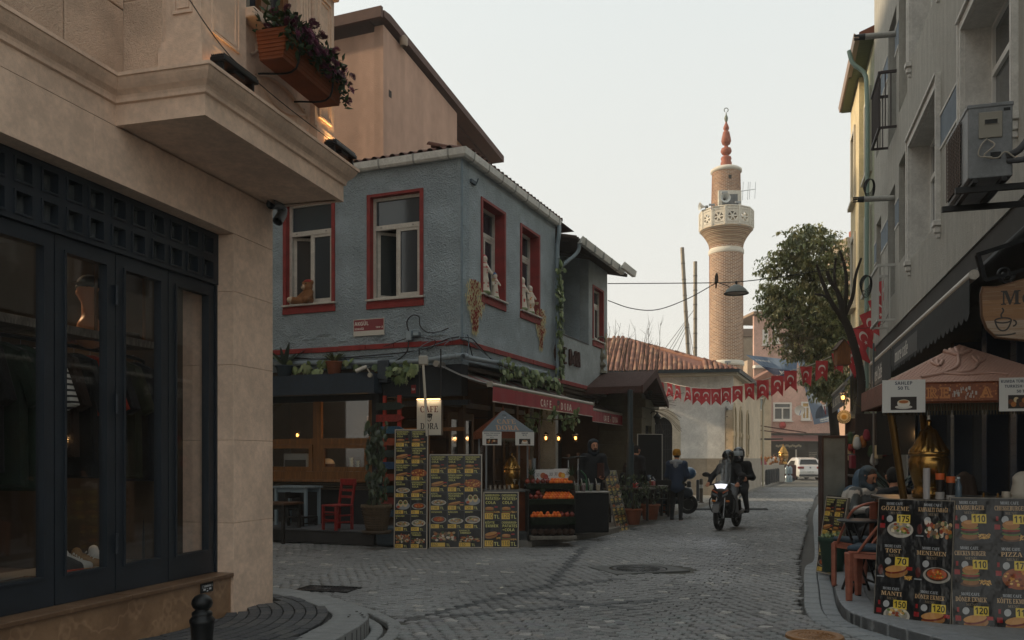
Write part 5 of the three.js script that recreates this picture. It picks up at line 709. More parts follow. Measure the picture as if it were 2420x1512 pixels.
const sign=(x0,x1,y0,y1,name,txt,orangeArt)=>{const w=(x1-x0)*s,h=(y1-y0)*s,q=thing('juice_sign',name,'sign',undefined,t.localToWorld(V(((x0+x1)/2-1308)*s,Y(y1)+h/2,-0.5)),5);part(q,'sheet',rb(-w/2,w/2,-h/2,h/2,-0.006,0,0.002),M(0xb5b4b0));part(q,'print',quad(w,h).translate(0,0,0.002),paint(320,240,(g)=>{g.fillStyle='#c6c7c6';g.fillRect(0,0,320,240);g.fillStyle='#20242c';fit(g,txt,40,222,240,44,'bold $px sans-serif','center');fit(g,'30',12,116,60,76,'italic $px serif');fit(g,'30',232,106,70,76,'italic $px serif');const E=(x,y,r,c)=>{g.fillStyle=c;g.beginPath();g.arc(x,y,r,0,7);g.fill();};if(orangeArt){E(140,104,46,'#c8791c');E(188,114,44,'#cf9226');E(188,114,34,'#d8b04a');}else{E(140,100,48,'#a85a2c');E(186,118,42,'#8c3626');for(let i=0;i<30;i++)E(186+rr(-28,28),118+rr(-28,28),5,'#b0443a');}}));};
sign(1275,1321,1110,1146,'white pomegranate juice price sign above the fruit stand','NAR SUYU',false);sign(1321,1361,1108,1143,'white orange juice price sign above the fruit stand','PORTAKAL SUYU',true);
const l=thing('stone_ledge','broken concrete ledge edging the pavement before the fruit stand','ledge',undefined,gd(1250,1293),0),q=gd(1420,1266),dx=q.x-l.position.x,dz=q.z-l.position.z,Ln=Math.hypot(dx,dz);l.rotation.y=Math.atan2(-dz,dx);
const lm=M(0x5c5f60,{r:0.9,map:'dirt',rep:1.3,bump:'stucco',brep:2,bs:0.02});let xx=0;for(const[w,h]of[[0.9,0.26],[0.35,0.24],[0.95,0.25],[0.4,0.22]]){part(l,'ledge_block',rb(xx,Math.min(Ln,xx+w-0.01),-0.02,h+0.01,-0.3,-0.02,0.03,2),lm);xx+=w;}
}
{
const p=gd(1392,1262,0.12),s=-p.z/F,t=thing('juice_table','small draped side table carrying juice cups','table',undefined,V(p.x,0.112,p.z),10),h=0.82;part(t,'tabletop',rb(-0.36,0.36,h-0.03,h,-0.2,0.2,0.01),M(0x8d8a84,{r:0.5}));part(t,'dark_cloth',rb(-0.34,0.34,0.05,h-0.031,-0.18,0.18,0.02),M(0x1a1a1c,{r:0.95,map:'mottle',rep:2}));
[0x6d7a55,0x6a1c1c,0x55703a,0xa8905a].forEach((c,i)=>{const j=thing('juice_cup',['clear cup of green drink with straw and lid','clear cup of red juice with straw and lid','clear cup of herb drink with straw and lid','clear cup of pale lemon drink with straw and lid'][i]+' on side table','cup','juice cups on the side table',t.localToWorld(V(-0.26+i*0.14,h,0.06)).setY(0.112+h));part(j,'drink',lathe([[0.03,0],[0.042,0.12],[0,0.12]],12),M(c,{r:0.3}));part(j,'cup_wall',lathe([[0.034,0],[0.048,0.15],[0.05,0.155]],12),M(0xdadada,{r:0.1,tr:0.8}));part(j,'straw',rod(V(0,0.02,0),V(-0.05,0.24,0.02),0.006),M(0xd5d0c8));});
}
function hookah(x,y,d,label,hose){
const p=px(x,y,d),t=thing('hookah',label,'hookah',undefined,V(p.x,0.9,p.z)),st=M(0x9aa0a4,{r:0.25,m:0.8}),h=p.y-0.9;
part(t,'glass_base',lathe([[0.05,-0.2],[0.09,-0.16],[0.08,-0.05],[0.03,0.04],[0.025,0.08]],14),M(0x4a5a52,{r:0.1}));part(t,'stem',lathe([[0.016,0.05],[0.03,0.1],[0.014,0.14],[0.014,h*0.6],[0.028,h*0.65],[0.014,h*0.7],[0.014,h-0.03]],10),st);
part(t,'tray',lathe([[0.02,h],[0.16,h+0.008],[0.165,h+0.02],[0.16,h+0.014],[0.02,h+0.008]],20),st);part(t,'bowl',lathe([[0.02,h+0.02],[0.035,h+0.07],[0.03,h+0.08]],10),M(0x6a4a36));part(t,'stand',rod(V(0,-0.8,0),V(0,-0.2,0),0.03,0.03,8),M(0x1b1b1b));
if(hose)part(t,'hose',tube([V(0.03,0.12,0.02),V(0.12,0.25,0.06),V(0.14,0.05,0.08),V(0.06,-0.12,0.1),V(0.12,-0.3,0.08),V(0.15,0.3,0.02),V(0.05,0.42,0)],0.014,40,6),M(0x2c5a3c,{r:0.5}));
}
hookah(1343,1083,16.9,'steel hookah with wide tray standing behind the juice signs',false);hookah(1366,1080,16.6,'red stemmed hookah with green hose beside the bearded man',true);hookah(1022,1075,16.8,'dark hookah standing inside the cafe corner behind menu boards',false);
// ---------- plants ----------
const ivyGeo=[0,1,2].map((k)=>{const o=[[0,-0.5],[0.28,-0.42],[0.5,-0.1],[0.3,0.05],[0.34,0.34],[0.1,0.3],[0,0.62],[-0.1,0.3],[-0.36,0.3],[-0.3,0.02],[-0.5,-0.12],[-0.26,-0.44]],P=[];o.forEach(([x,y],i)=>{const[a,b]=o[(i+1)% o.length];P.push(0,0,0.04,x,y,-0.1*Math.abs(x)*(1+k),a,b,-0.1*Math.abs(a)*(1+k));});return fromTris(P);});
const greens=[0x57683c,0x66784a,0x7c8a5c,0x4c5e3c,0x8c9870].map((c)=>M(c,{r:0.6,ds:true}));
function ivy(t,at,n,size,cmul){for(let i=0;i<n;i++){const{p,nrm}=at(rnd(),i),m=part(t,'leaf',ivyGeo[i % 3],greens[Math.floor(rnd()*5)]);m.position.copy(p);m.scale.setScalar(size*rr(0.6,1.3));m.rotation.set(rr(-0.9,0.4),Math.atan2(nrm.x,nrm.z)+rr(-0.8,0.8),Math.PI+rr(-0.7,0.7));}}
{
const t=thing('ivy_vine','ivy climbing the downpipe of the blue house','ivy');ivy(t,(r)=>({p:HR.w(5.06+rr(-0.14,0.16),3.45+r*2.75,0.12+rr(-0.02,0.1)),nrm:HR.az}),170,0.15);part(t,'vine_stem',tube([HR.w(5.1,3.4,0.14),HR.w(4.98,4.2,0.15),HR.w(5.12,5,0.14),HR.w(5.04,6.2,0.13)],0.012,20),M(0x4a3d2c));
const u=thing('ivy_vine','ivy garland along the pipe above the red awning','ivy');ivy(u,(r)=>({p:HR.w(1.35+r*3.7,3.4-0.10*r+rr(-0.36,0.16)*(0.4+0.6*Math.sin(r*9+1)**2),0.14+rr(-0.04,0.12)),nrm:HR.az}),150,0.15);part(u,'vine_stem',tube([HR.w(1.3,3.42,0.15),HR.w(3,3.3,0.16),HR.w(5,3.36,0.16)],0.012,12),M(0x4a3d2c));
const v=thing('ivy_vine','leafy garland hanging under the red awning over the fruit','ivy');ivy(v,(r)=>({p:px(1240+r*130,985+rr(-14,22)+12*Math.sin(r*10),17.6+r*1.5),nrm:HR.az}),85,0.15);part(v,'vine_stem',tube([px(1238,985,17.6),px(1300,992,18.2),px(1370,985,19)],0.012,12),M(0x4a3d2c));
const w=thing('ivy_vine','big leaved ivy on the fascia under the pipe','ivy');ivy(w,(r,i)=>{const g=[[720,870,45],[740,880,30],[800,860,60],[905,870,30],[945,880,25],[955,870,22],[940,890,18]][i % 7];const q=HB.Z(g[0]+rr(-1,1)*g[2],g[1]+rr(-14,14),0.25);return{p:HB.w(q.x,q.y,0.05+rr(0,0.2)),nrm:HB.az};},70,0.16);part(w,'vine_stem',tube([HB.w(HB.Z(700,875,0.2).x,3.05,0.2),HB.w(HB.Z(820,870,0.2).x,3.15,0.2),HB.w(HB.Z(950,870,0.1).x,3.1,0.1)],0.014,14),M(0x3d3226));
}
function pot(t,r,h,m){part(t,'pot',lathe([[0,0],[r*0.72,0],[r*0.95,h*0.86],[r*1.06,h*0.87],[r*1.06,h],[r*0.94,h],[r*0.9,h*0.9],[0,h*0.88]],22),m);}
const terraM=M(0x8a4f34,{r:0.85,map:'dirt',rep:1.5});
function blade(l,w,droop,fold=0.2){const P=[],n=6,q=(i)=>{const f=i/n,a=f*droop;return[l*(droop?Math.sin(a)/droop:0),l*(droop?(Math.sin(1.35)*f-(1-Math.cos(a))/Math.max(0.2,droop)*0.9):f),w*Math.sin(Math.PI*Math.min(0.98,0.18+f*0.82))];};for(let i=0;i<n;i++){const[x0,y0,w0]=q(i),[x1,y1,w1]=q(i+1);P.push(x0,y0,-w0,x1,y1,-w1,x1,y1,w1,x0,y0,-w0,x1,y1,w1,x0,y0,w0);}return fromTris(P);}
{
const f=HB.Z(790,884,0.3).y+0.005,mk=(x)=>HB.w(HB.Z(x,880,0.2).x,f,0.2);
const a=thing('spider_plant','grassy spider plant in terracotta pot on the dark fascia','plant',undefined,mk(790));pot(a,0.16,0.25,terraM);const bl=[blade(0.5,0.012,1.9),blade(0.4,0.012,1.4),blade(0.56,0.011,2.3)];for(let i=0;i<90;i++){const m=part(a,'leaf',bl[i % 3],M([0x66703c,0x7a8450,0x4f5a30][i % 3],{r:0.7,ds:true}));m.position.y=0.22;m.rotation.y=rr(0,6.3);m.scale.setScalar(rr(0.6,1.05));}
const b=thing('agave_plant','broad leaved agave in dark pot on the fascia by the shop pillar','plant',undefined,mk(672));pot(b,0.17,0.22,M(0x34424c,{r:0.8}));const al=[blade(0.62,0.05,0.5),blade(0.55,0.055,0.9)];for(let i=0;i<11;i++){const m=part(b,'leaf',al[i % 2],M([0x4a5a4c,0x5c6c58][i % 2],{r:0.6,ds:true}));m.position.y=0.2;m.rotation.y=i*2.4;m.scale.setScalar(rr(0.7,1.05));}
const c=thing('tendril_plant','leafy climber in a ribbed round pot beside tall menu board','plant',undefined,V(0,0,0));c.position.copy(gd(890,1252,0.34));pot(c,0.25,0.43,M(0x6b5a44,{r:0.9,map:'wood',rep:[1,6]}));for(let i=0;i<8;i++)part(c,'pot_rib',new THREE.TorusGeometry(0.19+i*0.0085,0.008,5,26).rotateX(Math.PI/2).translate(0,0.05+i*0.04,0),M(0x5c4c3a,{r:0.9}));part(c,'saucer',lathe([[0,-0.06],[0.24,-0.06],[0.26,-0.01],[0.2,-0.002]],22),M(0x4a3d30));part(c,'stake',rod(V(0,0.4,0),V(0.02,1.75,0),0.015),darkWood);const gm=[0x24301f,0x2e3b26,0x39472c].map((q)=>M(q,{r:0.4,ds:true}));for(let i=0;i<170;i++){const m=part(c,'leaf',ivyGeo[i % 3],gm[i % 3]),y=0.45+1.35*rnd();m.position.set(rr(-0.17,0.17),y,rr(-0.13,0.2));m.scale.set(0.08,0.13,0.1);m.rotation.set(rr(-0.8,0.3),rr(-1,1),Math.PI+rr(-0.7,0.7));}
}
function bush(x,y,r,h,top,label,n,col){
const t=thing('potted_shrub',label,'plant','potted shrubs along the cafe kerb',gd(x,y,0.12));pot(t,r,h,terraM);part(t,'stem',[0,1,2,3].map((i)=>rod(V(0,h*0.9,0),V(Math.cos(i*1.7)*0.12,h+top*0.7,Math.sin(i*1.7)*0.12),0.012,0.005)),M(0x3b3024));
for(let i=0;i<n;i++){const a=rr(0,6.3),v=rnd(),q=r*1.25*Math.sqrt(rnd())*(0.5+Math.sin(v*2.6));const m=part(t,'leaf',ivyGeo[i % 3],M(col[i % col.length],{r:0.6,ds:true}));m.position.set(Math.cos(a)*q,h+v*top,Math.sin(a)*q);m.scale.set(0.05,0.1,0.08).multiplyScalar(rr(0.8,1.3));m.rotation.set(rr(-1.2,0.5),rr(0,6.3),Math.PI+rr(-1,1));}return t;
}
bush(1496,1239,0.19,0.34,0.72,'dense green shrub in terracotta pot beside the leaning menu board',150,[0x33402a,0x3f4d30,0x2a3622]);bush(1536,1227,0.23,0.36,0.5,'sparse twiggy shrub in a wide square terracotta pot',90,[0x3a4030,0x46503a,0x2f3526]);bush(1573,1212,0.16,0.3,0.3,'low plant in terracotta pot behind the yellow hatted man',50,[0x3a4030,0x46503a]);
// ---------- tables and chairs ----------
function chairThing(label,p,deg,col,o={}){
const t=thing('wooden_chair',label,'chair',o.group,p,deg),m=M(col,{r:0.6,map:'wood',rep:[2,2]}),H=0.9,s=0.45,w=0.2;
part(t,'seat',rb(-w-0.01,w+0.01,s-0.03,s,-w,w,0.012),m);for(const x of[-w+0.02,w-0.02]){part(t,'leg',bar(V(x,0,w-0.02),V(x,s-0.031,w-0.02),0.042,0.042),m);part(t,'leg',bar(V(x,0,-w+0.02),V(x,s-0.031,-w+0.02),0.042,0.042),m);part(t,'back_post',bar(V(x,s+0.001,-w+0.02),V(x,H,-w-0.05),0.04,0.034),m);for(const y of[0.14,0.26])part(t,'stretcher',bar(V(x,y,-w+0.05),V(x,y,w-0.05),0.022,0.028),m);}
for(const y of[0.18,0.32])part(t,'stretcher',bar(V(-w+0.05,y,w-0.02),V(w-0.05,y,w-0.02),0.028,0.022),m);part(t,'top_rail',rb(-w-0.02,w+0.02,H-0.11,H+0.01,-w-0.06,-w-0.03,0.01),m);for(const y of[0.56,0.68])part(t,'back_slat',bx(-w+0.03,w-0.03,y,y+0.045,-w-0.01-(y-0.5)*0.1,-w+0.012-(y-0.5)*0.1),m);return t;
}
chairThing('bright red painted wooden chair on the cafe step',gd(798,1251,P3).setY(P3+0.001),-40,0x9c1f1c);
chairThing('dark brown wooden chair on the cobbles beside the step',gd(715,1275),60,0x1b1613);chairThing('black wooden chair behind the leaning menu board',px(1452,1200,19.2).setY(0.113),150,0x1a1715,{group:'dark cafe chairs by the kerb'});chairThing('black wooden chair beside the wide potted shrub',px(1556,1180,21.5).setY(0.113),200,0x1c1917,{group:'dark cafe chairs by the kerb'});chairThing('black wooden chair at the wall side of cafe tables',px(1500,1180,22.5).setY(0.113),20,0x1a1715,{group:'dark cafe chairs by the kerb'});
function tableThing(label,p,deg,w,d,top,leg){const t=thing('cafe_table',label,'table',undefined,p,deg);for(let i=0;i<4;i++)part(t,'top_plank',rb(-w/2,w/2,0.71,0.75,-d/2+i*d/4+0.003,-d/2+(i+1)*d/4-0.003,0.006),M(top,{r:0.6,map:'wood',rep:[1,2]}));for(const[x,z]of[[-1,-1],[1,-1],[1,1],[-1,1]])part(t,'leg',bar(V(x*(w/2-0.06),0,z*(d/2-0.06)),V(x*(w/2-0.06),0.709,z*(d/2-0.06)),0.05,0.05),M(leg,{r:0.6}));part(t,'apron',[bx(-w/2+0.08,w/2-0.08,0.63,0.709,d/2-0.07,d/2-0.05),bx(-w/2+0.08,w/2-0.08,0.63,0.709,-d/2+0.05,-d/2+0.07)],M(leg));return t;}
tableThing('brown plank cafe table at the shop pillar on the cobbles',gd(655,1283),-22,0.75,0.6,0x5a3d28,0x16130f);tableThing('pale worn table on the cafe step under the timber window',HB.w(HB.Z(700,1155,0.55).x,P3,0.5),-22,0.8,0.55,0x8b9aa2,0x7d8e98);
tableThing('dark cafe table with red napkin box near the leaning board',px(1510,1150,20.3).setY(0.113),67,0.65,0.65,0x5b5146,0x17140f);tableThing('cafe table with condiment caddies behind the wide shrub',px(1545,1150,22).setY(0.113),67,0.65,0.65,0x6b6256,0x17140f);tableThing('small table at the wall where two women sit',px(1482,1150,21.8).setY(0.113),67,0.6,0.6,0x4a4038,0x17140f);
{const nb=(x,d,lab,c)=>{const p=px(x,1120,d),t=thing('napkin_box',lab,'napkin box',undefined,V(p.x,0.865,p.z),60);part(t,'box',rb(-0.09,0.09,0,0.11,-0.06,0.06,0.012),M(c,{r:0.4}));part(t,'napkins',rb(-0.06,0.06,0.09,0.13,-0.03,0.03,0.01),M(0xcfcac2));};nb(1500,20.3,'red napkin box on the cafe table by the leaning board',0x9c1c1c);nb(1541,22,'red napkin box on the table with condiment caddies',0x9a2020);
const b=(x,d,lab)=>{const p=px(x,1110,d),t=thing('sauce_bottle',lab,'bottle','sauce bottles on cafe tables',V(p.x,0.865,p.z));part(t,'bottle',lathe([[0.025,0],[0.028,0.1],[0.012,0.14],[0.012,0.17],[0,0.175]],10),M(0x6a4a28,{r:0.2}));part(t,'cap',lathe([[0.014,0.17],[0.014,0.195],[0,0.196]],8),M(0xb9b2a4));};b(1494,20.4,'small brown sauce bottle on a cafe table');b(1537,21.9,'small brown sauce bottle on a cafe table');}
{
const p=gd(1375,1248,0.2),t=thing('pole','short blue painted post at the end of the fruit stand','post',undefined,V(p.x,0.1,p.z));part(t,'post',lathe([[0.085,0],[0.085,0.62],[0.07,0.65],[0,0.66]],16),M(0x4a6470,{r:0.7,map:'dirt',rep:2}));
const q=gd(1500,1236,0.1),u=thing('pole','tall dark green steel pole rising past the short awning','pole',undefined,V(q.x+0.02,0.1,q.z-0.9));part(u,'post',[lathe([[0.09,0],[0.09,1.8],[0.065,1.84],[0.065,3.05],[0,3.07]],14)],M(0x2c3c42,{r:0.6,map:'dirt'}));
const w=gd(1397,1252,0.13),c=thing('watering_can','green plastic watering can on the ledge under juice table','watering can',undefined,V(w.x,0.25,w.z+0.1),30),g=M(0x2c6a34,{r:0.4});part(c,'tank',rb(-0.11,0.11,0,0.17,-0.06,0.06,0.03,2),g);part(c,'spout',[rod(V(0.09,0.04,0),V(0.24,0.17,0),0.02,0.014),rod(V(0.23,0.16,0),V(0.26,0.19,0),0.028,0.03)],g);part(c,'handle',tube([V(-0.1,0.08,0),V(-0.13,0.2,0),V(0,0.24,0),V(0.06,0.17,0)],0.013,16),g);
const hn=HB.Z(983,925),s=thing('house_number','small red house number plate at the cafe corner','number plate',undefined,HB.w(-1.02,2.86,-0.012),HB.deg);part(s,'plate',rb(-0.05,0.05,-0.08,0.08,0,0.008,0.003),M(0x8c1c20));part(s,'digits',quad(0.095,0.15).translate(0,0,0.0105),paint(96,160,(g2)=>{g2.fillStyle='#8c1c20';g2.fillRect(0,0,96,160);g2.fillStyle='#ddd6cc';fit(g2,'55A',12,104,72,60,'bold $px sans-serif');}));
}
{
const fig=(label,fr,wr,x,hgt,o)=>{const q=fr.Z(x,700,0.0),t=thing('figurine',label,'figurine','painted figurines on the window sills',fr.w(q.x,wr[2]+0.078,-0.02),fr.deg+(o.turn??-30)),c=lin(0xcfc4b4),c2=lin(o.c2),k=hgt/0.62*1.28;const b=[{a:V(0,0.05,0),b:V(0,0.2,0),ra:0.09,rb:0.07,c},{a:V(0,0.22,0),b:V(0,0.42,0),ra:o.skirt?0.1:0.065,rb:0.06,c:o.skirt?lin(0xd0c2b0):c},{a:V(0,0.40,0),b:V(0,0.44,0),ra:0.062,rb:0.05,c:c2},{a:V(-0.06,0.42,0),b:V(-0.1,0.3,0.05),ra:0.028,rb:0.022,c},{a:V(0.06,0.42,0),b:V(0.12,0.32,0.04),ra:0.028,rb:0.022,c},{a:V(0,0.52,0),b:V(0,0.53,0),ra:0.052,rb:0.05,c},{a:V(0,0.56,-0.01),b:V(0,o.hat?0.60:0.565,-0.01),ra:0.052,rb:o.hat?0.025:0.045,c:lin(o.hatc)},{a:V(0,0.01,0),b:V(0,0.02,0),ra:0.11,rb:0.11,s:[1,0.3,0.8],c:lin(0x7d8a62)}];for(let i=0;i<8;i++)b.push({paint:true,a:V(rr(-0.1,0.1),rr(0.1,0.42),0.07),b:V(0,0,0).add(V(rr(-0.08,0.08),rr(0.1,0.4),0.07)),ra:0.018,rb:0.018,c:c2});for(const e of b)if(e.paint)e.b=e.a.clone().add(V(0.002,0.002,0));const g=nets(b,0.014,0.03);g.scale(k,k,k);part(t,'body',g,M(0xffffff,{vc:true,r:0.45}));if(o.basket)part(t,'basket',lathe([[0.03,0],[0.045,0.05]],10).translate(0.13*k,0.2*k,0.07*k),M(0xb9a888,{r:0.8,ds:true}));};
fig('tall white figurine with red dots and red brimmed hat',HR,W3,1146,0.62,{c2:0xa83030,hatc:0xb05050,hat:0,basket:1});fig('short gnome figurine with blue pointed cap and red scarf',HR,W3,1172,0.42,{c2:0xa8282c,hatc:0x2f5a86,hat:1});fig('slim white lady figurine with red dots',HR,W4,1236,0.58,{c2:0xa83838,hatc:0xd0c6b8,hat:0});fig('white lady figurine with orange apron and small basket',HR,W4,1255,0.5,{c2:0xc07a2c,hatc:0xd0c6b8,hat:0,skirt:1,basket:1});
const q=HB.Z(722,690,-0.05),t=thing('teddy_bear','brown teddy bear with red cap sitting in the open window','teddy bear',undefined,HB.w(q.x,W1[2]+0.08,-0.12),HB.deg-10),c=lin(0x7d5535),w=lin(0xb9a48c),r=lin(0x8c2a22);
part(t,'body',nets([{a:V(0.02,0.1,0),b:V(0.02,0.22,0),ra:0.14,rb:0.11,c},{a:V(0.02,0.36,0.01),b:V(0.02,0.38,0.01),ra:0.115,rb:0.11,c},{a:V(0.0,0.34,0.1),b:V(0.0,0.34,0.12),ra:0.05,rb:0.045,c:w},{a:V(-0.1,0.44,0),b:V(-0.1,0.45,0),ra:0.04,rb:0.04,c},{a:V(0.12,0.44,0),b:V(0.12,0.45,0),ra:0.04,rb:0.04,c},{a:V(-0.06,0.07,0.06),b:V(-0.2,0.08,0.2),ra:0.07,rb:0.075,c},{a:V(-0.23,0.09,0.24),b:V(-0.24,0.09,0.25),ra:0.065,rb:0.06,c:w},{a:V(0.1,0.07,0.06),b:V(0.16,0.06,0.2),ra:0.07,rb:0.07,c},{a:V(-0.08,0.24,0.02),b:V(-0.15,0.14,0.1),ra:0.05,rb:0.045,c},{a:V(0.12,0.24,0.02),b:V(0.18,0.14,0.1),ra:0.05,rb:0.045,c},{paint:true,a:V(0,0.365,0.165),b:V(0,0.366,0.165),ra:0.022,rb:0.022,c:lin(0x4a1c18)},{paint:true,a:V(-0.04,0.41,0.11),b:V(-0.04,0.41,0.112),ra:0.018,rb:0.018,c:lin(0x14100c)},{paint:true,a:V(0.06,0.41,0.11),b:V(0.06,0.41,0.112),ra:0.018,rb:0.018,c:lin(0x14100c)}],0.014,0.03),M(0xffffff,{vc:true,r:1,bump:'stucco',brep:8,bs:0.01}));part(t,'cap',ball(0.11,0.03,0.46,-0.01,1,0.5,1),M(0x8c2a22,{r:0.9}));
}
// ---------- drinking fountain house, mosque, minaret ----------
const tileM=[0x8a5f4c,0x7c5446,0x966c58,0x6e4a3e,0x9c7860].map((c)=>M(c,{r:0.9,map:'dirt',rep:2}));
{
const t=framed(HR,'fountain_house','small stone fountain house with brown shingle gable roof and finial','pavilion'),q=(x,y,o)=>HR.Z(x,y,o);
const zf=1.0,ta=q(1517,1000,zf).x,tb=q(1548,1000,zf).x,st=M(0x6b6450,{r:0.9,map:'dirt',rep:0.7,bump:'fine',brep:2,bs:0.006});
const gl=q(1516,913,1.5),ga=q(1548,880,1.5),gr=q(1577,953,1.5),yw=q(1517,925,zf).y;
for(let r=0;r<9;r++){const y0=0.1+r*(yw-0.1)/9,y1=y0+(yw-0.1)/9;part(t,'stone_block',rb(ta,(ta+tb)/2-0.35,y0+0.003,y1-0.003,-2.2,zf+rr(-0.01,0.01),0.012),st);part(t,'stone_block',rb((ta+tb)/2+0.35,tb,y0+0.003,y1-0.003,-2.2,zf+rr(-0.01,0.01),0.012),st);}
part(t,'stone_lintel',[bx((ta+tb)/2-0.349,(ta+tb)/2+0.349,2.5,yw,-2.2,zf-0.01),rb(ta-0.05,tb+0.05,yw-0.45,yw-0.2,zf-0.1,zf+0.12,0.03)],st);
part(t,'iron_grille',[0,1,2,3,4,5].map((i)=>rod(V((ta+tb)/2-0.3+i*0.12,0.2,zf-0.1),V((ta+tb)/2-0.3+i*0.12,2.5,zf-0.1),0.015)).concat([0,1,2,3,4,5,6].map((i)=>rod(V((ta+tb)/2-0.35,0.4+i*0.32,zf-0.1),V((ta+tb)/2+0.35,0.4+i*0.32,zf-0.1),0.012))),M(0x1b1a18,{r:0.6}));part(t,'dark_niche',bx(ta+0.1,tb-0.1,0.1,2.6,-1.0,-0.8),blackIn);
const pr=(pts,z0,z1)=>ext(pts,z1-z0).translate(0,0,z0);const shing=M(0x5e443e,{r:0.95,map:'dirt',rep:1.2,bump:'stucco',brep:2,bs:0.02});
part(t,'roof',pr([[gl.x,gl.y-0.16],[gl.x,gl.y+0.02],[ga.x,ga.y+0.05],[gr.x,gr.y+0.02],[gr.x,gr.y-0.1],[ga.x,ga.y-0.1]],-2.6,1.5),shing);
part(t,'bargeboard',pr([[gl.x-0.02,gl.y-0.18],[gl.x-0.02,gl.y+0.04],[ga.x,ga.y+0.08],[gr.x+0.02,gr.y+0.04],[gr.x+0.02,gr.y-0.14],[ga.x,ga.y-0.14]],1.501,1.54),M(0x5c3a32,{r:0.9,map:'wood'}));
for(let i=0;i<8;i++)part(t,'soffit_board',bar(V(gr.x-0.05-i*0.09,gr.y-0.08+i*0.09*(ga.y-gr.y)/(gr.x-ga.x),1.48),V(gr.x-0.05-i*0.09,gr.y-0.08+i*0.09*(ga.y-gr.y)/(gr.x-ga.x),-2),0.08,0.02),M(0x241a14,{r:0.9}));
const f=HR.l(px(1512,880,24)),ym=ga.y+0.02;part(t,'finial',lathe([[0.17,0],[0.15,0.06],[0.07,0.09],[0.06,0.14],[0.13,0.2],[0.13,0.26],[0.06,0.32],[0.05,0.36],[0.12,0.44],[0.09,0.54],[0.04,0.6],[0.07,0.66],[0.03,0.74],[0.02,0.82]],14).translate(ga.x-0.1,ym,0.0),M(0x6d6a5c,{r:0.8}));part(t,'crescent',new THREE.TorusGeometry(0.1,0.018,6,20,5).rotateZ(-0.9).rotateY(-1).translate(ga.x-0.1,ym+0.93,0),M(0x57544a,{r:0.7}));
const s=part(scene,'plastic_sheet',(()=>{const P=[],g=(i,j)=>{const p=HR.w(gl.x+0.1+(ga.x-gl.x)*0.9*j/6,gl.y+0.10+(ga.y-gl.y)*0.9*j/6+0.05*Math.sin(i*2.1+j*1.3)+0.03,-0.75-i*0.14-0.1*Math.sin(j));return p.toArray();};for(let i=0;i<6;i++)for(let j=0;j<6;j++)P.push(...g(i,j),...g(i+1,j),...g(i+1,j+1),...g(i,j),...g(i+1,j+1),...g(i,j+1));return fromTris(P);})(),M(0xbab9b4,{r:0.6,ds:true}));tag(s,'crumpled white plastic sheet draped on the brown shingle roof','plastic sheet');
const lamp=(x,y,d,lab)=>{const l=thing('street_lantern',lab,'lantern',undefined,px(x,y,d)),m=M(0x1d1c1a,{r:0.6});part(l,'lantern_cage',[lathe([[0.05,-0.16],[0.1,0.04],[0.13,0.05],[0.05,0.14],[0.01,0.2]],6)],m);part(l,'lantern_glass',lathe([[0.045,-0.14],[0.09,0.03]],6),M(0x77705c,{r:0.2}));part(l,'arm',tube([V(0,0.18,0),V(-0.12,0.22,-0.03),V(-0.32,0.0,-0.1),V(-0.42,-0.1,-0.12)],0.015,14),m);};
lamp(1536,921,24.6,'unlit black lantern under the fountain house gable');lamp(1553,990,25.4,'unlit black lantern on the fountain house by the arched door');
const b=thing('blank_board','large plain black board with thin white edge before the fountain','board',undefined,px(1536,1180,22.8).setY(0.113),22),hB=(1178-1024)/F*22.8+0.35;part(b,'panel',bx(-0.36,0.36,0.25,hB,-0.02,0),M(0x0d0d0f,{r:0.6}));part(b,'edge',[bx(-0.375,-0.361,0.25,hB+0.015,-0.025,0.005),bx(0.361,0.38,0.25,hB+0.015,-0.025,0.005),bx(-0.36,0.36,hB+0.001,hB+0.016,-0.025,0.005)],M(0xb5b2aa));part(b,'leg',[bar(V(-0.3,0,-0.01),V(-0.3,0.25,-0.01),0.03,0.03),bar(V(0.3,0,-0.01),V(0.3,0.25,-0.01),0.03,0.03)],M(0x222222));
const w=framed(HR,'slatted_screen','pale horizontal slat panel against blue wall under short awning','slat panel'),a0=HR.Z(1447,1050,-0.1).x,a1=HR.Z(1490,1050,-0.1).x;part(w,'back_board',bx(a0-0.1,a1+0.1,0.12,2.9,-0.22,-0.14),M(0x2f4656,{r:0.9,map:'mottle'}));for(let i=0;i<12;i++)part(w,'slat',rb(a0,a1,HR.Z(1468,1005+i*10.5,-0.1).y-0.03,HR.Z(1468,1005+i*10.5,-0.1).y+0.03,-0.13,-0.1,0.004),M(0x8f7a62,{map:'wood',rep:[1,4]}));part(w,'side_batten',[bx(a0-0.002,a0+0.04,0.12,2.9,-0.138,-0.131),bx(a1-0.04,a1+0.002,0.12,2.9,-0.138,-0.131)],M(0x8f7a62,{map:'wood',rep:[4,1]}));
part(w,'dark_wall',bx(4.6,a0-0.1,0.12,3.2,-1.4,-1.3),M(0x1d262c,{r:0.9,map:'dirt'}));
}
const plasterW=M(0xf6f4ee,{r:0.9,map:'dirt',rep:0.3,bump:'fine',brep:1,bs:0.003}),plasterB=M(0xd6c2a6,{r:0.9,map:'dirt',rep:0.3,bump:'fine',brep:1,bs:0.003});
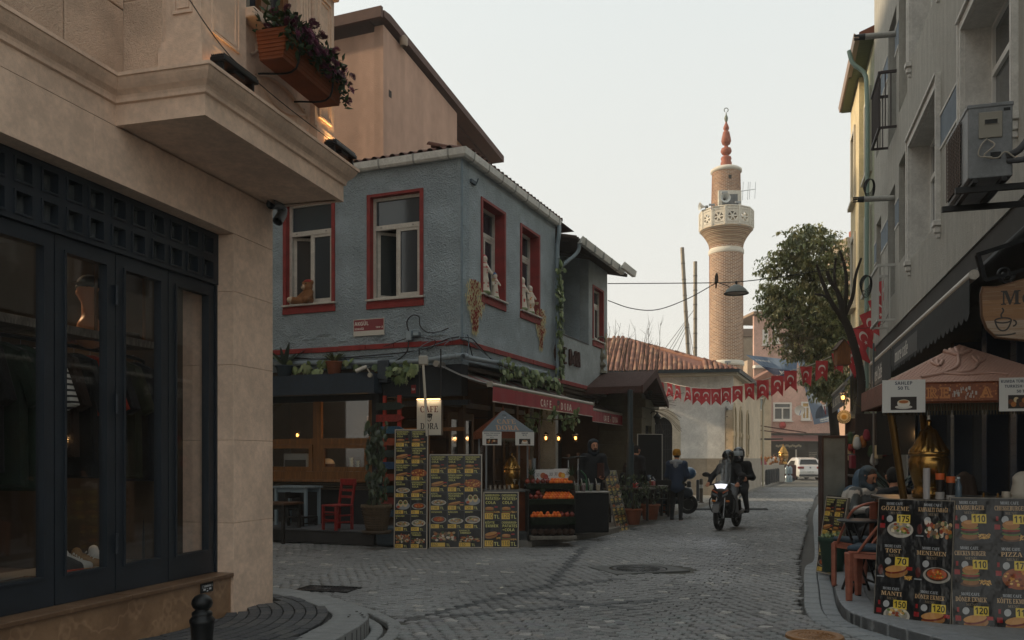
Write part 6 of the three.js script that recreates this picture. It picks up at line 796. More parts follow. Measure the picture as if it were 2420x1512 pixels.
{
const t=thing('mosque','low white plastered mosque with hipped terracotta tile roof and arched windows','mosque');
const g=(x,d)=>[(x-CX)/F*d,d],A=g(1797,44.6),B=g(1733,33.6),C=g(1671,33.9),D=g(1430,34.8),E=[D[0]-2,46],Yw=4.75;
const wall=(P,Q,mat,holes=[],name='wall',arcs=[])=>{const l=Math.hypot(Q[0]-P[0],Q[1]-P[1]),s=new THREE.Shape([[0,0.1],[l,0.1],[l,Yw],[0,Yw]].map(([x,y])=>new THREE.Vector2(x,y)));for(const[c,w,y0,y1]of arcs){const h=new THREE.Path();h.moveTo(c-w,y0);h.lineTo(c-w,y1-w*1.3);h.quadraticCurveTo(c-w,y1-w*0.4,c,y1);h.quadraticCurveTo(c+w,y1-w*0.4,c+w,y1-w*1.3);h.lineTo(c+w,y0);h.closePath();s.holes.push(h);}const m=part(t,name,uvm(new THREE.ExtrudeGeometry(s,{depth:0.3,bevelEnabled:false,curveSegments:10}).translate(0,0,-0.3)),mat);m.position.set(P[0],0,-P[1]);m.rotation.y=Math.atan2(Q[1]-P[1],Q[0]-P[0]);return[m,l];};
const l1=Math.hypot(A[0]-B[0],A[1]-B[1]),fr=new Frame(V(B[0],0,-B[1]),Math.atan2(A[1]-B[1],A[0]-B[0])*180/Math.PI),cs=[1734.5,1749.5,1765.5].map((x)=>fr.Z(x,1000).x),yT=fr.Z(1749,968).y;
const[wr]=wall(B,A,plasterB,[],'wall',cs.map((c)=>[c,0.36,1.75,yT]));
const[wc]=wall(C,B,plasterW);const frL=new Frame(V(D[0],0,-D[1]),Math.atan2(C[1]-D[1],C[0]-D[0])*180/Math.PI),dc=frL.Z(1567,1000).x,dt=frL.Z(1567,985).y;const[wl]=wall(D,C,plasterW,[],'wall',[[dc,0.36,0.11,dt]]);wall(E,D,plasterB);wall(A,[A[0]-6,A[1]+3],plasterB);
part(t,'plinth',[[B,A],[C,B],[D,C]].map(([P,Q])=>{const l=Math.hypot(Q[0]-P[0],Q[1]-P[1]),an=Math.atan2(Q[1]-P[1],Q[0]-P[0]);const x0=P===D?dc+0.6:0;return bx(x0,l,0.1,1.55,-0.01,0.022).rotateY(an).translate(P[0],0,-P[1]);}),M(0xa59a8a,{r:0.85,map:'dirt',rep:0.5}));
const arch=(par,c,w,y0,y1,th,o,mat)=>{const ring=(k)=>{const p=[];p.push([c-k,y0]);for(let i=0;i<=10;i++){const f=i/10,a=Math.PI*(1-f);p.push([c+Math.cos(a)*k,(y1-w*1.3)+Math.sin(a)*(w*1.3+(k-w)*1.0)]);}p.push([c+k,y0]);return p;};const out=ring(w+th),inn=ring(w).reverse();return part(par,'arch_surround',ext([...out,...inn],o).translate(0,0,0),mat);};
cs.forEach((c)=>{arch(wr,c,0.36,1.7,yT,0.14,0.06,M(0xc4b294,{map:'dirt'}));part(wr,'window_pane',bx(c-0.36,c+0.36,1.75,yT,-0.28,-0.26),M(0x1d1c1b,{r:0.15}));part(wr,'window_lattice',[-0.2,0,0.2].map((k)=>bx(c+k-0.015,c+k+0.015,1.75,yT-0.1,-0.24,-0.2)).concat([0,1,2,3,4,5,6].map((k)=>bx(c-0.36,c+0.36,1.95+k*0.3,1.98+k*0.3,-0.245,-0.195))),M(0x35302a));part(wr,'sill',rb(c-0.5,c+0.5,1.64,1.72,0,0.12,0.01),M(0xc4b294));part(wr,'impost',[rb(c-0.53,c-0.35,yT-1.15,yT-0.98,0,0.09,0.01),rb(c+0.35,c+0.53,yT-1.15,yT-0.98,0,0.09,0.01)],M(0xc4b294));});
arch(wl,dc,0.36,0.11,dt,0.32,0.05,M(0xc9c2b2,{map:'dirt'}));part(wl,'door_grille',[-0.27,-0.18,-0.09,0,0.09,0.18,0.27].map((k)=>rod(V(dc+k,0.12,-0.1),V(dc+k,dt-0.2,-0.1),0.012,0.012,5)).concat([0,1,2,3,4,5].map((k)=>rod(V(dc-0.36,0.4+k*0.5,-0.1),V(dc+0.36,0.4+k*0.5,-0.1),0.014,0.014,5)),[0,1].map((k)=>new THREE.TorusGeometry(0.12,0.014,5,14).translate(dc-0.14+k*0.28,dt-0.6,-0.1))),M(0x22252a,{r:0.6}));part(wl,'dark_door',bx(dc-0.36,dc+0.36,0.11,dt,-0.28,-0.25),M(0x16181b));
const off=([x,d],[vx,vd])=>[x+vx,d+vd],B2=g(1741,33.0),D2=g(1425,33.9),C2=g(1662,33.2),A2=[A[0]+0.55,A[1]+0.4];
part(t,'eaves',ext([[D2[0],D2[1]],[C2[0],C2[1]],[B2[0],B2[1]],[A2[0],A2[1]],[A[0]-3,A[1]+2],[D[0]-2,46]],0.14).rotateX(-Math.PI/2).translate(0,Yw,0),M(0xb3a892,{r:0.9}));
part(t,'eaves_gutter',sweep([[0,Yw+0.1],[0.1,Yw+0.08],[0.13,Yw+0.2],[0.11,Yw+0.2],[0,Yw+0.14]],[D2,C2,B2,A2].map(([x,d])=>[x,-d])),M(0x3b4448,{r:0.5}));
part(t,'downpipe',[rod(V(A[0]+0.1,0.1,-A[1]+0.1),V(A[0]+0.1,Yw-0.5,-A[1]+0.1),0.06),tube([V(A[0]+0.1,Yw-0.5,-A[1]+0.1),V(A[0]+0.2,Yw-0.2,-A[1]+0.1),V(A2[0],Yw+0.1,-A2[1])],0.06,8)],M(0xb0a690));
const K=px(1480,803,38.4),K2=px(1250,803,38.4),y0=Yw+0.17,v=([x,d],y=y0)=>V(x,y,-d),roof=part(t,'roof',fromTris([v(D2),v(C2),K,v(C2),v(B2),K,v(D2),K,K2,v(B2),v(A2),K].flatMap((q)=>q.toArray())),M(0x765044,{r:0.95,ds:true}));
const half=new THREE.CylinderGeometry(0.085,0.072,0.46,7,1,true,-Math.PI/2,Math.PI).rotateX(-Math.PI/2).scale(1,1.0,1);let n=0;
const face=(a,b,top,skip)=>{const e=b.clone().sub(a),L=e.length();e.normalize();const nn=e.clone().cross(top.clone().sub(a)).normalize();if(nn.y<0)nn.negate();const up=nn.clone().cross(e).normalize();if(up.y<0)up.negate();const R=new THREE.Quaternion().setFromRotationMatrix(new THREE.Matrix4().makeBasis(e,nn,up.clone().negate()));const tl=top.clone().sub(a),tx0=tl.dot(e),th=tl.dot(up);for(let i=0;i*0.19<L;i++)for(let k=0;k*0.36<th;k++){const x=i*0.19+0.1,y=k*0.36+0.15,lo=tx0*y/th,hi=L-(L-tx0)*y/th;if(x>hi||(x<lo&&!skip))continue;const p=a.clone().addScaledVector(e,x).addScaledVector(up,y).addScaledVector(nn,0.03+(rnd()-0.5)*0.012);const u=CX+p.x/-p.z*F;if(u<1425)continue;n++;const m=part(roof,'roof_tile',half,tileM[Math.floor(rnd()*5)]);m.position.copy(p);m.quaternion.copy(R);}};
face(v(D2),v(C2),K,true);face(v(C2),v(B2),K);face(v(B2),v(A2),K);
part(roof,'ridge_tiles',[[K,v(B2)],[K,K2]].map(([a,b])=>{const d=b.clone().sub(a),N=Math.round(d.length()/0.35);return Array.from({length:N},(_,i)=>rod(a.clone().addScaledVector(d,i/N),a.clone().addScaledVector(d,(i+1.1)/N),0.1,0.085,8));}),tileM[2]);
}
{
const d=48,c=px(1716,1083,d),t=thing('minaret','tall round brick minaret with carved stone balcony and red finial','minaret',undefined,V(c.x,0,c.z)),Yd=(y,e)=>EYE+(CY-y)/F*e,Y=(y)=>Yd(y,47.12),R=(w)=>w/2/F*d;
const mort=M(0xeaddc8,{r:0.95,map:'dirt',rep:0.6}),stone=M(0xdcd5c6,{r:0.9,map:'dirt',rep:0.5});
const r0=R(78)-0.01,ru=R(70),rt=R(64),yR=Y(588),yB0=Yd(531,46.6),yB1=Yd(489,46.6),yT=Yd(397,47.25);
part(t,'shaft_core',lathe([[r0,0],[r0,yR],[r0,Y(575)]],48),mort);part(t,'upper_core',lathe([[ru,yB0],[rt,yT]],40),mort);
for(const g of[lathe([[r0,Y(862)],[r0+0.07,Y(860)],[r0+0.07,Y(852)],[r0,Y(850)]],40),lathe([[r0,Y(594)],[r0+0.06,Y(592)],[r0+0.06,Y(584)],[r0,Y(582)]],40),lathe([[rt,yT-0.05],[rt+0.1,yT],[rt+0.1,yT+0.12],[rt-0.05,yT+0.22],[0,yT+0.25]],40)])part(t,'stone_ring',g,stone);
for(let i=0;i<12;i++){const f=i/11,f1=(i+1)/11,y=Y(575)+(yB0-Y(575))*f,rr0=r0+(R(120)-r0)*Math.pow(f,1.5),h=(yB0-Y(575))/12;part(t,'corbel_ring',lathe([[rr0-0.1,y],[rr0+0.01,y],[rr0+0.035,y+h*0.5],[rr0+0.02,y+h*0.85],[rr0-0.1,y+h]],48),M([0xc4aa90,0xb89c82,0xd0b89c][i % 3],{r:0.95,map:'dirt',rep:0.7}));}
const bg=new THREE.BoxGeometry(0.205,0.045,0.05),bm=[0xa87c60,0xb28668,0x98705a,0xbc9072,0xa0745c].map((q)=>M(q,{r:0.95,map:'mottle',rep:3})),L=[];
const rows=(y0,y1,ra,rb2)=>{const nb=Math.round(2*Math.PI*ra/0.245);for(let k=0;y0+k*0.073<y1;k++)for(let i=0;i<nb;i++){const a=(i+(k&1)*0.5)/nb*2*Math.PI+rr(-0.006,0.006),y=y0+k*0.073+0.036,r=ra+(rb2-ra)*(y-y0)/(y1-y0)-0.012;L.push([a,y,r]);}};
rows(Y(900),Y(863),r0,r0);rows(Y(849),Y(595),r0,r0);rows(Y(580),Y(574),r0,r0);rows(yB0+0.6,yT-0.05,R(69.4),rt);
const vis=L.filter(([a,y])=>Math.sin(a)>0.75&&y>Y(760)&&y<Y(600)),own=new Set(vis.slice(0,300));const tm=new THREE.Object3D();
const place=(o,[a,y,r])=>{o.position.set(Math.cos(a)*r,y,Math.sin(a)*r);o.rotation.y=Math.PI/2-a;};
for(const b of own)place(part(t,'brick',bg,bm[Math.floor(rnd()*5)]),b);
const rest=L.filter((b)=>!own.has(b)),im=new THREE.InstancedMesh(bg,M(0xffffff,{r:0.95,map:'mottle',rep:3}),rest.length),cc=new THREE.Color();im.name='brick_courses';im.userData.kind='stuff';rest.forEach((b,i)=>{place(tm,b);tm.updateMatrix();im.setMatrixAt(i,tm.matrix);const q=lin([0xa87c60,0xb28668,0x98705a,0xbc9072,0xa0745c][Math.floor(rnd()*5)]);im.setColorAt(i,cc.setRGB(...q));});im.castShadow=im.receiveShadow=true;t.add(im);
const rb1=R(120),w=2*rb1*Math.tan(Math.PI/12),h=yB1-yB0+0.05;part(t,'balcony_floor',lathe([[r0,yB0-0.05],[rb1+0.04,yB0-0.02],[rb1+0.04,yB0+0.12],[ru,yB0+0.14]],12).rotateY(Math.PI/12),stone);
const holes=Array.from({length:6},(_,k)=>{const a=k/6*2*Math.PI+0.1,P=(r,aa)=>[Math.cos(aa)*r,h*0.5+Math.sin(aa)*r];return[P(0.07,a+0.48),P(0.25,a+0.86),P(0.25,a+0.1)];});
const pg=ext([[-w/2,0.1],[w/2,0.1],[w/2,h],[-w/2,h]],0.08,0,holes),fg=wallHoles(-w/2+0.07,w/2-0.07,0.2,h-0.1,[[-w/2+0.095,w/2-0.095,0.225,h-0.125]],0.02);
for(let i=0;i<12;i++){const a=i/12*2*Math.PI;const p=part(t,'balcony_panel',pg,stone);p.position.set(Math.sin(a)*(rb1-0.08),yB0,Math.cos(a)*(rb1-0.08));p.rotation.y=a;const f=part(p,'panel_frame',fg,stone);f.position.z=0.1;part(p,'panel_post',rb(-w/2-0.05,-w/2+0.05,0.08,h+0.03,-0.0,0.11,0.01),stone);}
part(t,'balcony_rail',lathe([[rb1-0.12,yB0+h],[rb1+0.06,yB0+h],[rb1+0.06,yB0+h+0.08],[rb1-0.12,yB0+h+0.08]],12).rotateY(Math.PI/12),stone);
const fr=M(0x9c5640,{r:0.7,map:'dirt',rep:1.5}),zt=yT+0.2,k=(y)=>Yd(y,48),q=(w2)=>R(w2);part(t,'finial',lathe([[q(26),zt],[q(26),k(385)],[q(22),k(380)],[q(25),k(375)],[q(22),k(371)],[q(10),k(369)],[q(10),k(367.5)],[q(20),k(364)],[q(26),k(358)],[q(22),k(351)],[q(9),k(348)],[q(9),k(344)],[q(18),k(341)],[q(23),k(334)],[q(21),k(326)],[q(16),k(315)],[q(15),k(312)],[q(8),k(310)],[q(12),k(307)],[q(14),k(303)],[q(11),k(298)],[q(5),k(291)],[q(4),k(287)]],24),fr);
part(t,'finial_tip',[lathe([[q(5),k(288)],[q(9),k(281)],[q(8),k(277)],[q(3),k(271)],[q(1.5),k(265)]],12),new THREE.TorusGeometry(q(9.5),q(2),6,22,5.2).rotateZ(-Math.PI/2+0.55+1.57).rotateZ(-1.6+0.02).translate(0,k(260),0)],M(0x6f7466,{r:0.6,m:0.3}));
part(t,'balcony_door',bx(-0.42,0.42,yB1-0.3,Y(458),ru-0.25,ru+0.03),M(0x75787a,{map:'wood',rep:[2,1]}));part(t,'door_surround',wallHoles(-0.62,0.62,yB1-0.3,Y(449),[[-0.42,0.42,yB1-0.4+0.11,Y(458)]],0.2).translate(0,0,ru+0.02),stone);part(t,'slit_window',bx(-0.06,0.1,Y(420),Y(411),rt-0.1,rt+0.03),M(0x14120f));
const horn=(lab,x,y,dd,ry,s)=>{const l=thing('loudspeaker',lab,'loudspeaker','horn loudspeakers on the minaret balcony',px(x,y,dd),ry),m=M(0xc4c6c2,{r:0.5,ds:true});part(l,'horn',lathe([[0.05,-0.32],[0.06,-0.22],[0.1,-0.1],[0.17,0.0],[0.27,0.1],[0.28,0.11]],22).rotateX(Math.PI/2),m);part(l,'driver',[lathe([[0,-0.5],[0.1,-0.48],[0.1,-0.32],[0.04,-0.3]],14).rotateX(Math.PI/2),lathe([[0.03,-0.1],[0.05,0.0],[0.02,0.05],[0,0.06]],10).rotateX(Math.PI/2)],M(0x77797a,{r:0.5}));part(l,'mount',rod(V(0,-0.35,-0.3),V(0,0,-0.3),0.02),M(0x55585a));l.scale.setScalar(s);};
horn('grey horn loudspeaker facing down the street from the balcony',1714,468,46.5,0,0.95);horn('grey horn loudspeaker pointing sideways off the balcony rail',1657,488,47.6,-80,0.8);
const an=thing('tv_antenna','thin rod television antenna on the minaret above balcony','antenna',undefined,px(1750,452,47.6)),am=M(0x4a4c4c,{r:0.6});part(an,'boom',rod(V(0,0,0),V(0.82,0.12,0),0.015,0.012),am);[0.12,0.4,0.5,0.8].forEach((x,i)=>part(an,'element',rod(V(x-0.02,-0.5+i*0.03,0),V(x+0.03,0.52,0),0.01,0.01,5),am));
for(const[x,y,lab]of[[1682,484,'left of the horn'],[1744,478,'right of the horn'],[1712,455,'above the horn'],[1719,855,'on the lower stone ring']]){const l=thing('floodlight','small grey floodlight on the minaret '+lab,'floodlight','floodlights on the minaret',px(x,y,46.9));part(l,'housing',rb(-0.16,0.16,-0.05,0.05,-0.05,0.06,0.01),M(0x8c9092,{r:0.5}));part(l,'stem',rod(V(0,-0.25,-0.02),V(0,-0.04,0),0.015),M(0x777));}
}
{
const st=M(0x8f877a,{r:0.45,m:0.5,map:'dirt'}),mk=(x0,y0,x1,y1,d,lab)=>{const t=thing('flue_pipe',lab,'chimney','steel flues behind the mosque roof'),a=px(x0,y0,d),b=px(x1,y1,d),N=7;for(let i=0;i<N;i++){const p=a.clone().lerp(b,i/N),q=a.clone().lerp(b,(i+1)/N);part(t,'pipe_length',rod(p,q,0.09,0.09,12),st);if(i)part(t,'pipe_clamp',rod(p.clone().add(V(0,-0.02,0)),p.clone().add(V(0,0.02,0)),0.1,0.1,12),M(0x5a564f));}return t;};
const a=mk(1627,850,1612,585,39.5,'taller leaning steel flue pipe behind the mosque roof'),b=mk(1643,856,1643,618,39.8,'shorter upright steel flue pipe beside the minaret'),w=M(0x5c5348,{r:0.7});part(b,'top_band',rod(px(1643,635,39.8),px(1643,622,39.8),0.07,0.07,10),M(0x4a463f));
for(const[x0,y0,x1,y1]of[[1615,690,1640,845],[1640,732,1568,828],[1622,760,1578,832],[1624,765,1585,833],[1621,780,1598,836],[1616,650,1624,740],[1628,765,1634,848]])part(a,'stay_rod',rod(px(x0,y0,39.6),px(x1,y1,38.6),0.012,0.012,5),w);
}
// ---------- houses behind ----------
{
const d0=25,O=px(906,1083,d0),fr=new Frame(V(O.x,0,O.z),67.5),fl=new Frame(V(O.x,0,O.z),-22.5),t=framed(fr,'tan_house','tall plain tan rendered house with brown sloping roof edge behind','building');
const tan=M(0xbc9a86,{r:0.95,map:'streak',rep:[0.12,0.07],bump:'fine',brep:0.7,bs:0.01}),y0=fr.Z(910,62).y,e=fr.Z(1080,268),e2=fr.Z(1175,385);
part(t,'wall',ext([[0,0],[e.x,0],[e.x,e.y],[0,y0]],0.3).translate(0,0,-0.3),tan);part(t,'side_wall',bx(0.001,0.3,0,y0-0.15,-9,-0.301),tan);part(t,'rear_wall',ext([[e.x+0.001,0],[e2.x,0],[e2.x,e2.y+0.1],[e.x+0.001,e.y]],0.3).translate(0,0,-1.1),M(0xb08a6c,{r:0.95,map:'dirt',rep:0.3}));
const sl=(e2.y-y0)/e2.x,rm=M(0x5a4038,{r:0.8,map:'dirt',rep:0.6});part(t,'roof_edge',ext([[-0.2,y0+0.12],[-0.2,y0+0.3],[0.15,y0+0.33],[e2.x+0.3,e2.y+0.33],[e2.x+0.3,e2.y+0.1],[0.15,y0+0.1]],0.5).translate(0,0,-0.35),rm);
part(t,'roof',ext([[-0.25,y0+0.14],[-0.25,y0+0.3],[0.2,y0+0.34],[e2.x+0.3,e2.y+0.3],[e2.x+0.3,e2.y+0.1]],9).translate(0,0,-9.4),rm);part(t,'roof_lip',bx(-0.36,-0.251,y0+0.05,y0+0.36,-9,0.14),rm);
const k=fr.Z(943,112),m=part(t,'alarm_siren',[lathe([[0.1,0],[0.12,0.05],[0.12,0.25],[0.05,0.32],[0,0.33]],12).translate(k.x,k.y,0.16)],M(0x8d7a68,{r:0.6}));const v=fr.Z(922,222);part(t,'vent_hole',bx(v.x-0.08,v.x+0.08,v.y-0.1,v.y+0.1,-0.05,0.005),M(0x2a211c));
}
{
const d=75,s=d/F,O=px(1770,1083,d),t=thing('pink_apartment','pink rendered apartment building closing the street, shop below','building',undefined,V(O.x,0,O.z),4),X=(x)=>(x-1770)*s,Y=(y)=>EYE+(CY-y)*s,pink=M(0xd0a898,{r:0.92,map:'dirt',rep:0.2}),cr=M(0xb9a48c,{r:0.92,map:'dirt',rep:0.2}),wh=M(0xd2cdc4,{r:0.5});
const holes=[[1804,1815,780,813],[1824,1841,777,808],[1830,1872,952,992],[1796,1803,956,994],[1898,1917,950,990],[1948,1975,950,992],[1855,1880,790,830]].map(([a,b,c,e])=>[X(a),X(b),Y(e),Y(c)]);
part(t,'wall',wallHoles(X(1782),X(2080),Y(1023),Y(745),holes,0.3),pink);part(t,'upper_corner',[bx(X(1782)-0.3,X(1826),Y(860),Y(743),0.002,0.5)].slice(1).concat([bx(X(1770),X(1782)-0.001,0,Y(850),-6,-0.4)]),cr);
part(t,'roof_edge',rb(X(1776),X(2084),Y(744),Y(737),-6,0.5,0.05),M(0x8a7460));part(t,'balcony_slab',rb(X(1778),X(1822),Y(871),Y(864),0,0.7,0.03),wh);part(t,'drainpipe',[rod(V(X(1823),Y(1020),0.1),V(X(1823),Y(745),0.1),0.09),tube([V(X(1812),Y(864),0.3),V(X(1818),Y(870),0.2),V(X(1823),Y(884),0.1)],0.09,8)],M(0xa8897c));
holes.forEach(([a,b,c,e],i)=>{const m=part(t,'window',wallHoles(a-0.06,b+0.06,c-0.06,e+0.06,[[a+0.1,(a+b)/2-0.05,c+0.1,e-0.1-(e-c)*0.25],[(a+b)/2+0.05,b-0.1,c+0.1,e-0.1-(e-c)*0.25],[a+0.1,b-0.1,e-(e-c)*0.25,e-0.08]],0.12).translate(0,0,0.02),wh);part(m,'pane',bx(a,b,c,e,-0.14,-0.12),M(i===4?0xc9a45c:0x5a5f60,{r:0.1}));part(m,'sill',rb(a-0.15,b+0.15,c-0.16,c-0.07,0.02,0.2,0.02),wh);if(i===2)part(m,'curtain',[0,1,2,3,4,5,6,7].map((k)=>rod(V(a+0.3+k*0.13,c+0.1,-0.2),V(a+0.3+k*0.13,e-0.4,-0.2),0.08)),M(0xb5ab9c));});
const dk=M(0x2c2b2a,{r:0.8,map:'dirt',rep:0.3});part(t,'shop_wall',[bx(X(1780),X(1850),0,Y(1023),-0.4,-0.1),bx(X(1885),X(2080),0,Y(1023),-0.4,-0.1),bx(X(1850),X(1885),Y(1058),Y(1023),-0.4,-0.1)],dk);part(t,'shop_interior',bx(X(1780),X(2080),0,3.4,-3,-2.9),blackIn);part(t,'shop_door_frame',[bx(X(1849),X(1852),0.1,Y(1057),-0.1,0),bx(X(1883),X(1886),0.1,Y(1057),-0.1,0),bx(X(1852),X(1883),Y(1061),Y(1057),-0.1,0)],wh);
part(t,'shop_awning',[fromTris([V(X(1800),Y(1028),0.0),V(X(1795),Y(1043),1.8),V(X(1990),Y(1043),1.8),V(X(1800),Y(1028),0.0),V(X(1990),Y(1043),1.8),V(X(1990),Y(1028),0)].flatMap((q)=>q.toArray()))],M(0x5a2f2c,{r:0.9,ds:true}));part(t,'shop_fascia',bx(X(1820),X(1905),Y(1062),Y(1044),-0.099,0.15),M(0x3a3936));part(t,'fascia_print',quad(X(1900)-X(1830),Y(1046)-Y(1060)).translate((X(1900)+X(1830))/2,(Y(1046)+Y(1060))/2,0.16),paint(256,64,(g)=>{g.fillStyle='#34363a';g.fillRect(0,0,256,64);g.fillStyle='#b9b09a';for(let i=0;i<16;i++){g.beginPath();g.ellipse(20+i*14,34+6*Math.sin(i*1.7),10,12,0,0,7);g.fill();}}));
part(t,'menu_panel',quad(X(1935)-X(1912),Y(1045)-Y(1095)).translate(X(1926),Y(1072),-0.05),paint(96,192,(g)=>{g.fillStyle='#2a2c2c';g.fillRect(0,0,96,192);g.fillStyle='#c8bfae';['Tost Sandwich','Hibrit Sandwich','Menemen','Börgür','Patates','Kumpir'].forEach((s2,i)=>fit(g,s2,6,90+i*16,80,14,'bold $px sans-serif'));}));
part(t,'wall_siren',[ball(0.3,X(1848),Y(1005),0.3),bx(X(1849),X(1852),Y(1010),Y(997),0.1,0.5)],M(0x9c2a26));const dish=thing('satellite_dish','round white satellite dish on the pink building wall','satellite dish',undefined,px(1888,970,74));part(dish,'reflector',lathe([[0.02,0],[0.25,0.05],[0.42,0.15],[0.43,0.16]],24).rotateX(Math.PI/2),M(0xc4bfb4,{r:0.5,ds:true}));part(dish,'arm',rod(V(0,-0.4,0.1),V(0,0,0.5),0.02),M(0x888));
const far=thing('beige_house','plain beige house with brown roof edge seen past the minaret','building',undefined,px(1745,1083,86).setY(0));part(far,'wall',wallHoles(0,3.4,0,13.6,[[1.1,2.4,6.6,8.6]],0.3),M(0xa08e78,{map:'dirt',rep:0.2}));part(far,'roof_edge',rb(-0.2,3.6,13.6,14.4,-4,0.2,0.05),M(0x6a5648));part(far,'window',bx(1.1,2.4,6.6,8.6,-0.2,-0.15),M(0xa9aeac,{r:0.2}));
const low=thing('tiled_annex','low annex with red tile roof between minaret and pink building','building',undefined,px(1757,1083,66).setY(0));part(low,'wall',wallHoles(0,2.1,0,7.0,[[0.2,1.5,5.2,6.4]],0.25),M(0xb3a68e,{map:'dirt',rep:0.3}));part(low,'roof',ext([[-0.3,7.0],[2.2,7.0],[2.2,8.4]],3).translate(0,0,-2.5),tileM[0]);part(low,'window',[bx(0.2,1.5,5.2,6.4,-0.18,-0.15)],M(0x8d9492,{r:0.2}));part(low,'window_frame',[bx(0.2,1.5,5.2,5.28,-0.14,0.02),bx(0.82,0.88,5.28,6.4,-0.14,0.02),bx(0.2,1.5,6.1,6.16,-0.14,0.015)],wh);
}
{
const t=thing('apartment_block','tall cream apartment block behind the shop on the side street','building',undefined,V(-19,0,-15.5),-22.5),w=M(0xc4b39c,{r:0.9,map:'dirt',rep:0.3}),hs=[];for(let k=0;k<4;k++)for(let i=0;i<3;i++)hs.push([1+i*2.6,2.2+i*2.6,4.2+k*3.2,5.9+k*3.2]);part(t,'wall',wallHoles(0,9,0,17.5,hs,0.3),w);part(t,'side_wall',[bx(8.7,9,0,17.5,-12,-0.301),bx(0,0.3,0,17.5,-12,-0.301),bx(0.3,8.7,0,17.5,-12,-11.7),bx(0.3,8.7,17.2,17.5,-11.7,-0.301)],w);for(const[a,b,c,d]of hs){const q=part(t,'window',[bx(a,b,c,c+0.08,-0.16,-0.08),bx(a,b,d-0.08,d,-0.16,-0.08),bx(a,a+0.08,c+0.08,d-0.08,-0.16,-0.08),bx(b-0.08,b,c+0.08,d-0.08,-0.16,-0.08)],pvc);part(q,'pane',bx(a,b,c,d,-0.2,-0.18),M(0x4f5558,{r:0.06}));}
}
copyOf(scene.getObjectByName('apartment_block'),'tall cream apartment block closing the side street beyond the shop',V(-24,0,-5),75,1.25);
// ---------- trees ----------
const leafQ=fromTris([0,0,0,0.024,0.006,0.045,0,-0.012,0.105,0,0,0,0,-0.012,0.105,-0.024,0.006,0.045]);
function crown(t,blobs,n,size,cols){
const im=new THREE.InstancedMesh(leafQ,M(0xffffff,{r:0.36,ds:true,tr:0.3}),n),o=new THREE.Object3D(),c=new THREE.Color();im.name='crown';im.userData.kind='stuff';const tot=blobs.reduce((q,b)=>q+b[3]*b[4]*b[3],0);let i=0;
while(i<n){let k=rnd()*tot,b=blobs[0];for(const q of blobs){k-=q[3]*q[4]*q[3];if(k<0){b=q;break;}}const u=V(rr(-1,1),rr(-1,1),rr(-1,1));const l=u.length();if(l>1||l<0.45&&rnd()<0.5)continue;const cx=V(b[0]+u.x*b[3],b[1]+u.y*b[4],b[2]+u.z*b[3]),az=rr(0,6.3),L=rr(0.25,0.55),m=9+Math.floor(rnd()*9),tone=rr(0.65,1.25),pal=lin(cols[Math.floor(rnd()*cols.length)]);for(let j=0;j<m&&i<n;j++,i++){const f=j/m;o.position.set(cx.x+Math.cos(az)*L*f+rr(-0.06,0.06),cx.y+0.25*f-0.34*f*f+rr(-0.05,0.05),cx.z+Math.sin(az)*L*f+rr(-0.06,0.06));o.rotation.set(rr(0.1,1.3),rr(0,6.3),rr(-0.6,0.6),'YXZ');o.scale.setScalar(size*rr(0.7,1.25));o.updateMatrix();im.setMatrixAt(i,o.matrix);im.setColorAt(i,c.setRGB(...pal.map((v)=>v*tone)));}}
im.castShadow=im.receiveShadow=true;t.add(im);
}
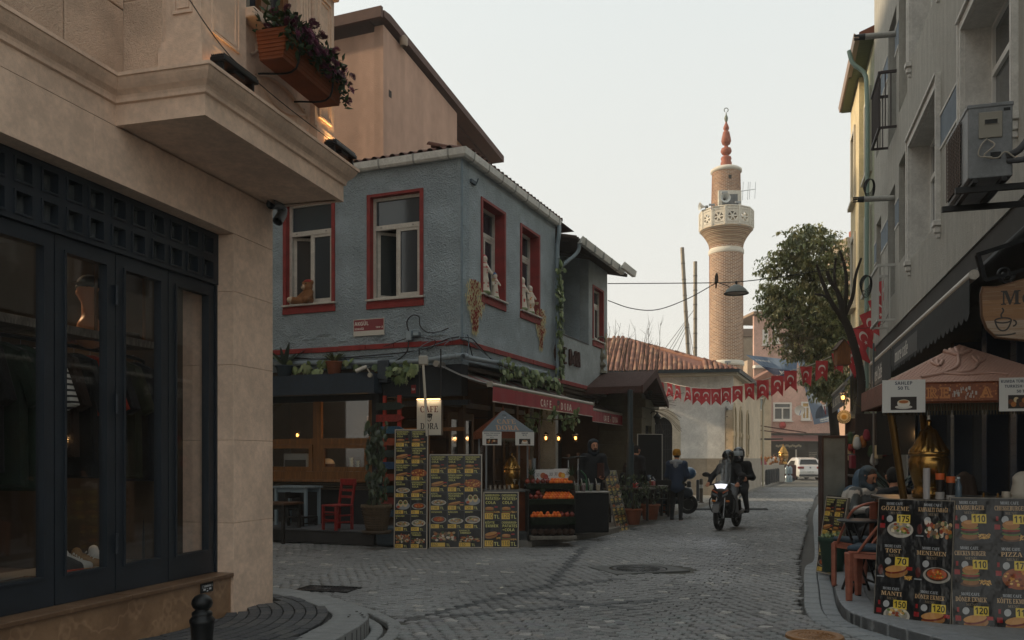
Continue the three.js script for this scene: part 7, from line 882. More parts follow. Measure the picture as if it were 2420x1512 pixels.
{
const d=27,g=(x,y,dz=0)=>px(x,y,d+dz),t=thing('leafy_tree','large evergreen leafy tree over the right pavement','tree'),R=(w)=>w/F*d;
const b=[[1900,600,0,75,70],[1860,660,0.5,70,75],[1950,640,-0.3,62,90],[1895,740,0.2,85,75],[1850,720,0.8,68,48],[1940,790,0,70,70],[1885,815,0.4,58,45],[1955,870,0.2,52,55],[1918,560,0.2,45,35],[1975,720,0.5,45,110],[1990,830,0.5,38,90],[1962,800,-0.6,58,85],[1935,885,0,45,45],[1985,905,-0.4,40,50],[2002,690,0,36,120],[1990,760,-0.9,40,90],[1962,890,-1.0,55,60],[1958,905,-0.6,50,55]].map(([x,y,dz,rx,ry])=>{const p=g(x,y,dz);return[p.x,p.y,p.z,R(rx)*0.97,R(ry)*0.95];});
crown(t,b,28000,1.4,[0x8c8e5c,0x7c8452,0x9c9c6a,0x6c744c,0xb4ac7c]);
const bs=px(1985,1083,27.2),top=g(1960,880);part(t,'trunk',[tube([V(bs.x,0.1,bs.z),V(bs.x-0.1,1.6,bs.z),top],0.15,14,8),tube([top,g(1940,760),g(1915,640)],0.08,10,6),tube([top,g(1890,800),g(1850,720)],0.06,10,6),tube([top,g(1985,760),g(1975,660)],0.06,10,6)],M(0x332b22,{r:0.95,bump:'stucco',brep:4,bs:0.02}));
const nest=part(t,'twig_tangle',Array.from({length:60},()=>{const a=g(1885+rr(-42,42),812+rr(-26,26),-1.9);return rod(a,a.clone().add(V(rr(-0.35,0.35),rr(-0.2,0.2),rr(-0.1,0.1))),0.007,0.004,4);}),M(0x5a4a38));
const dd=18,h=(x,y)=>px(x,y,dd),p=thing('pollarded_tree','bare pollarded dark trunk wound with fairy light wire','tree'),bk=M(0x4a4138,{r:0.95,bump:'stucco',brep:3,bs:0.03}),q0=h(2035,1090);q0.y=0.1;
const pr=(pts,r0,r1)=>{const c=new THREE.CatmullRomCurve3(pts),N=10,P=c.getPoints(N);return P.slice(1).map((v,i)=>rod(P[i],v,r0+(r1-r0)*i/N,r0+(r1-r0)*(i+1)/N,9));};
part(p,'trunk',[pr([q0,h(2030,1000),h(2036,900),h(2022,830),h(2003,770),h(1988,745)],0.085,0.08)],bk);
for(const[pts,a,b2]of[[[[1988,748],[1965,715],[1945,670],[1930,625]],0.09,0.035],[[[1988,745],[1985,700],[1960,660],[1955,640]],0.08,0.05],[[[1992,742],[2000,690],[1998,640],[1985,592]],0.08,0.03],[[[1995,748],[2015,700],[2022,650],[2035,610]],0.075,0.03],[[[1975,728],[1950,700],[1925,695]],0.05,0.03],[[[1986,720],[1972,660],[1975,610]],0.06,0.03]])part(p,'limb',pr(pts.map(([x,y])=>h(x,y)),a*0.62,b2*0.75),M(0x4a4036,{r:0.95,bump:'stucco',brep:3,bs:0.03}));
const hx=[];for(let i=0;i<50;i++){const f=i/49,y=0.6+f*2.5,a=f*26,c=q0.clone().lerp(h(2036,905),cl((y-0.1)/3));hx.push(V(c.x+Math.cos(a)*0.17,y,c.z+Math.sin(a)*0.17));}part(p,'fairy_wire',tube(hx,0.008,220,4),M(0x6a5a34));
const bh=thing('bird_house','small wooden bird house hung on the pollarded trunk','bird house',undefined,h(1985,835));part(bh,'box',ext([[-0.13,-0.25],[0.13,-0.25],[0.13,0.1],[0,0.24],[-0.13,0.1]],0.22,0.005),M(0x8c5a30,{map:'wood',rep:[2,2]}));part(bh,'roof',[bar(V(-0.16,0.06,0.11),V(0.0,0.26,0.11),0.26,0.02),bar(V(0.16,0.06,0.11),V(0.0,0.26,0.11),0.26,0.02)],M(0x5a3d26,{map:'wood'}));
const sh=thing('bare_shrub','leafless twiggy shrub rising behind the fountain house roof','shrub'),tw=[];for(let i=0;i<26;i++){const x0=rr(1430,1560),a=px(x0,885,27.5),b3=px(x0+rr(-20,30),rr(752,840),27.5);tw.push(rod(a,b3,0.012,0.004,4));for(let k=0;k<4;k++){const c=a.clone().lerp(b3,rr(0.4,0.95));tw.push(rod(c,c.clone().add(V(rr(-0.25,0.25),rr(0.15,0.45),0)),0.006,0.002,4));}}part(sh,'twigs',tw,M(0x6a5a48));part(sh,'stem',rod(px(1500,1083,27.5).setY(0.1),px(1500,885,27.5),0.05,0.03),M(0x4a3d30));
const s2=thing('bare_shrub','drooping leafless branches before the arched mosque door','shrub'),t2=[],rt=px(1560,1083,27).setY(0.1),hd=px(1540,968,26.6);t2.push(rod(rt,hd,0.03,0.02));for(let i=0;i<14;i++){const e=px(1560+rr(0,58),960+rr(-35,75),26.4);t2.push(tube([hd,hd.clone().lerp(e,0.5).add(V(0,0.12,0)),e],0.006,8,4));}part(s2,'twigs',t2,M(0x55483a));
}
// ---------- grey building on the right ----------
const RB=new Frame(V(5.42,0,-10),-106.3);
const RW=(x,y,o=0)=>{const q=RB.Z(x,y,o);return RB.w(q.x,q.y,o);};
{
const gm=M(0xb5b3ab,{r:0.92,map:'streak',rep:[0.5,0.25],bump:'stucco',brep:2,bs:0.008}),bm=M(0x8593a0,{r:0.92,map:'streak',rep:[0.5,0.25],bump:'stucco',brep:2,bs:0.008}),wm=M(0xdcdad4,{r:0.7,map:'dirt',rep:0.6});
const t=framed(RB,'grey_building','grey rendered townhouse with white framed windows on the right','building'),X=(x)=>RB.Z(x,700).x,xe=X(2066),x9=7.6;
const A=[X(2279),X(2279)+2.3,5.0,6.93],B=[X(2152),X(2219),4.97,6.9],C=[X(2154),X(2219),8.35,10.4],D=[A[0],A[1],8.35,10.4],N1=[X(2124),X(2144),5.2,7.05],N1b=[X(2124),X(2144),8.0,10.4],N2=[X(2098),X(2115),4.75,6.85],N2b=[X(2099),X(2118),7.85,10.2],N3=[X(2071),X(2082),5.3,6.8],N3b=[X(2071),X(2082),8.3,9.9];
part(t,'wall',wallHoles(xe,x9,4.1,13,[A,B,C,D,N1,N1b,N2,N2b,N3,N3b],0.45),gm);part(t,'end_wall',bx(xe,xe+0.3,0.1,13,-8,-0.451),gm);
for(const y of[5.97,9.3]){for(const[a,b]of[[xe,N3[0]],[N3[1],N2[0]],[N2[1],N1[0]],[N1[1],B[0]-0.12],[B[1]+0.12,A[0]-0.12]]){part(t,'band_panel',bx(a,b,y,y+0.45,0.0,0.004),bm);part(t,'white_line',[bx(a,b,y-0.035,y,0,0.014),bx(a,b,y+0.45,y+0.485,0,0.014)],wm);}}
for(const[a,b,c,d]of[A,B,C,D]){
const w=part(t,'window',wallHoles(a,b,c,d,[[a+0.06,(a+b)/2-0.05,c+0.06,c+(d-c)*0.66],[(a+b)/2+0.05,b-0.06,c+0.06,d-0.06],[a+0.06,(a+b)/2-0.05,c+(d-c)*0.66+0.08,d-0.06]],0.07).translate(0,0,-0.3),M(0xe2e2de,{r:0.4}));
part(w,'pane',bx(a+0.05,b-0.05,c+0.05,d-0.05,-0.35,-0.34),M(0x4f5558,{r:0.05}));part(w,'reveal',[bx(a,a+0.012,c,d,-0.3,0.0),bx(b-0.012,b,c,d,-0.3,0.0),bx(a,b,d-0.012,d,-0.3,0)],wm);
part(w,'surround',[bx(a-0.12,a,c-0.02,d+0.12,-0.01,0.05),bx(b,b+0.12,c-0.02,d+0.12,-0.01,0.05),bx(a,b,d,d+0.12,-0.01,0.049),bx(a-0.12,a-0.07,c-0.02,d+0.16,0.05,0.07),bx(b+0.07,b+0.12,c-0.02,d+0.16,0.05,0.07),bx(a-0.12,b+0.12,d+0.121,d+0.16,-0.01,0.085)],wm);
for(const x of[a-0.06,b+0.06])part(w,'corbel',[rb(x-0.08,x+0.08,c-0.1,c-0.021,-0.01,0.1,0.01),rb(x-0.05,x+0.05,c-0.2,c-0.101,-0.01,0.08,0.02),rb(x-0.03,x+0.03,c-0.27,c-0.201,-0.01,0.05,0.015)],wm);
}
for(const[a,b,c,d]of[N1,N1b,N3,N3b])part(t,'niche_back',bx(a-0.02,b+0.02,c-0.02,d+0.02,-0.5,-0.452),gm);for(const[a,b,c,d]of[N2,N2b])part(t,'niche_back',bx(a-0.02,b+0.02,c-0.02,d+0.02,-0.9,-0.452),bm);
part(t,'shop_front',[bx(xe,x9,3.4,4.099,-0.6,-0.02),bx(xe,3.0,0.1,3.4,-1.3,-1.2),bx(xe,x9,3.3,3.4,-3,-0.6),bx(-9,x9,0.1,3.4,-3.2,-3.1)],M(0x3a3734,{r:0.9,map:'mottle'}));
for(const x of[-8,-5.6,-3.6,-1.6,-0.2,1.4]){const p=part(t,'tiled_pillar',bx(x,x+0.26,0.1,3.3,-1.19,-0.35),M(0x1f2b3d,{r:0.25}));for(let k=0;k<22;k++)part(p,'tile',rb(x+0.003,x+0.257,0.13+k*0.145,0.27+k*0.145,-0.349,-0.342,0.004),M(0x2b3a52,{r:0.2}));}
for(let i=0;i<5;i++){const x=-7.6+i*2.05;part(t,'shop_window',bx(x,x+1.7,0.5,2.9,-0.6,-0.59),M(0x8a8f92,{r:0.04,tr:0.8}));}
for(const[r,c,lab]of[[N2b,0x2a2020,1],[N2,0xb9b9b4,0]]){const y=r[2]+(lab?0:-0.55),g=part(t,'railing',[bx(r[0]-0.05,r[1]+0.05,y+1.05,y+1.1,0.28,0.33),bx(r[0]-0.05,r[1]+0.05,y,y+0.04,0.28,0.33),...[r[0]-0.04,r[1]+0.04].flatMap((x)=>[bx(x-0.02,x+0.02,y+1.051,y+1.1,0,0.28),bx(x-0.02,x+0.02,y,y+0.04,0,0.28),...[0.1,0.2,0.3].map((z)=>rod(V(x,y+0.04,z),V(x,y+1.05,z),0.012,0.012,5))])],M(c,{r:0.6}));for(let i=1;i<9;i++)part(g,'bar',rod(V(r[0]+(r[1]-r[0])*i/9,y+0.04,0.3),V(r[0]+(r[1]-r[0])*i/9,y+1.05,0.3),0.012,0.012,5),M(c,{r:0.6}));}
for(const[x,y,lab]of[[2118,77,'upper'],[2114,466,'lower']]){const q=RB.Z(x,y,0),v=thing('flue_vent',lab+' white boiler flue with black cap poking from the grey wall','vent',undefined,RB.w(q.x-0.05,q.y,0),RB.deg);part(v,'pipe',rod(V(0,0,0),V(0,0.02,0.55),0.055,0.055,12),M(0xa5a49e,{r:0.5,map:'dirt'}));part(v,'cap',[rod(V(0,0.02,0.55),V(0,0.024,0.66),0.062,0.055,12),...[0,1,2,3,4,5].map((i)=>rod(V(Math.cos(i)*0.045,0.024+Math.sin(i)*0.045,0.66),V(Math.cos(i)*0.045,0.026+Math.sin(i)*0.045,0.75),0.01,0.01,4))],M(0x141619,{r:0.6}));}
}
{
const d=7.3,c=px(2340,332,d),t=thing('air_conditioner','weathered grey air conditioner unit on brackets below the white window','air conditioner',undefined,c,RB.deg),g=M(0x85898c,{r:0.5,map:'dirt',rep:1.2}),w=0.17,h=0.31;const q=M(0x17181a,{r:0.6});
part(t,'casing',rb(-0.85,0.0,-h,h,-w,w,0.012),g);part(t,'top_lip',rb(-0.86,0.008,h-0.03,h+0.006,-w-0.008,w+0.008,0.01),g);part(t,'end_cover',[rb(0.001,0.014,0.02,0.24,-0.09,0.09,0.012),rb(0.014,0.02,0.13,0.18,-0.06,0.05,0.004)],M(0x8f8b80,{r:0.5}));part(t,'handle_recess',bx(0.0145,0.021,0.135,0.172,-0.05,0.045),q);
for(let i=0;i<16;i++)part(t,'grille_bar',bx(-0.82,-0.25,-0.27+i*0.034,-0.262+i*0.034,w+0.006,w+0.014),M(0x6b5f58));for(let i=0;i<9;i++)part(t,'grille_bar',bx(-0.82+i*0.07,-0.812+i*0.07,-0.28,0.27,w+0.012,w+0.02),M(0x6b5f58));part(t,'fan_recess',bx(-0.82,-0.25,-0.28,0.27,w,w+0.003),M(0x2a2625));part(t,'rating_label',[rb(0.001,0.004,-0.16,-0.1,-0.08,0.0,0.001),rb(0.001,0.004,0.24,0.265,-0.15,-0.1,0.001)],q);
part(t,'bracket',[bx(-0.7,-0.66,-h-0.09,-h-0.04,-0.75,0.25),bx(-0.12,-0.08,-h-0.09,-h-0.04,-0.75,0.25),bx(-0.75,0.02,-h-0.04,-h-0.003,-0.12,-0.08),bx(-0.75,0.02,-h-0.04,-h-0.003,0.1,0.14)],q);part(t,'cable',[tube([V(0.02,0.0,0.02),V(0.06,-0.06,-0.02),V(0.05,-0.14,0.06),V(0.06,-0.17,-0.04),V(0.05,-0.12,-0.1),V(0.05,-0.2,-0.2),V(0.05,-0.28,-0.4)],0.007,40,5),tube([V(0.02,0.01,0.03),V(0.05,-0.05,0.08),V(0.06,-0.14,0.1),V(0.06,-0.16,0)],0.006,24,5)],M(0xa39c90));part(t,'pipe',[tube([V(0.0,-0.14,-0.13),V(0.06,-0.12,-0.2),V(0.05,0.1,-0.35),V(0,0.3,-0.5)],0.03,20,8),tube([V(0.0,-0.18,-0.13),V(0.07,-0.2,-0.24),V(0.05,-0.05,-0.42),V(0,0.1,-0.6)],0.025,20,8)],M(0x4a4c50,{r:0.8}));
}
function rAwning(lab,x0,x1,z,y,vh,txt,u0,cut){
const t=framed(RB,'scalloped_awning',lab,'awning'),cm=M(0x2c3032,{r:0.9,map:'mottle',rep:2,ds:true});part(t,'cloth',[fromTris([V(x0,y+0.6,0),V(x1,y+0.6,0),V(x1,y,z),V(x0,y+0.6,0),V(x1,y,z),V(x0,y,z)].flatMap((q)=>q.toArray()))],cm);part(t,'front_bar',rod(V(x0-0.03,y,z),V(x1+0.03,y,z),0.045,0.045,12),M(0xb9b3a8,{r:0.4,map:'dirt'}));
const w=x1-x0,n=Math.round(w/0.22),pts=[[x0,y-0.03]];for(let i=0;i<n;i++)for(let k=0;k<=5;k++)pts.push([x0+(i+k/5)*w/n,y-vh+0.05*Math.abs(2*(k/5)-1)**2-0.01*Math.sin(i*3)]);pts.push([x1,y-0.03]);
part(t,'valance',ext(pts,0.004).translate(0,0,z+0.03),cm);if(txt){const[a,b]=[RB.Z(u0[0],900,z).x,RB.Z(u0[1],900,z).x];part(t,'valance_print',quad(b-a,vh*0.6).translate((a+b)/2,y-vh*0.55,z+0.037),paint(512,Math.max(48,Math.round(512*vh*0.6/(b-a))),(g,W,Hh)=>{g.fillStyle='#34383a';g.fillRect(0,0,W,Hh);g.fillStyle='#c9c6be';fit(g,txt,8,Hh*0.8,W-16,Hh*0.95,'italic bold $px serif');}));}return t;
}
{
const z=0.6,X=(x)=>RB.Z(x,700,z).x;rAwning('long dark scalloped awning of the right hand cafe with white lettering',X(2113),X(2300),z,3.2,0.4,'more cafe',[2120,2175]);rAwning('second dark scalloped awning further up the right pavement',X(2062),X(2111),z,3.2,0.5,'More Cafe',[2066,2090]);
const a=framed(RB,'shop_awning','small dark lettered awning beyond the pollarded tree','awning'),x0=RB.Z(1968,930,0.5).x,x1=RB.Z(1998,930,0.5).x;part(a,'cloth',fromTris([V(x0,3.9,0.1),V(x1,3.9,0.1),V(x1,3.4,0.5),V(x0,3.9,0.1),V(x1,3.4,0.5),V(x0,3.4,0.5)].flatMap((q)=>q.toArray())),M(0x2a2c30,{ds:true}));part(a,'bar',rod(V(x0,3.4,0.5),V(x1,3.4,0.5),0.05),M(0x9c968c));part(a,'valance',quad(x1-x0,0.5).translate((x0+x1)/2,3.12,0.52),(()=>{const m=paint(256,64,(g)=>{g.fillStyle='#25282c';g.fillRect(0,0,256,64);g.fillStyle='#c4bca8';fit(g,'AL KUYUMCU',10,46,236,40,'bold $px serif');});m.side=THREE.DoubleSide;return m;})());
}
{
const d=6.3,P=(x,y)=>px(x,y,d),t=thing('hanging_sign','weathered wooden shield sign with coffee cup hanging from iron bracket','sign',undefined,P(2385,745),-18),s=d/F,o=[[-62,52],[-58,68],[-30,66],[0,74],[40,84],[62,80],[62,-60],[30,-62],[-30,-52],[-50,-30],[-60,0]].map(([x,y])=>[x*s,y*s]);
part(t,'board',ext(o,0.035,0.006),M(0x6a4526,{r:0.75,map:'wood',rep:[2,0.7]}));const qd=new THREE.ShapeGeometry(new THREE.Shape(o.map(([x,y])=>new THREE.Vector2(x*0.97,y*0.97)))),uv=qd.attributes.uv,pp=qd.attributes.position;for(let i=0;i<pp.count;i++)uv.setXY(i,pp.getX(i)/(124*s)+0.5,(pp.getY(i)+62*s)/(146*s));part(t,'lettering',qd.translate(0,0,0.0435),paint(512,600,(g,W,Hh)=>{for(let i=0;i<260;i++){g.fillStyle=['#6b4a2c','#7d5834','#8c7a68','#5a3d24','#9a8a78'][i % 5];g.globalAlpha=i<3?1:0.3;g.fillRect(i<3?0:rnd()*W-60,i<3?i*200:rnd()*Hh,i<3?W:rr(40,300),i<3?200:rr(2,9));}g.globalAlpha=1;g.fillStyle='#17120e';g.font='bold 190px serif';g.fillText('Mo',165,250);g.lineWidth=14;g.strokeStyle='#17120e';g.beginPath();g.ellipse(190,400,70,24,0,0,7);g.stroke();g.beginPath();g.moveTo(120,400);g.quadraticCurveTo(140,500,190,500);g.quadraticCurveTo(240,500,260,400);g.stroke();g.beginPath();g.arc(275,430,28,-1.5,1.6);g.stroke();g.beginPath();g.ellipse(190,520,110,22,0,0.2,3);g.stroke();g.beginPath();g.moveTo(180,370);g.bezierCurveTo(150,330,220,320,180,280);g.stroke();}));
const ir=M(0x17181b,{r:0.55,m:0.4});part(t,'ring',[new THREE.TorusGeometry(0.03,0.006,6,16).translate(-5*s,84*s,0.02),rod(V(-5*s,92*s,0.02),V(-5*s,104*s,0.02),0.005)],ir);const b=thing('iron_bracket','black wrought iron bracket with scroll above the wooden sign','bracket');const sp=Array.from({length:26},(_,i)=>{const a=i*0.42,r=22-i*0.75;return P(2375+Math.cos(a)*r,648+Math.sin(a)*r);});part(b,'frame',[bar(P(2310,602),P(2440,560),0.03,0.03),bar(P(2310,602),P(2326,663),0.03,0.03),bar(P(2326,663),P(2440,632),0.025,0.025)],ir);part(b,'scroll',tube(sp,0.012,60,6),ir);
}
{
const d=8.3,s=d/F,O=px(2290,1083,d),k=thing('copper_kiosk','large copper roofed coffee kiosk on the right pavement','kiosk',undefined,V(O.x,0.112,O.z),-14),Y=(y)=>EYE+(CY-y)*s-0.112,hw=0.8,ye=Y(905),ya=Y(800),c=[V(-hw,ye,0.2),V(hw,ye,0.2),V(hw,ye,-1.2),V(-hw,ye,-1.2)],ap=V(0.02,ya,-0.45);
const emb=M(0xc8a090,{r:0.55,m:0.15,map:'mottle',rep:2}),tri=(a,b,q)=>fromTris([a,b,q].flatMap((v)=>v.toArray()));part(k,'roof_panel',[tri(c[0],c[1],ap),tri(c[1],c[2],ap),tri(c[2],c[3],ap),tri(c[3],c[0],ap)],emb);
const up=ap.clone().sub(V(0,ye,0.2)),H2=up.length(),n=V(0,0.2+0.45,ya-ye).normalize(),e=V(1,0,0),u=up.normalize(),Q=new THREE.Quaternion().setFromRotationMatrix(new THREE.Matrix4().makeBasis(e,u.clone(),n.clone())),sg=new THREE.SphereGeometry(0.019,6,3,0,6.3,0,1.57).rotateX(Math.PI/2).scale(1,1,0.4),im=new THREE.InstancedMesh(sg,emb,2200);im.name='hammered_scales';im.userData.kind='stuff';const o=new THREE.Object3D();let q=0;for(let j=0;j<40&&q<2200;j++)for(let i=-40;i<=40&&q<2200;i++){const y=0.02+j*0.027,x=(i+(j&1)*0.5)*0.033;if(y>H2-0.03||Math.abs(x)>hw*(1-y/H2)-0.02)continue;o.position.copy(V(0,ye,0.2)).addScaledVector(e,x).addScaledVector(u,y);o.quaternion.copy(Q);o.updateMatrix();im.setMatrixAt(q++,o.matrix);}im.count=q;k.add(im);
const pt=(x,y)=>V(0,ye,0.2).addScaledVector(e,x).addScaledVector(u,y).addScaledVector(n,0.012);part(k,'flower_relief',[tube([pt(-0.45,0.08),pt(-0.25,0.16),pt(-0.1,0.3),pt(-0.05,0.55)],0.016,14),tube([pt(-0.2,0.16),pt(0,0.2),pt(0.1,0.36)],0.014,14),tube([pt(-0.25,0.15),pt(-0.05,0.12),pt(0.2,0.14),pt(0.3,0.1)],0.014,14),...[-2,-1,0,1,2].map((i)=>tube([pt(-0.05,0.52),pt(-0.05+i*0.05,0.6),pt(-0.05+i*0.06,0.68-Math.abs(i)*0.03)],0.022,8)),...[-1,0,1].map((i)=>tube([pt(0.1,0.36),pt(0.12+i*0.04,0.42),pt(0.12+i*0.05,0.48)],0.018,8)),...[-1,0,1].map((i)=>tube([pt(-0.26,0.3),pt(-0.27+i*0.04,0.37),pt(-0.26+i*0.05,0.42)],0.018,8))],emb);
const cu=M(0x8c4a2a,{r:0.45,m:0.5,map:'mottle',rep:2,bump:'stucco',brep:3,bs:0.015});part(k,'roof_fascia',[bx(-hw,hw,ye-0.2,ye-0.002,0.16,0.2),bx(-hw,-hw+0.04,ye-0.2,ye-0.002,-1.2,0.159),bx(hw-0.04,hw,ye-0.2,ye-0.002,-1.2,0.159),bx(-hw+0.041,hw-0.041,ye-0.2,ye-0.002,-1.2,-1.16)],cu);
part(k,'fascia_lettering',quad(0.66,0.16).translate(-0.14,ye-0.1,0.206),paint(512,128,(g)=>{g.fillStyle='#7d4224';g.fillRect(0,0,512,128);for(let i=0;i<120;i++){g.fillStyle=['#6a341a','#96552e','#a86838'][i % 3];g.beginPath();g.arc(rnd()*512,rnd()*128,rr(3,8),0,7);g.fill();}g.lineWidth=9;g.strokeStyle='#b8763e';g.font='bold 104px serif';g.strokeText('R',40,104);g.strokeText('E',130,104);g.strokeText('A',400,104);g.fillStyle='#a8a29a';for(let i=0;i<26;i++)g.fillRect(180+rnd()*200,20+rnd()*80,rr(4,14),rr(8,34));},{r:0.5}));
for(let i=0;i<60;i++)part(k,'fringe',new THREE.CylinderGeometry(0.014,0.008,0.11,5).translate(-hw+(i+0.5)/60*2*hw,ye-0.255,0.15),M(0x3d3526,{r:1}));
const br=M(0x7a5a2c,{r:0.35,m:0.8,map:'dirt',rep:2});for(const[x0,z0,x1,z1]of[[-0.74,0.1,-0.58,0.0],[-0.2,-1.1,-0.14,-1.0],[0.74,0.1,0.6,0.0]])part(k,'brass_post',rod(V(x1,Y(1180),z1),V(x0,ye-0.1,z0),0.035,0.035,14),br);
part(k,'counter',rb(-0.72,0.9,Y(1180)-0.04,Y(1180),-1.1,0.1,0.01),M(0x35302a,{r:0.4}));part(k,'cabinet',rb(-0.68,0.86,0.05,Y(1180)-0.041,-1.05,0.05,0.02),cu);
const sh=(x0,y0,lines,art,lab)=>{const t=thing('price_sheet',lab,'sign',undefined,k.localToWorld(V(x0+0.19,ye-0.13,0.215)),-14);part(t,'sheet',quad(0.38,0.31),(()=>{const m=paper(lines,art,0.38,0.31);m.side=THREE.DoubleSide;return m;})());};k.updateMatrixWorld(true);
sh(-hw-0.01,0,['SAHLEP','50 TL'],'cup','white sahlep price sheet at the copper kiosk corner');sh(0.2,0,['KUMDA TÜRK KAHVESİ','TURKISH COFFEE','50 TL'],'pan','white turkish coffee price sheet on the copper kiosk');
const at=(x,z=0)=>k.localToWorld(V((x-2290)*s,Y(1180),z));const ur=thing('coffee_urn','large polished brass urn with swirled dome on the copper kiosk','urn',undefined,at(2215,-0.25),60);urn(ur);ur.scale.setScalar(1.26);
const stack=(x,h,r,c1,c2,lab,z=0.0)=>{const t=thing('cup_tower',lab,'cups',undefined,at(x,z)),N=Math.round(h/0.012);part(t,'cup_stack',Array.from({length:N},(_,i)=>lathe([[r*0.93,i*h/N],[r,i*h/N+h/N*0.5],[r*1.05,i*h/N+h/N*0.8],[r*0.95,(i+1)*h/N]],14)),M(c1,{r:0.5}));if(c2)part(t,'top_cup',[lathe([[r*0.75,h+0.001],[r*0.95,h+0.09],[r,h+0.12]],14)],M(0x1f1714,{r:0.5})),part(t,'cup_band',lathe([[r*0.96,h+0.1],[r*1.02,h+0.18],[0,h+0.181]],14),M(c2,{r:0.6}));};
stack(2196,0.30,0.032,0xb9b4b4,0,'tall tower of white espresso cups before the brass urn',0.03);stack(2224,0.07,0.04,0xb5b0ac,0xc2561c,'black and orange paper cup stack beside the tower',0.05);stack(2247,0.04,0.04,0xb5b0ac,0xc2561c,'shorter black and orange paper cup stack by the bottle',0.05);
const bt=thing('water_bottle','clear plastic water bottle on the copper kiosk counter','bottle',undefined,at(2265,0.03));part(bt,'bottle',lathe([[0.03,0],[0.033,0.02],[0.03,0.09],[0.033,0.13],[0.012,0.18],[0.012,0.2]],14),M(0x9fb4c4,{r:0.08,tr:0.7}));part(bt,'cap',lathe([[0.014,0.198],[0.014,0.215],[0,0.216]],10),M(0xb9c4cc));
for(const x of[2318,2348]){const t=thing('brass_lid','small brass lid with pointed knob on the kiosk counter','lid','brass lids on the kiosk counter',at(x,0.05));part(t,'lid',lathe([[0.05,0],[0.04,0.012],[0.015,0.03],[0.008,0.045],[0.014,0.055],[0,0.07]],14),br);}
const mg=thing('mug','white mug with green mark on the kiosk counter','mug',undefined,at(2365,0.05));part(mg,'cup',lathe([[0.03,0],[0.036,0.01],[0.038,0.08],[0.034,0.08],[0.03,0.01]],16),M(0xb5ab9c,{r:0.4}));part(mg,'handle',tube([V(0.036,0.06,0),V(0.06,0.05,0),V(0.058,0.025,0),V(0.036,0.015,0)],0.006,12),M(0xb5ab9c));const pt2=thing('paper_bag','crumpled white paper bag at the end of the kiosk counter','bag',undefined,at(2400,0));part(pt2,'bag',nets([{a:V(0,0.06,0),b:V(0.01,0.2,0),ra:0.09,rb:0.07,c:lin(0xb9b2a6)},{a:V(-0.05,0.2,0),b:V(0.06,0.24,0),ra:0.03,rb:0.03,c:lin(0xb9b2a6)}],0.016,0.03),M(0xffffff,{vc:true,r:0.8}));
}
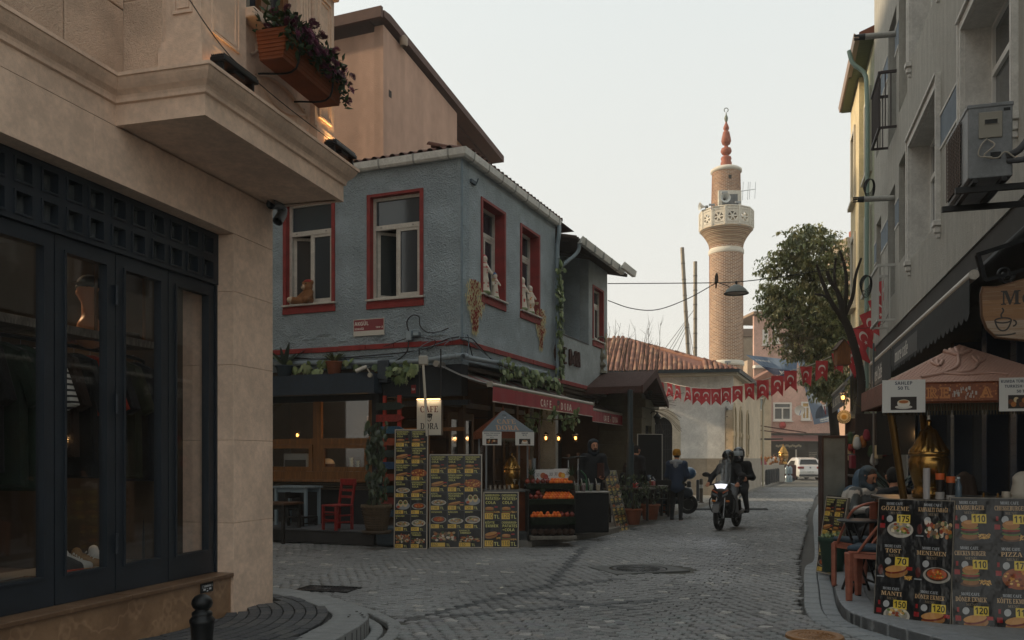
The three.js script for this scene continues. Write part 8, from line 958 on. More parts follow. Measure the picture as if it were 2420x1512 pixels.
{
const items=[['GÖZLEME','175','plate'],['KAHVALTI TABAĞI','','spread'],['TOST','70','sub'],['MENEMEN','','pan'],['MANTI','150','plate'],['DÖNER EKMEK','120','sub']],it2=[['HAMBURGER','110','burger'],['CHESSEBURGER','110','burger'],['CHICKEN BURGER','110','burger'],['PIZZA','175','pizza'],['DÖNER EKMEK','120','sub'],['KÖFTE EKMEK','110','sub']];
const draw=(list)=>(g,W,Hh)=>{g.fillStyle='#121417';g.fillRect(0,0,W,Hh);list.forEach(([n,p,k],i)=>{const x=(i % 2)*W/2,y=Math.floor(i/2)*Hh/3,w=W/2,h=Hh/3;g.fillStyle='#1a1c20';g.fillRect(x,y+h*0.88,w,h*0.12);g.fillStyle='#b4b8bc';fit(g,'MORE CAFE',x+w*0.22,y+h*0.14,w*0.45,h*0.085,'bold $px serif','center');g.fillStyle='#cba87c';fit(g,n,x+w*0.08,y+h*0.27,w*0.76,h*0.135,'bold $px serif','center');g.fillStyle='#8c7c66';fit(g,'MENÜ',x+w*0.33,y+h*0.36,w*0.3,h*0.075,'bold $px serif','center');g.fillStyle='#9a1f22';if(k==='pan'||n==='TOST'||k==='spread'){g.fillStyle='#55201c';g.beginPath();g.ellipse(x+w*.14,y+h*.68,w*.07,h*.12,0,0,7);g.fill();g.fillStyle='#8d9296';g.fillRect(x+w*.04,y+h*.82,w*.2,h*.03);}else{g.fillStyle='#1a0d0c';g.fillRect(x+w*.11,y+h*.38,w*.06,h*.12);g.fillRect(x+w*.08,y+h*.5,w*.12,h*.36);g.fillStyle='#8f1d20';g.fillRect(x+w*.07,y+h*.58,w*.14,h*.11);g.fillRect(x+w*.11,y+h*.4,w*.06,h*.1);}g.fillStyle='#a9abac';g.beginPath();g.ellipse(x+w*.33,y+h*.47,w*.085,h*.08,0.3,0,7);g.fill();foodArt(g,k,x+w*.24,y+h*.4,w*.76,h*.57);if(p){g.fillStyle='#d8bc48';g.fillRect(x+w*.52,y+h*.36,w*.36,h*.2);g.fillStyle='#141412';fit(g,p,x+w*.54,y+h*.53,w*.32,h*.2,'bold $px sans-serif','center');}});g.strokeStyle='#8a8276';g.lineWidth=8;g.strokeRect(0,0,W,Hh);};
const bd=(lab,a,b,dep,h,list,lean)=>{const A=px(a,1083,dep[0]),B=px(b,1083,dep[1]),w=A.distanceTo(B),t=thing('menu_board',lab,'menu board',undefined,A.clone().lerp(B,0.5).setY(0.02),-Math.atan2(B.z-A.z,B.x-A.x)*180/Math.PI);t.rotation.order='YXZ';t.rotation.x=-rad(lean);part(t,'print',quad(w-0.01,h-0.01).translate(0,h/2,0.004),paint(640,Math.round(640*h/w),draw(list),{r:0.28,bs:0.02}));part(t,'backing',rb(-w/2,w/2,0,h,-0.03,0,0.006),M(0x6b6458,{r:0.7,map:'wood'}));part(t,'prop',[bar(V(-w*0.3,h*0.8,-0.035),V(-w*0.3,0.02,-0.25),0.03,0.03),bar(V(w*0.3,h*0.8,-0.035),V(w*0.3,0.02,-0.25),0.03,0.03)],darkWood);};
bd('dark glossy menu board with gözleme and tost beside orange chair',2062,2246,[7.95,7.5],1.17,items,7);bd('dark glossy menu board with hamburger pictures before the copper kiosk',2250,2452,[7.5,7.3],1.2,it2,7);
}
function metalChair(lab,p,deg){
const t=thing('metal_chair',lab,'chair','orange metal chairs at the round table',p,deg),m=M(0xb8705a,{r:0.45,m:0.2,map:'dirt',rep:2});const leg=(x,z)=>{const g=ext([[-0.035,0.44],[0.035,0.44],[0.022,0.02],[-0.012,0.0]],0.03,0.008).rotateY(x>0?0.8:-0.8);part(t,'leg',g.translate(x*1.0,0,z),m);};for(const x of[-0.17,0.17])for(const z of[-0.17,0.17])leg(x,z);part(t,'seat',rb(-0.19,0.19,0.44,0.462,-0.19,0.19,0.02,2),m);part(t,'seat_rim',sweep([[0,0.40],[0.008,0.4],[0.008,0.44],[0,0.44]],[[-0.18,0.18],[0.18,0.18],[0.18,-0.18],[-0.18,-0.18],[-0.18,0.18]]),m);
part(t,'back_hoop',tube([V(-0.2,0.45,0.1),V(-0.21,0.62,-0.02),V(-0.2,0.80,-0.16),V(-0.1,0.86,-0.22),V(0.1,0.86,-0.22),V(0.2,0.80,-0.16),V(0.21,0.62,-0.02),V(0.2,0.45,0.1)],0.013,50,8),m);part(t,'back_splat',ext([[-0.05,0.46],[0.05,0.46],[0.065,0.86],[-0.065,0.86]],0.005,0.002).rotateX(-0.08).translate(0,0,-0.16),m);part(t,'cushion',rb(-0.19,0.19,0.463,0.51,-0.18,0.2,0.024,2),M(0x3b4c5a,{r:0.95,map:'mottle',rep:3}));part(t,'leg_cap',[[-1,-1],[1,-1],[1,1],[-1,1]].map(([x,z])=>rod(V(x*0.17,0,z*0.17),V(x*0.17,0.02,z*0.17),0.018)),M(0x16171a));return t;
}
{
metalChair('orange metal chair with blue cushion behind the round table',px(2034,1360,9.6).setY(0.113),195).scale.setScalar(1.1);metalChair('orange metal chair with blue cushion half hidden by menu board',px(2066,1400,8.75).setY(0.113),235).scale.setScalar(1.1);
const t=thing('bistro_table','small round dark bistro table with folding legs','table',undefined,px(2034,1300,9.3).setY(0.113)),m=M(0x16171a,{r:0.5,m:0.4});part(t,'tabletop',lathe([[0,0.78],[0.235,0.78],[0.24,0.77],[0.235,0.758],[0,0.758]],30),M(0x3a3d40,{r:0.3,m:0.3}));part(t,'leg',[bar(V(-0.15,0,-0.14),V(0.12,0.757,-0.12),0.025,0.02),bar(V(0.15,0,-0.14),V(-0.12,0.757,-0.12),0.025,0.02)],m);part(t,'leg',[bar(V(-0.15,0,0.14),V(0.12,0.757,0.12),0.025,0.02),bar(V(0.15,0,0.14),V(-0.12,0.757,0.12),0.025,0.02)],m);part(t,'cross_bar',[bar(V(-0.11,0.12,-0.14),V(-0.11,0.12,0.14),0.02,0.02),bar(V(0.11,0.12,-0.14),V(0.11,0.12,0.14),0.02,0.02)],m);
const d=12.4,b=thing('sign_panel','tall blank grey advertising panel standing on the right kerb','sign',undefined,px(1973,1083,d).setY(0.06),22),h=(1083-1035)/F*d+1.49,w=0.2;part(b,'panel',bx(-w,w,0.04,h,-0.06,-0.02),M(0x8a9290,{r:0.6,map:'mottle'}));part(b,'frame',[rb(-w-0.035,-w,0,h+0.04,-0.08,0.0,0.005),rb(w,w+0.035,0,h+0.04,-0.08,0,0.005),rb(-w,w,h+0.001,h+0.04,-0.08,0,0.005),rb(-w,w,0,0.039,-0.08,0,0.005)],M(0x4a3a36,{r:0.5}));
const l=menuBoard('menu_board','small menu board leaning by the green planter on the right',px(1952,1083,11.3).setY(0.03),-78,9,0.5,1.02,2,4,grid(2,[HB_,CB,KE,CK,DE,PZ,ME,GO]));
const g=thing('planter','tapered dark green plastic planter with seedlings beside leaning board','planter',undefined,px(1968,1083,11.0).setY(0.113));pot(g,0.17,0.44,M(0x1f3d30,{r:0.6}));for(let i=0;i<24;i++){const q=part(g,'leaf',ivyGeo[i % 3],greens[i % 5]);q.position.set(rr(-0.12,0.12),0.44+rr(0,0.06),rr(-0.12,0.12));q.scale.setScalar(0.06);q.rotation.set(rr(-1.5,0),rr(0,6),0);}
const tb=tableThing('wooden table where the women sit on the right',px(2030,1083,12.0).setY(0.113),-106,0.7,0.6,0x5a4030,0x1b1714);chairThing('dark bentwood chair behind the seated man at the women table',px(2098,1083,10.9).setY(0.113),-60,0x1b1816);chairThing('dark wooden chair under the woman in grey vest',px(2052,1083,12.6).setY(0.113),200,0x1b1816);chairThing('dark wooden chair under the woman in white jacket',px(2000,1083,12.4).setY(0.113),120,0x1b1816);
const ls=thing('shop_sign','gold lettered perfume shop sign on dark board','sign',undefined,px(2034,1033,15.8),-25);part(ls,'board',rb(-0.22,0.22,-0.13,0.13,-0.03,0,0.005),M(0x2a2118));part(ls,'lettering',quad(0.43,0.25).translate(0,0,0.004),paint(256,150,(q)=>{q.fillStyle='#3a2c14';q.fillRect(0,0,256,150);q.fillStyle='#b98f3c';fit(q,'LORIS',20,84,216,76,'bold $px sans-serif');fit(q,'P A R F U M',50,128,160,30,'$px sans-serif');}));
const rs=thing('round_sign','round cream hanging sign with dark ring lettering','sign',undefined,px(1994,985,16.5),-10);part(rs,'disc',rod(V(0,0,-0.02),V(0,0,0.02),0.13,0.13,28),M(0x2a241c));part(rs,'face',new THREE.CircleGeometry(0.125,28).translate(0,0,0.023),paint(128,128,(q)=>{q.fillStyle='#c9b88c';q.fillRect(0,0,128,128);q.lineWidth=3;q.strokeStyle='#3a3428';q.beginPath();q.arc(64,64,44,0,7);q.stroke();q.fillStyle='#3a3428';for(let i=0;i<22;i++){q.save();q.translate(64,64);q.rotate(i*0.285);q.fillRect(-3,-58,6,9);q.restore();}q.fillStyle='#b08a3a';q.beginPath();q.arc(64,66,24,0,7);q.fill();}));part(rs,'hook',rod(V(0,0.13,0),V(0,0.34,0),0.008),M(0x222));lantern(px(1992,938,16.2),'lit amber shop lantern above the round hanging sign',0.9,0.4);lantern(px(2112,1024,11.5),'lit amber lantern behind the copper kiosk post',0.7,0.25);
const tv=thing('menu_screen','switched off black screen on a pole under the scalloped awning','screen',undefined,px(2118,1012,11.8),-60);part(tv,'panel',rb(-0.3,0.3,-0.36,0.36,-0.04,0.02,0.01),M(0x0f1216,{r:0.25}));part(tv,'pole',rod(V(-0.36,-1.0,0),V(-0.36,1.2,0),0.014),M(0x55585a));
const pa=thing('palm_plant','long leaved dark palm plant by the cafe wall on the right','plant',undefined,px(2110,1083,13.2).setY(0.113));pot(pa,0.2,0.4,M(0x2a2522));part(pa,'stem',rod(V(0,0.35,0),V(0,0.9,0),0.03),M(0x3b3024));const bl=[blade(0.8,0.03,1.4),blade(0.7,0.03,0.9)];for(let i=0;i<44;i++){const q=part(pa,'leaf',bl[i % 2],M([0x25332a,0x2f4034][i % 2],{r:0.5,ds:true}));q.position.y=0.6+rr(0,0.35);q.rotation.y=i*2.4;q.scale.setScalar(rr(0.6,1.1));}
const cols=[0x8c2a22,0xb9a07a,0x2c4a5c,0xb5b0a8,0x9a5a22,0x3a4a2a,0x7a1f2a];for(let i=0;i<34;i++){const p=px(rr(2006,2092),rr(1020,1098),rr(14.2,16.5)),m=part(scene,'souvenir_bag',i % 2?nets([{a:V(0,0,0),b:V(0,0.1,0),ra:0.07,rb:0.05,c:[1,1,1]}],0.03):rb(-0.09,0.09,-0.1,0.12,-0.04,0.04,0.015),M(cols[i % 7],{r:0.8}));m.position.copy(p);m.rotation.y=rr(0,3);tag(m,['dark red','sand coloured','navy blue','pale grey','orange brown','olive green','crimson'][i % 7]+(i % 2?' pouch':' packet')+' on the souvenir rack beyond the women','souvenir','souvenirs on the far rack');}const rk=thing('souvenir_rack','dark rack of souvenirs beyond the seated women','rack',undefined,px(2050,1083,15.6).setY(0.113),-106);for(let k=0;k<5;k++)part(rk,'shelf',bx(-0.9,0.9,0.35+k*0.38,0.38+k*0.38,-0.35,0.3),darkWood);part(rk,'upright',[bx(-0.93,-0.9,0,2.2,-0.35,0.3),bx(0.9,0.93,0,2.2,-0.35,0.3),bx(-0.9,0.9,0,2.2,-0.38,-0.35)],darkWood);
}
{
const t=framed(RB,'yellow_house','narrow yellow house with deep green eaves beyond the grey building','building'),x1=RB.Z(2066,700).x-0.02,xm=RB.Z(2042,700).x,x0=RB.Z(2021,700).x,ye=11.2,ym=M(0xe0d0a8,{r:0.92,map:'dirt',rep:0.3}),gm=M(0xa8ac94,{r:0.92,map:'dirt',rep:0.3}),wh=M(0xc2bcae,{r:0.7});
const hs=[];for(const y of[2.9,5.7,8.5])hs.push([xm-1.75,xm-0.95,y,y+1.7]);const h2=[];for(const y of[2.9,5.7,8.5])h2.push([xm+0.5,xm+1.5,y,y+1.7]);part(t,'wall',wallHoles(x0,xm,0.1,ye,hs,0.3).translate(0,0,0.12),ym);part(t,'side_wall',wallHoles(xm+0.001,x1,0.1,ye,h2,0.3),gm);part(t,'end_wall',bx(x0,x0+0.3,0.1,ye,-7,-0.181),ym);
for(const[a,b,c,d,o]of[...hs.map((q)=>[...q,0.12]),...h2.map((q)=>[...q,0])]){const w=part(t,'window',[bx(a-0.12,a,c-0.1,d+0.12,o,o+0.05),bx(b,b+0.12,c-0.1,d+0.12,o,o+0.05),bx(a,b,d,d+0.12,o,o+0.05),rb(a-0.15,b+0.15,c-0.2,c-0.101,o-0.02,o+0.12,0.01)],wh);part(w,'pane',bx(a,b,c,d,o-0.26,o-0.22),M(0x6a6c68,{r:0.1}));}
part(t,'eaves',[bx(x0-0.05,xm,ye,ye+0.06,-0.3,0.36),bx(xm+0.001,x1,ye,ye+0.06,-0.3,0.3)],M(0x6f7a58,{r:0.8,map:'wood',rep:[4,0.6]}));part(t,'roof',ext([[0.32,ye+0.07],[0.32,ye+0.18],[-4,ye+1.8],[-4,ye+0.07]],x1-x0+0.05).rotateY(-Math.PI/2).scale(1,1,1).translate(x1,0,0),M(0x6a3f30,{r:0.9,map:'dirt',rep:0.6}));part(t,'eaves_gutter',sweep([[0,ye+0.02],[0.11,ye+0.02],[0.14,ye+0.16],[0.12,ye+0.16],[0,ye+0.06]],[[x0-0.05,0.3],[x1,0.3]]),M(0x8f7a6a,{r:0.5}));
part(t,'downpipe',[tube([V(x1-0.5,ye,0.5),V(x1-0.5,ye-0.3,0.42),V(x1-0.45,ye-0.6,0.16),V(x1-0.4,ye-1,0.12),V(x1-0.4,6,0.12),V(x1-0.4,3.2,0.12)],0.05,60,10)],M(0x7f958c,{r:0.5}));const cw=thing('wire_coil','coil of black wire hung on the green downpipe','wire coil',undefined,RW(2044,668,0.5));part(cw,'coil',[0,1,2,3,4,5].map((i)=>new THREE.TorusGeometry(0.15+i*0.012,0.007,5,26).rotateY(0.5+i*0.05).rotateX(0.3).translate(0,-i*0.02,i*0.02)),M(0x17181a));const cw2=copyOf(cw,'coil of black wire under the eaves of the yellow house',RW(2052,440,0.3));
const fb=thing('far_roof','far house roof corner peeking past the yellow house','building',undefined,px(1995,1083,60).setY(0));part(fb,'wall',bx(0.5,6,0,15.5,-3,-0.2),M(0xb0907a));part(fb,'roof',rb(0,6.5,15.5,16.8,-4,0.4,0.1),M(0x9a8a78));part(fb,'chimney',bx(0.9,1.5,16.8,17.6,-1.5,-0.8),M(0x8c4a3a));
}
// ---------- people ----------
const SKIN=lin(0xb98468),bodyM=M(0xffffff,{r:0.85,vc:true,bump:'fine',brep:3,bs:0.002});
const J0={ankL:[0.1,0.09,-0.02],ankR:[-0.1,0.09,-0.02],kneL:[0.1,0.49,0.02],kneR:[-0.1,0.49,0.02],hipL:[0.09,0.93,0],hipR:[-0.09,0.93,0],wai:[0,1.08,0],che:[0,1.3,0],nec:[0,1.47,-0.01],hea:[0,1.63,0.02],shL:[0.185,1.41,0],shR:[-0.185,1.41,0],elL:[0.25,1.14,-0.02],elR:[-0.25,1.14,-0.02],wrL:[0.26,0.9,0.08],wrR:[-0.26,0.9,0.08]};
const SIT={ankL:[0.11,0.09,0.36],ankR:[-0.11,0.09,0.36],kneL:[0.12,0.5,0.42],kneR:[-0.12,0.5,0.42],hipL:[0.1,0.53,0],hipR:[-0.1,0.53,0],wai:[0,0.66,0],che:[0,0.88,0.02],nec:[0,1.05,0.03],hea:[0,1.21,0.07],shL:[0.18,0.99,0.02],shR:[-0.18,0.99,0.02],elL:[0.25,0.76,0.12],elR:[-0.25,0.76,0.12],wrL:[0.12,0.78,0.34],wrR:[-0.12,0.78,0.34]};
function person(label,p,deg,o){
const t=thing('person',label,'person',o.group,p,deg),J={};for(const k in J0)J[k]=V(...(o[k]??(o.sit?SIT:J0)[k]));
const top=lin(o.top),leg=lin(o.leg),sh=lin(o.shoe??0x17181a),f=o.fat??1,B=[],b=(a,c,ra,rb2,col,s,k)=>B.push({a,b:c,ra,rb:rb2,c:col,s,k});
for(const S of['L','R']){b(J['hip'+S],J['kne'+S],0.088*f,0.062*f,leg);b(J['kne'+S],J['ank'+S],0.062*f,0.048,leg);const d=V(0,0,1),a=J['ank'+S];b(a.clone().add(V(0,-0.04,-0.03)),a.clone().add(V(0,-0.045,0.15)),0.045,0.035,sh,undefined,0.015);if(o.sole)b(a.clone().add(V(0,-0.078,-0.05)),a.clone().add(V(0,-0.08,0.15)),0.014,0.014,lin(o.sole),[2.6,1,1],0.004);b(J['sh'+S],J['el'+S],0.064*f,0.054*f,top);b(J['el'+S],J['wr'+S],0.054*f,0.042*f,lin(o.sleeve??o.top));}
const md=J.hipL.clone().lerp(J.hipR,0.5);b(md,J.wai,0.125*f,0.118*f,o.long?top:leg,[1.15,1,0.9]);if(o.long)b(md.clone().add(V(0,-o.long,0)),md,0.14*f,0.13*f,top,[1.2,1,0.95]);b(J.wai,J.che,0.125*f,0.135*f,top,[1.2,1,0.88],0.06);b(J.shL,J.shR,0.07*f,0.07*f,top,undefined,0.06);b(J.che.clone().lerp(J.nec,0.6),J.nec,0.08,0.058,lin(o.collar??o.top));b(J.nec,J.hea,0.052,0.05,o.scarf?lin(o.scarf):SKIN);
for(const x of o.extra??[])b(V(...x[0]),V(...x[1]),x[2],x[3],lin(x[4]),x[5]);for(const x of o.paints??[])B.push({paint:true,a:V(...x[0]),b:V(...x[1]),ra:x[2],rb:x[2],c:lin(x[3])});
const parts=[nets(B,o.cell??0.02,0.045)];
const hd=[],h=(a,c,ra,rb2,col,s,k)=>hd.push({a:V(...a),b:V(...c),ra,rb:rb2,c:col,s,k}),hair=lin(o.hair??0x1a1512),hc=(v)=>hd.push({paint:true,a:V(v[0],v[1],v[2]),b:V(v[0]+0.001,v[1],v[2]),ra:v[3],rb:v[3],c:lin(v[4])});
h([0,0.01,-0.01],[0,0.04,-0.015],0.09,0.092,o.bald?SKIN:hair,[0.82,1,1.06]);h([0,-0.05,0.035],[0,0.02,0.04],0.055,0.066,SKIN,[1,1,0.95],0.03);h([0,-0.09,0.055],[0,-0.08,0.058],0.03,0.032,SKIN);h([0,0.005,0.1],[0,-0.025,0.118],0.008,0.014,SKIN,undefined,0.012);for(const s of[-1,1])h([s*0.076,-0.01,0.0],[s*0.08,0.02,-0.005],0.012,0.016,SKIN,undefined,0.008);
for(const s of[-1,1]){hc([s*0.03,0.012,0.098,0.011,0x1a1412]);hc([s*0.03,0.034,0.1,0.010,0x1c1510]);hc([s*0.04,0.034,0.095,0.008,0x1c1510]);}hc([0,-0.056,0.098,0.014,0x7c4238]);hc([0.014,-0.055,0.095,0.010,0x7c4238]);hc([-0.014,-0.055,0.095,0.010,0x7c4238]);
if(o.beard){h([0,-0.105,0.055],[0,-0.08,0.06],0.034,0.036,hair);for(const s of[-1,1]){h([s*0.055,-0.03,0.03],[s*0.035,-0.09,0.055],0.016,0.024,hair);}h([-0.022,-0.042,0.1],[0.022,-0.042,0.1],0.009,0.009,hair,undefined,0.01);}
if(o.longhair)for(const s of[-1,0,1])h([s*0.05,0,-0.06],[s*0.07,-0.28,-0.07],0.06,0.05,hair);
const hg=nets(hd,0.0085,0.022,0.03);const E=new THREE.Euler(o.nod??0,o.turn??0,o.tilt??0,'YXZ');hg.applyMatrix4(new THREE.Matrix4().makeRotationFromEuler(E));hg.translate(J.hea.x,J.hea.y,J.hea.z);parts.push(hg);
for(const S of['L','R']){const w=J['wr'+S],dir=w.clone().sub(J['el'+S]).normalize(),g=o['grip'+S],sd=S==='L'?1:-1,aim=g?V(...g[0]).normalize():dir,nrm=g?V(...g[1]).normalize():V(-sd,0,0.2).normalize(),side=aim.clone().cross(nrm).normalize(),c=lin(o.glove??0xb07a60),F5=[],q=(x,y,z)=>w.clone().addScaledVector(aim,x).addScaledVector(side,y).addScaledVector(nrm,z),curl=o.curl??0.5;F5.push({a:q(-0.02,0,0),b:q(0.055,0,0),ra:0.03,rb:0.034,c,k:0.02});[-0.03,-0.01,0.01,0.03].forEach((y,i)=>{const l=[0.03,0.036,0.034,0.027][i];const a=q(0.075,y,0),m=q(0.075+l*(1-curl*0.4),y*1.1,l*curl),e=q(0.075+l*(1.5-curl*1.2),y*1.1,l*(0.4+curl*1.2));F5.push({a,b:m,ra:0.0105,rb:0.0095,c,k:0.006},{a:m,b:e,ra:0.0095,rb:0.008,c,k:0.006});});const yy=-0.032;F5.push({a:q(0.02,yy,0.01),b:q(0.055,yy-0.022,0.03),ra:0.013,rb:0.011,c,k:0.008},{a:q(0.055,yy-0.022,0.03),b:q(0.08,yy-0.012,0.045),ra:0.011,rb:0.009,c,k:0.006});parts.push(nets(F5,0.009,0.01,0.02));}
part(t,'body',merge(parts.map((g)=>{g.deleteAttribute('uv');return uvm(g);})),bodyM);t.userData.J=undefined;delete t.userData.J;t.hp=J.hea;return t;
}
const hatOn=(t,name,list,mat)=>{const g=merge(list).translate(t.hp.x,t.hp.y,t.hp.z);return part(t,name,g,mat);};
const hood=(t,col,o={})=>{const c=lin(col),q=[{a:V(0,0.0,-0.02),b:V(0,0.05,-0.015),ra:0.108,rb:0.104,s:[0.92,1,1],c}];const B=nets(o.open?[{a:V(0,0.03,-0.035),b:V(0,0.05,-0.03),ra:0.11,rb:0.108,c},{a:V(-0.085,0.02,-0.01),b:V(-0.08,-0.1,-0.0),ra:0.032,rb:0.035,c},{a:V(0.085,0.02,-0.01),b:V(0.08,-0.1,0.0),ra:0.032,rb:0.035,c},{a:V(-0.08,-0.1,0),b:V(0,-0.15,0.06),ra:0.035,rb:0.04,c},{a:V(0.08,-0.1,0),b:V(0,-0.15,0.06),ra:0.035,rb:0.04,c},{a:V(0,-0.02,-0.07),b:V(0,-0.2,-0.06),ra:0.09,rb:0.1,c},{a:V(-0.07,0.085,0.03),b:V(0.07,0.085,0.03),ra:0.03,rb:0.03,c}]:q,0.012,0.03);return hatOn(t,'headscarf',[uvm(B)],M(0xffffff,{vc:true,r:0.9}));};
{
const a=person('bearded man in black hooded jacket holding a clipboard by the fruit stand',px(1402,1083,17.6).setY(0.113),12,{top:0x14161b,leg:0x15161a,hair:0x120e0c,beard:1,fat:1.12,turn:0.1,elL:[0.27,1.12,0.02],wrL:[0.14,1.02,0.24],elR:[-0.27,1.12,-0.04],wrR:[-0.24,0.92,0.1],gripL:[[-0.8,-0.1,0.5],[-0.1,0.9,-0.3]],curl:0.9,cell:0.018,collar:0x14161b});hood(a,0x1d242b,{open:1});a.scale.setScalar(1.03);const cb=thing('clipboard','brown clipboard held against the chest of bearded man','clipboard',undefined,a.localToWorld(V(0.07,1.13,0.26)),30);part(cb,'board',rb(-0.02,0.02,-0.12,0.18,-0.1,0.1,0.005),M(0x4a2a22,{r:0.6}));
const y=person('man in yellow beanie and navy jacket standing on the kerb',gd(1599,1230).setY(0.0),158,{top:0x24344c,leg:0x15161a,shoe:0x17181b,sole:0xb5512c,collar:0x8b9197,fat:1.12,long:0.08,turn:0.25,nod:0.15,ankL:[0.12,0.09,0],ankR:[-0.11,0.09,-0.06],elL:[0.26,1.12,0.05],wrL:[0.14,1.0,0.27],elR:[-0.26,1.12,0.05],wrR:[-0.14,1.0,0.27],extra:[[[-0.1,1.47,-0.08],[0.1,1.47,-0.08],0.045,0.045,0x8b9197],[[0,1.38,-0.12],[0,1.46,-0.1],0.05,0.06,0x8b9197]],paints:[[[-0.33,1.34,-0.02],[-0.33,1.34,-0.01],0.05,0x9a2a2c]]});hatOn(y,'yellow_beanie',[lathe([[0.096,0.0],[0.102,0.05],[0.098,0.1],[0.075,0.145],[0.03,0.16],[0,0.162]],18),new THREE.TorusGeometry(0.094,0.014,6,20).rotateX(Math.PI/2).translate(0,0.02,0)].map((g)=>g.rotateX(-0.12)),M(0xb5801f,{r:0.95,bump:'weave',brep:3,bs:0.006}));
person('dark haired man in black puffer jacket seen from behind at cafe',px(1503,1083,21.6).setY(0.113),130,{top:0x14151a,leg:0x17171b,fat:1.2,long:0.05,nod:0.35,hair:0x14110f,extra:[[[-0.12,1.46,-0.08],[0.12,1.46,-0.08],0.06,0.06,0x14151a]]});
person('long haired woman in black seated at the cafe wall table',px(1478,1083,22.6).setY(0.113),60,{sit:1,top:0x17171b,leg:0x17171b,longhair:1,hair:0x2a1e18});person('woman at cafe table holding a dark phone to her face',px(1488,1083,23.0).setY(0.113),-20,{sit:1,top:0x1a1a1e,leg:0x17171b,longhair:1,hair:0x17120f,wrL:[0.05,1.12,0.26],elL:[0.2,0.82,0.2]});
const w=person('woman in grey quilted vest and blue grey headscarf looking down',px(2046,1083,11.9).setY(0.09),10,{sit:1,top:0x4d5355,sleeve:0xb5b1aa,leg:0x22242a,scarf:0x33424e,collar:0xc4c0b8,nod:0.4,turn:0.35,elR:[-0.26,0.76,0.14],extra:[[[-0.07,1.02,0.1],[0.07,1.02,0.1],0.035,0.035,0xc4c0b8],[[-0.18,0.98,0.02],[-0.24,0.84,0.06],0.075,0.065,0xb5b1aa],[[0.18,0.98,0.02],[0.24,0.84,0.06],0.075,0.065,0xb5b1aa]]});hood(w,0x35444f,{open:1});
const v=person('woman in white fleece jacket and blue headscarf bent over the table',px(1994,1083,12.2).setY(0.09),75,{sit:1,top:0xb9b6b0,leg:0x1b1c20,fat:1.18,long:0.1,nod:0.5,che:[0,0.88,0.1],nec:[0,1.03,0.18],hea:[0,1.16,0.27],shL:[0.19,0.97,0.12],shR:[-0.19,0.97,0.12],extra:[[[0,0.98,0.1],[-0.12,0.75,0.0],0.1,0.07,0x4a5f72]]});hood(v,0x4a5f72,{open:1});
person('short haired man in black coat seen from behind at table',px(2120,1083,10.7).setY(0.10),200,{sit:1,top:0x121317,leg:0x15161a,fat:1.25,nod:0.2,turn:-0.5,hair:0x15120f,extra:[[[-0.12,1.03,-0.04],[0.12,1.03,-0.04],0.06,0.06,0x121317]]});
person('woman with long brown hair in striped top behind the kiosk',px(2283,1083,10.2).setY(0.10),160,{sit:1,top:0x1b1b1e,leg:0x17171b,longhair:1,hair:0x3a2a1e,nod:0.7,hea:[0,1.16,0.14],paints:[[[-0.25,0.99,-0.1],[0.25,0.99,-0.1],0.035,0xb0aca6],[[-0.25,0.86,-0.14],[0.25,0.86,-0.14],0.035,0xb0aca6]]});
person('person in white puffer coat by the far fruit stall',px(1831,1083,55).setY(0.1),170,{top:0xb3aea6,leg:0x17181b,fat:1.5,long:0.1,hair:0x3a2c22,cell:0.035});person('small figure in pink top at the far fruit stall',px(1802,1083,55).setY(0.1),20,{top:0xa8556a,leg:0x2a2a2e,cell:0.035});
}
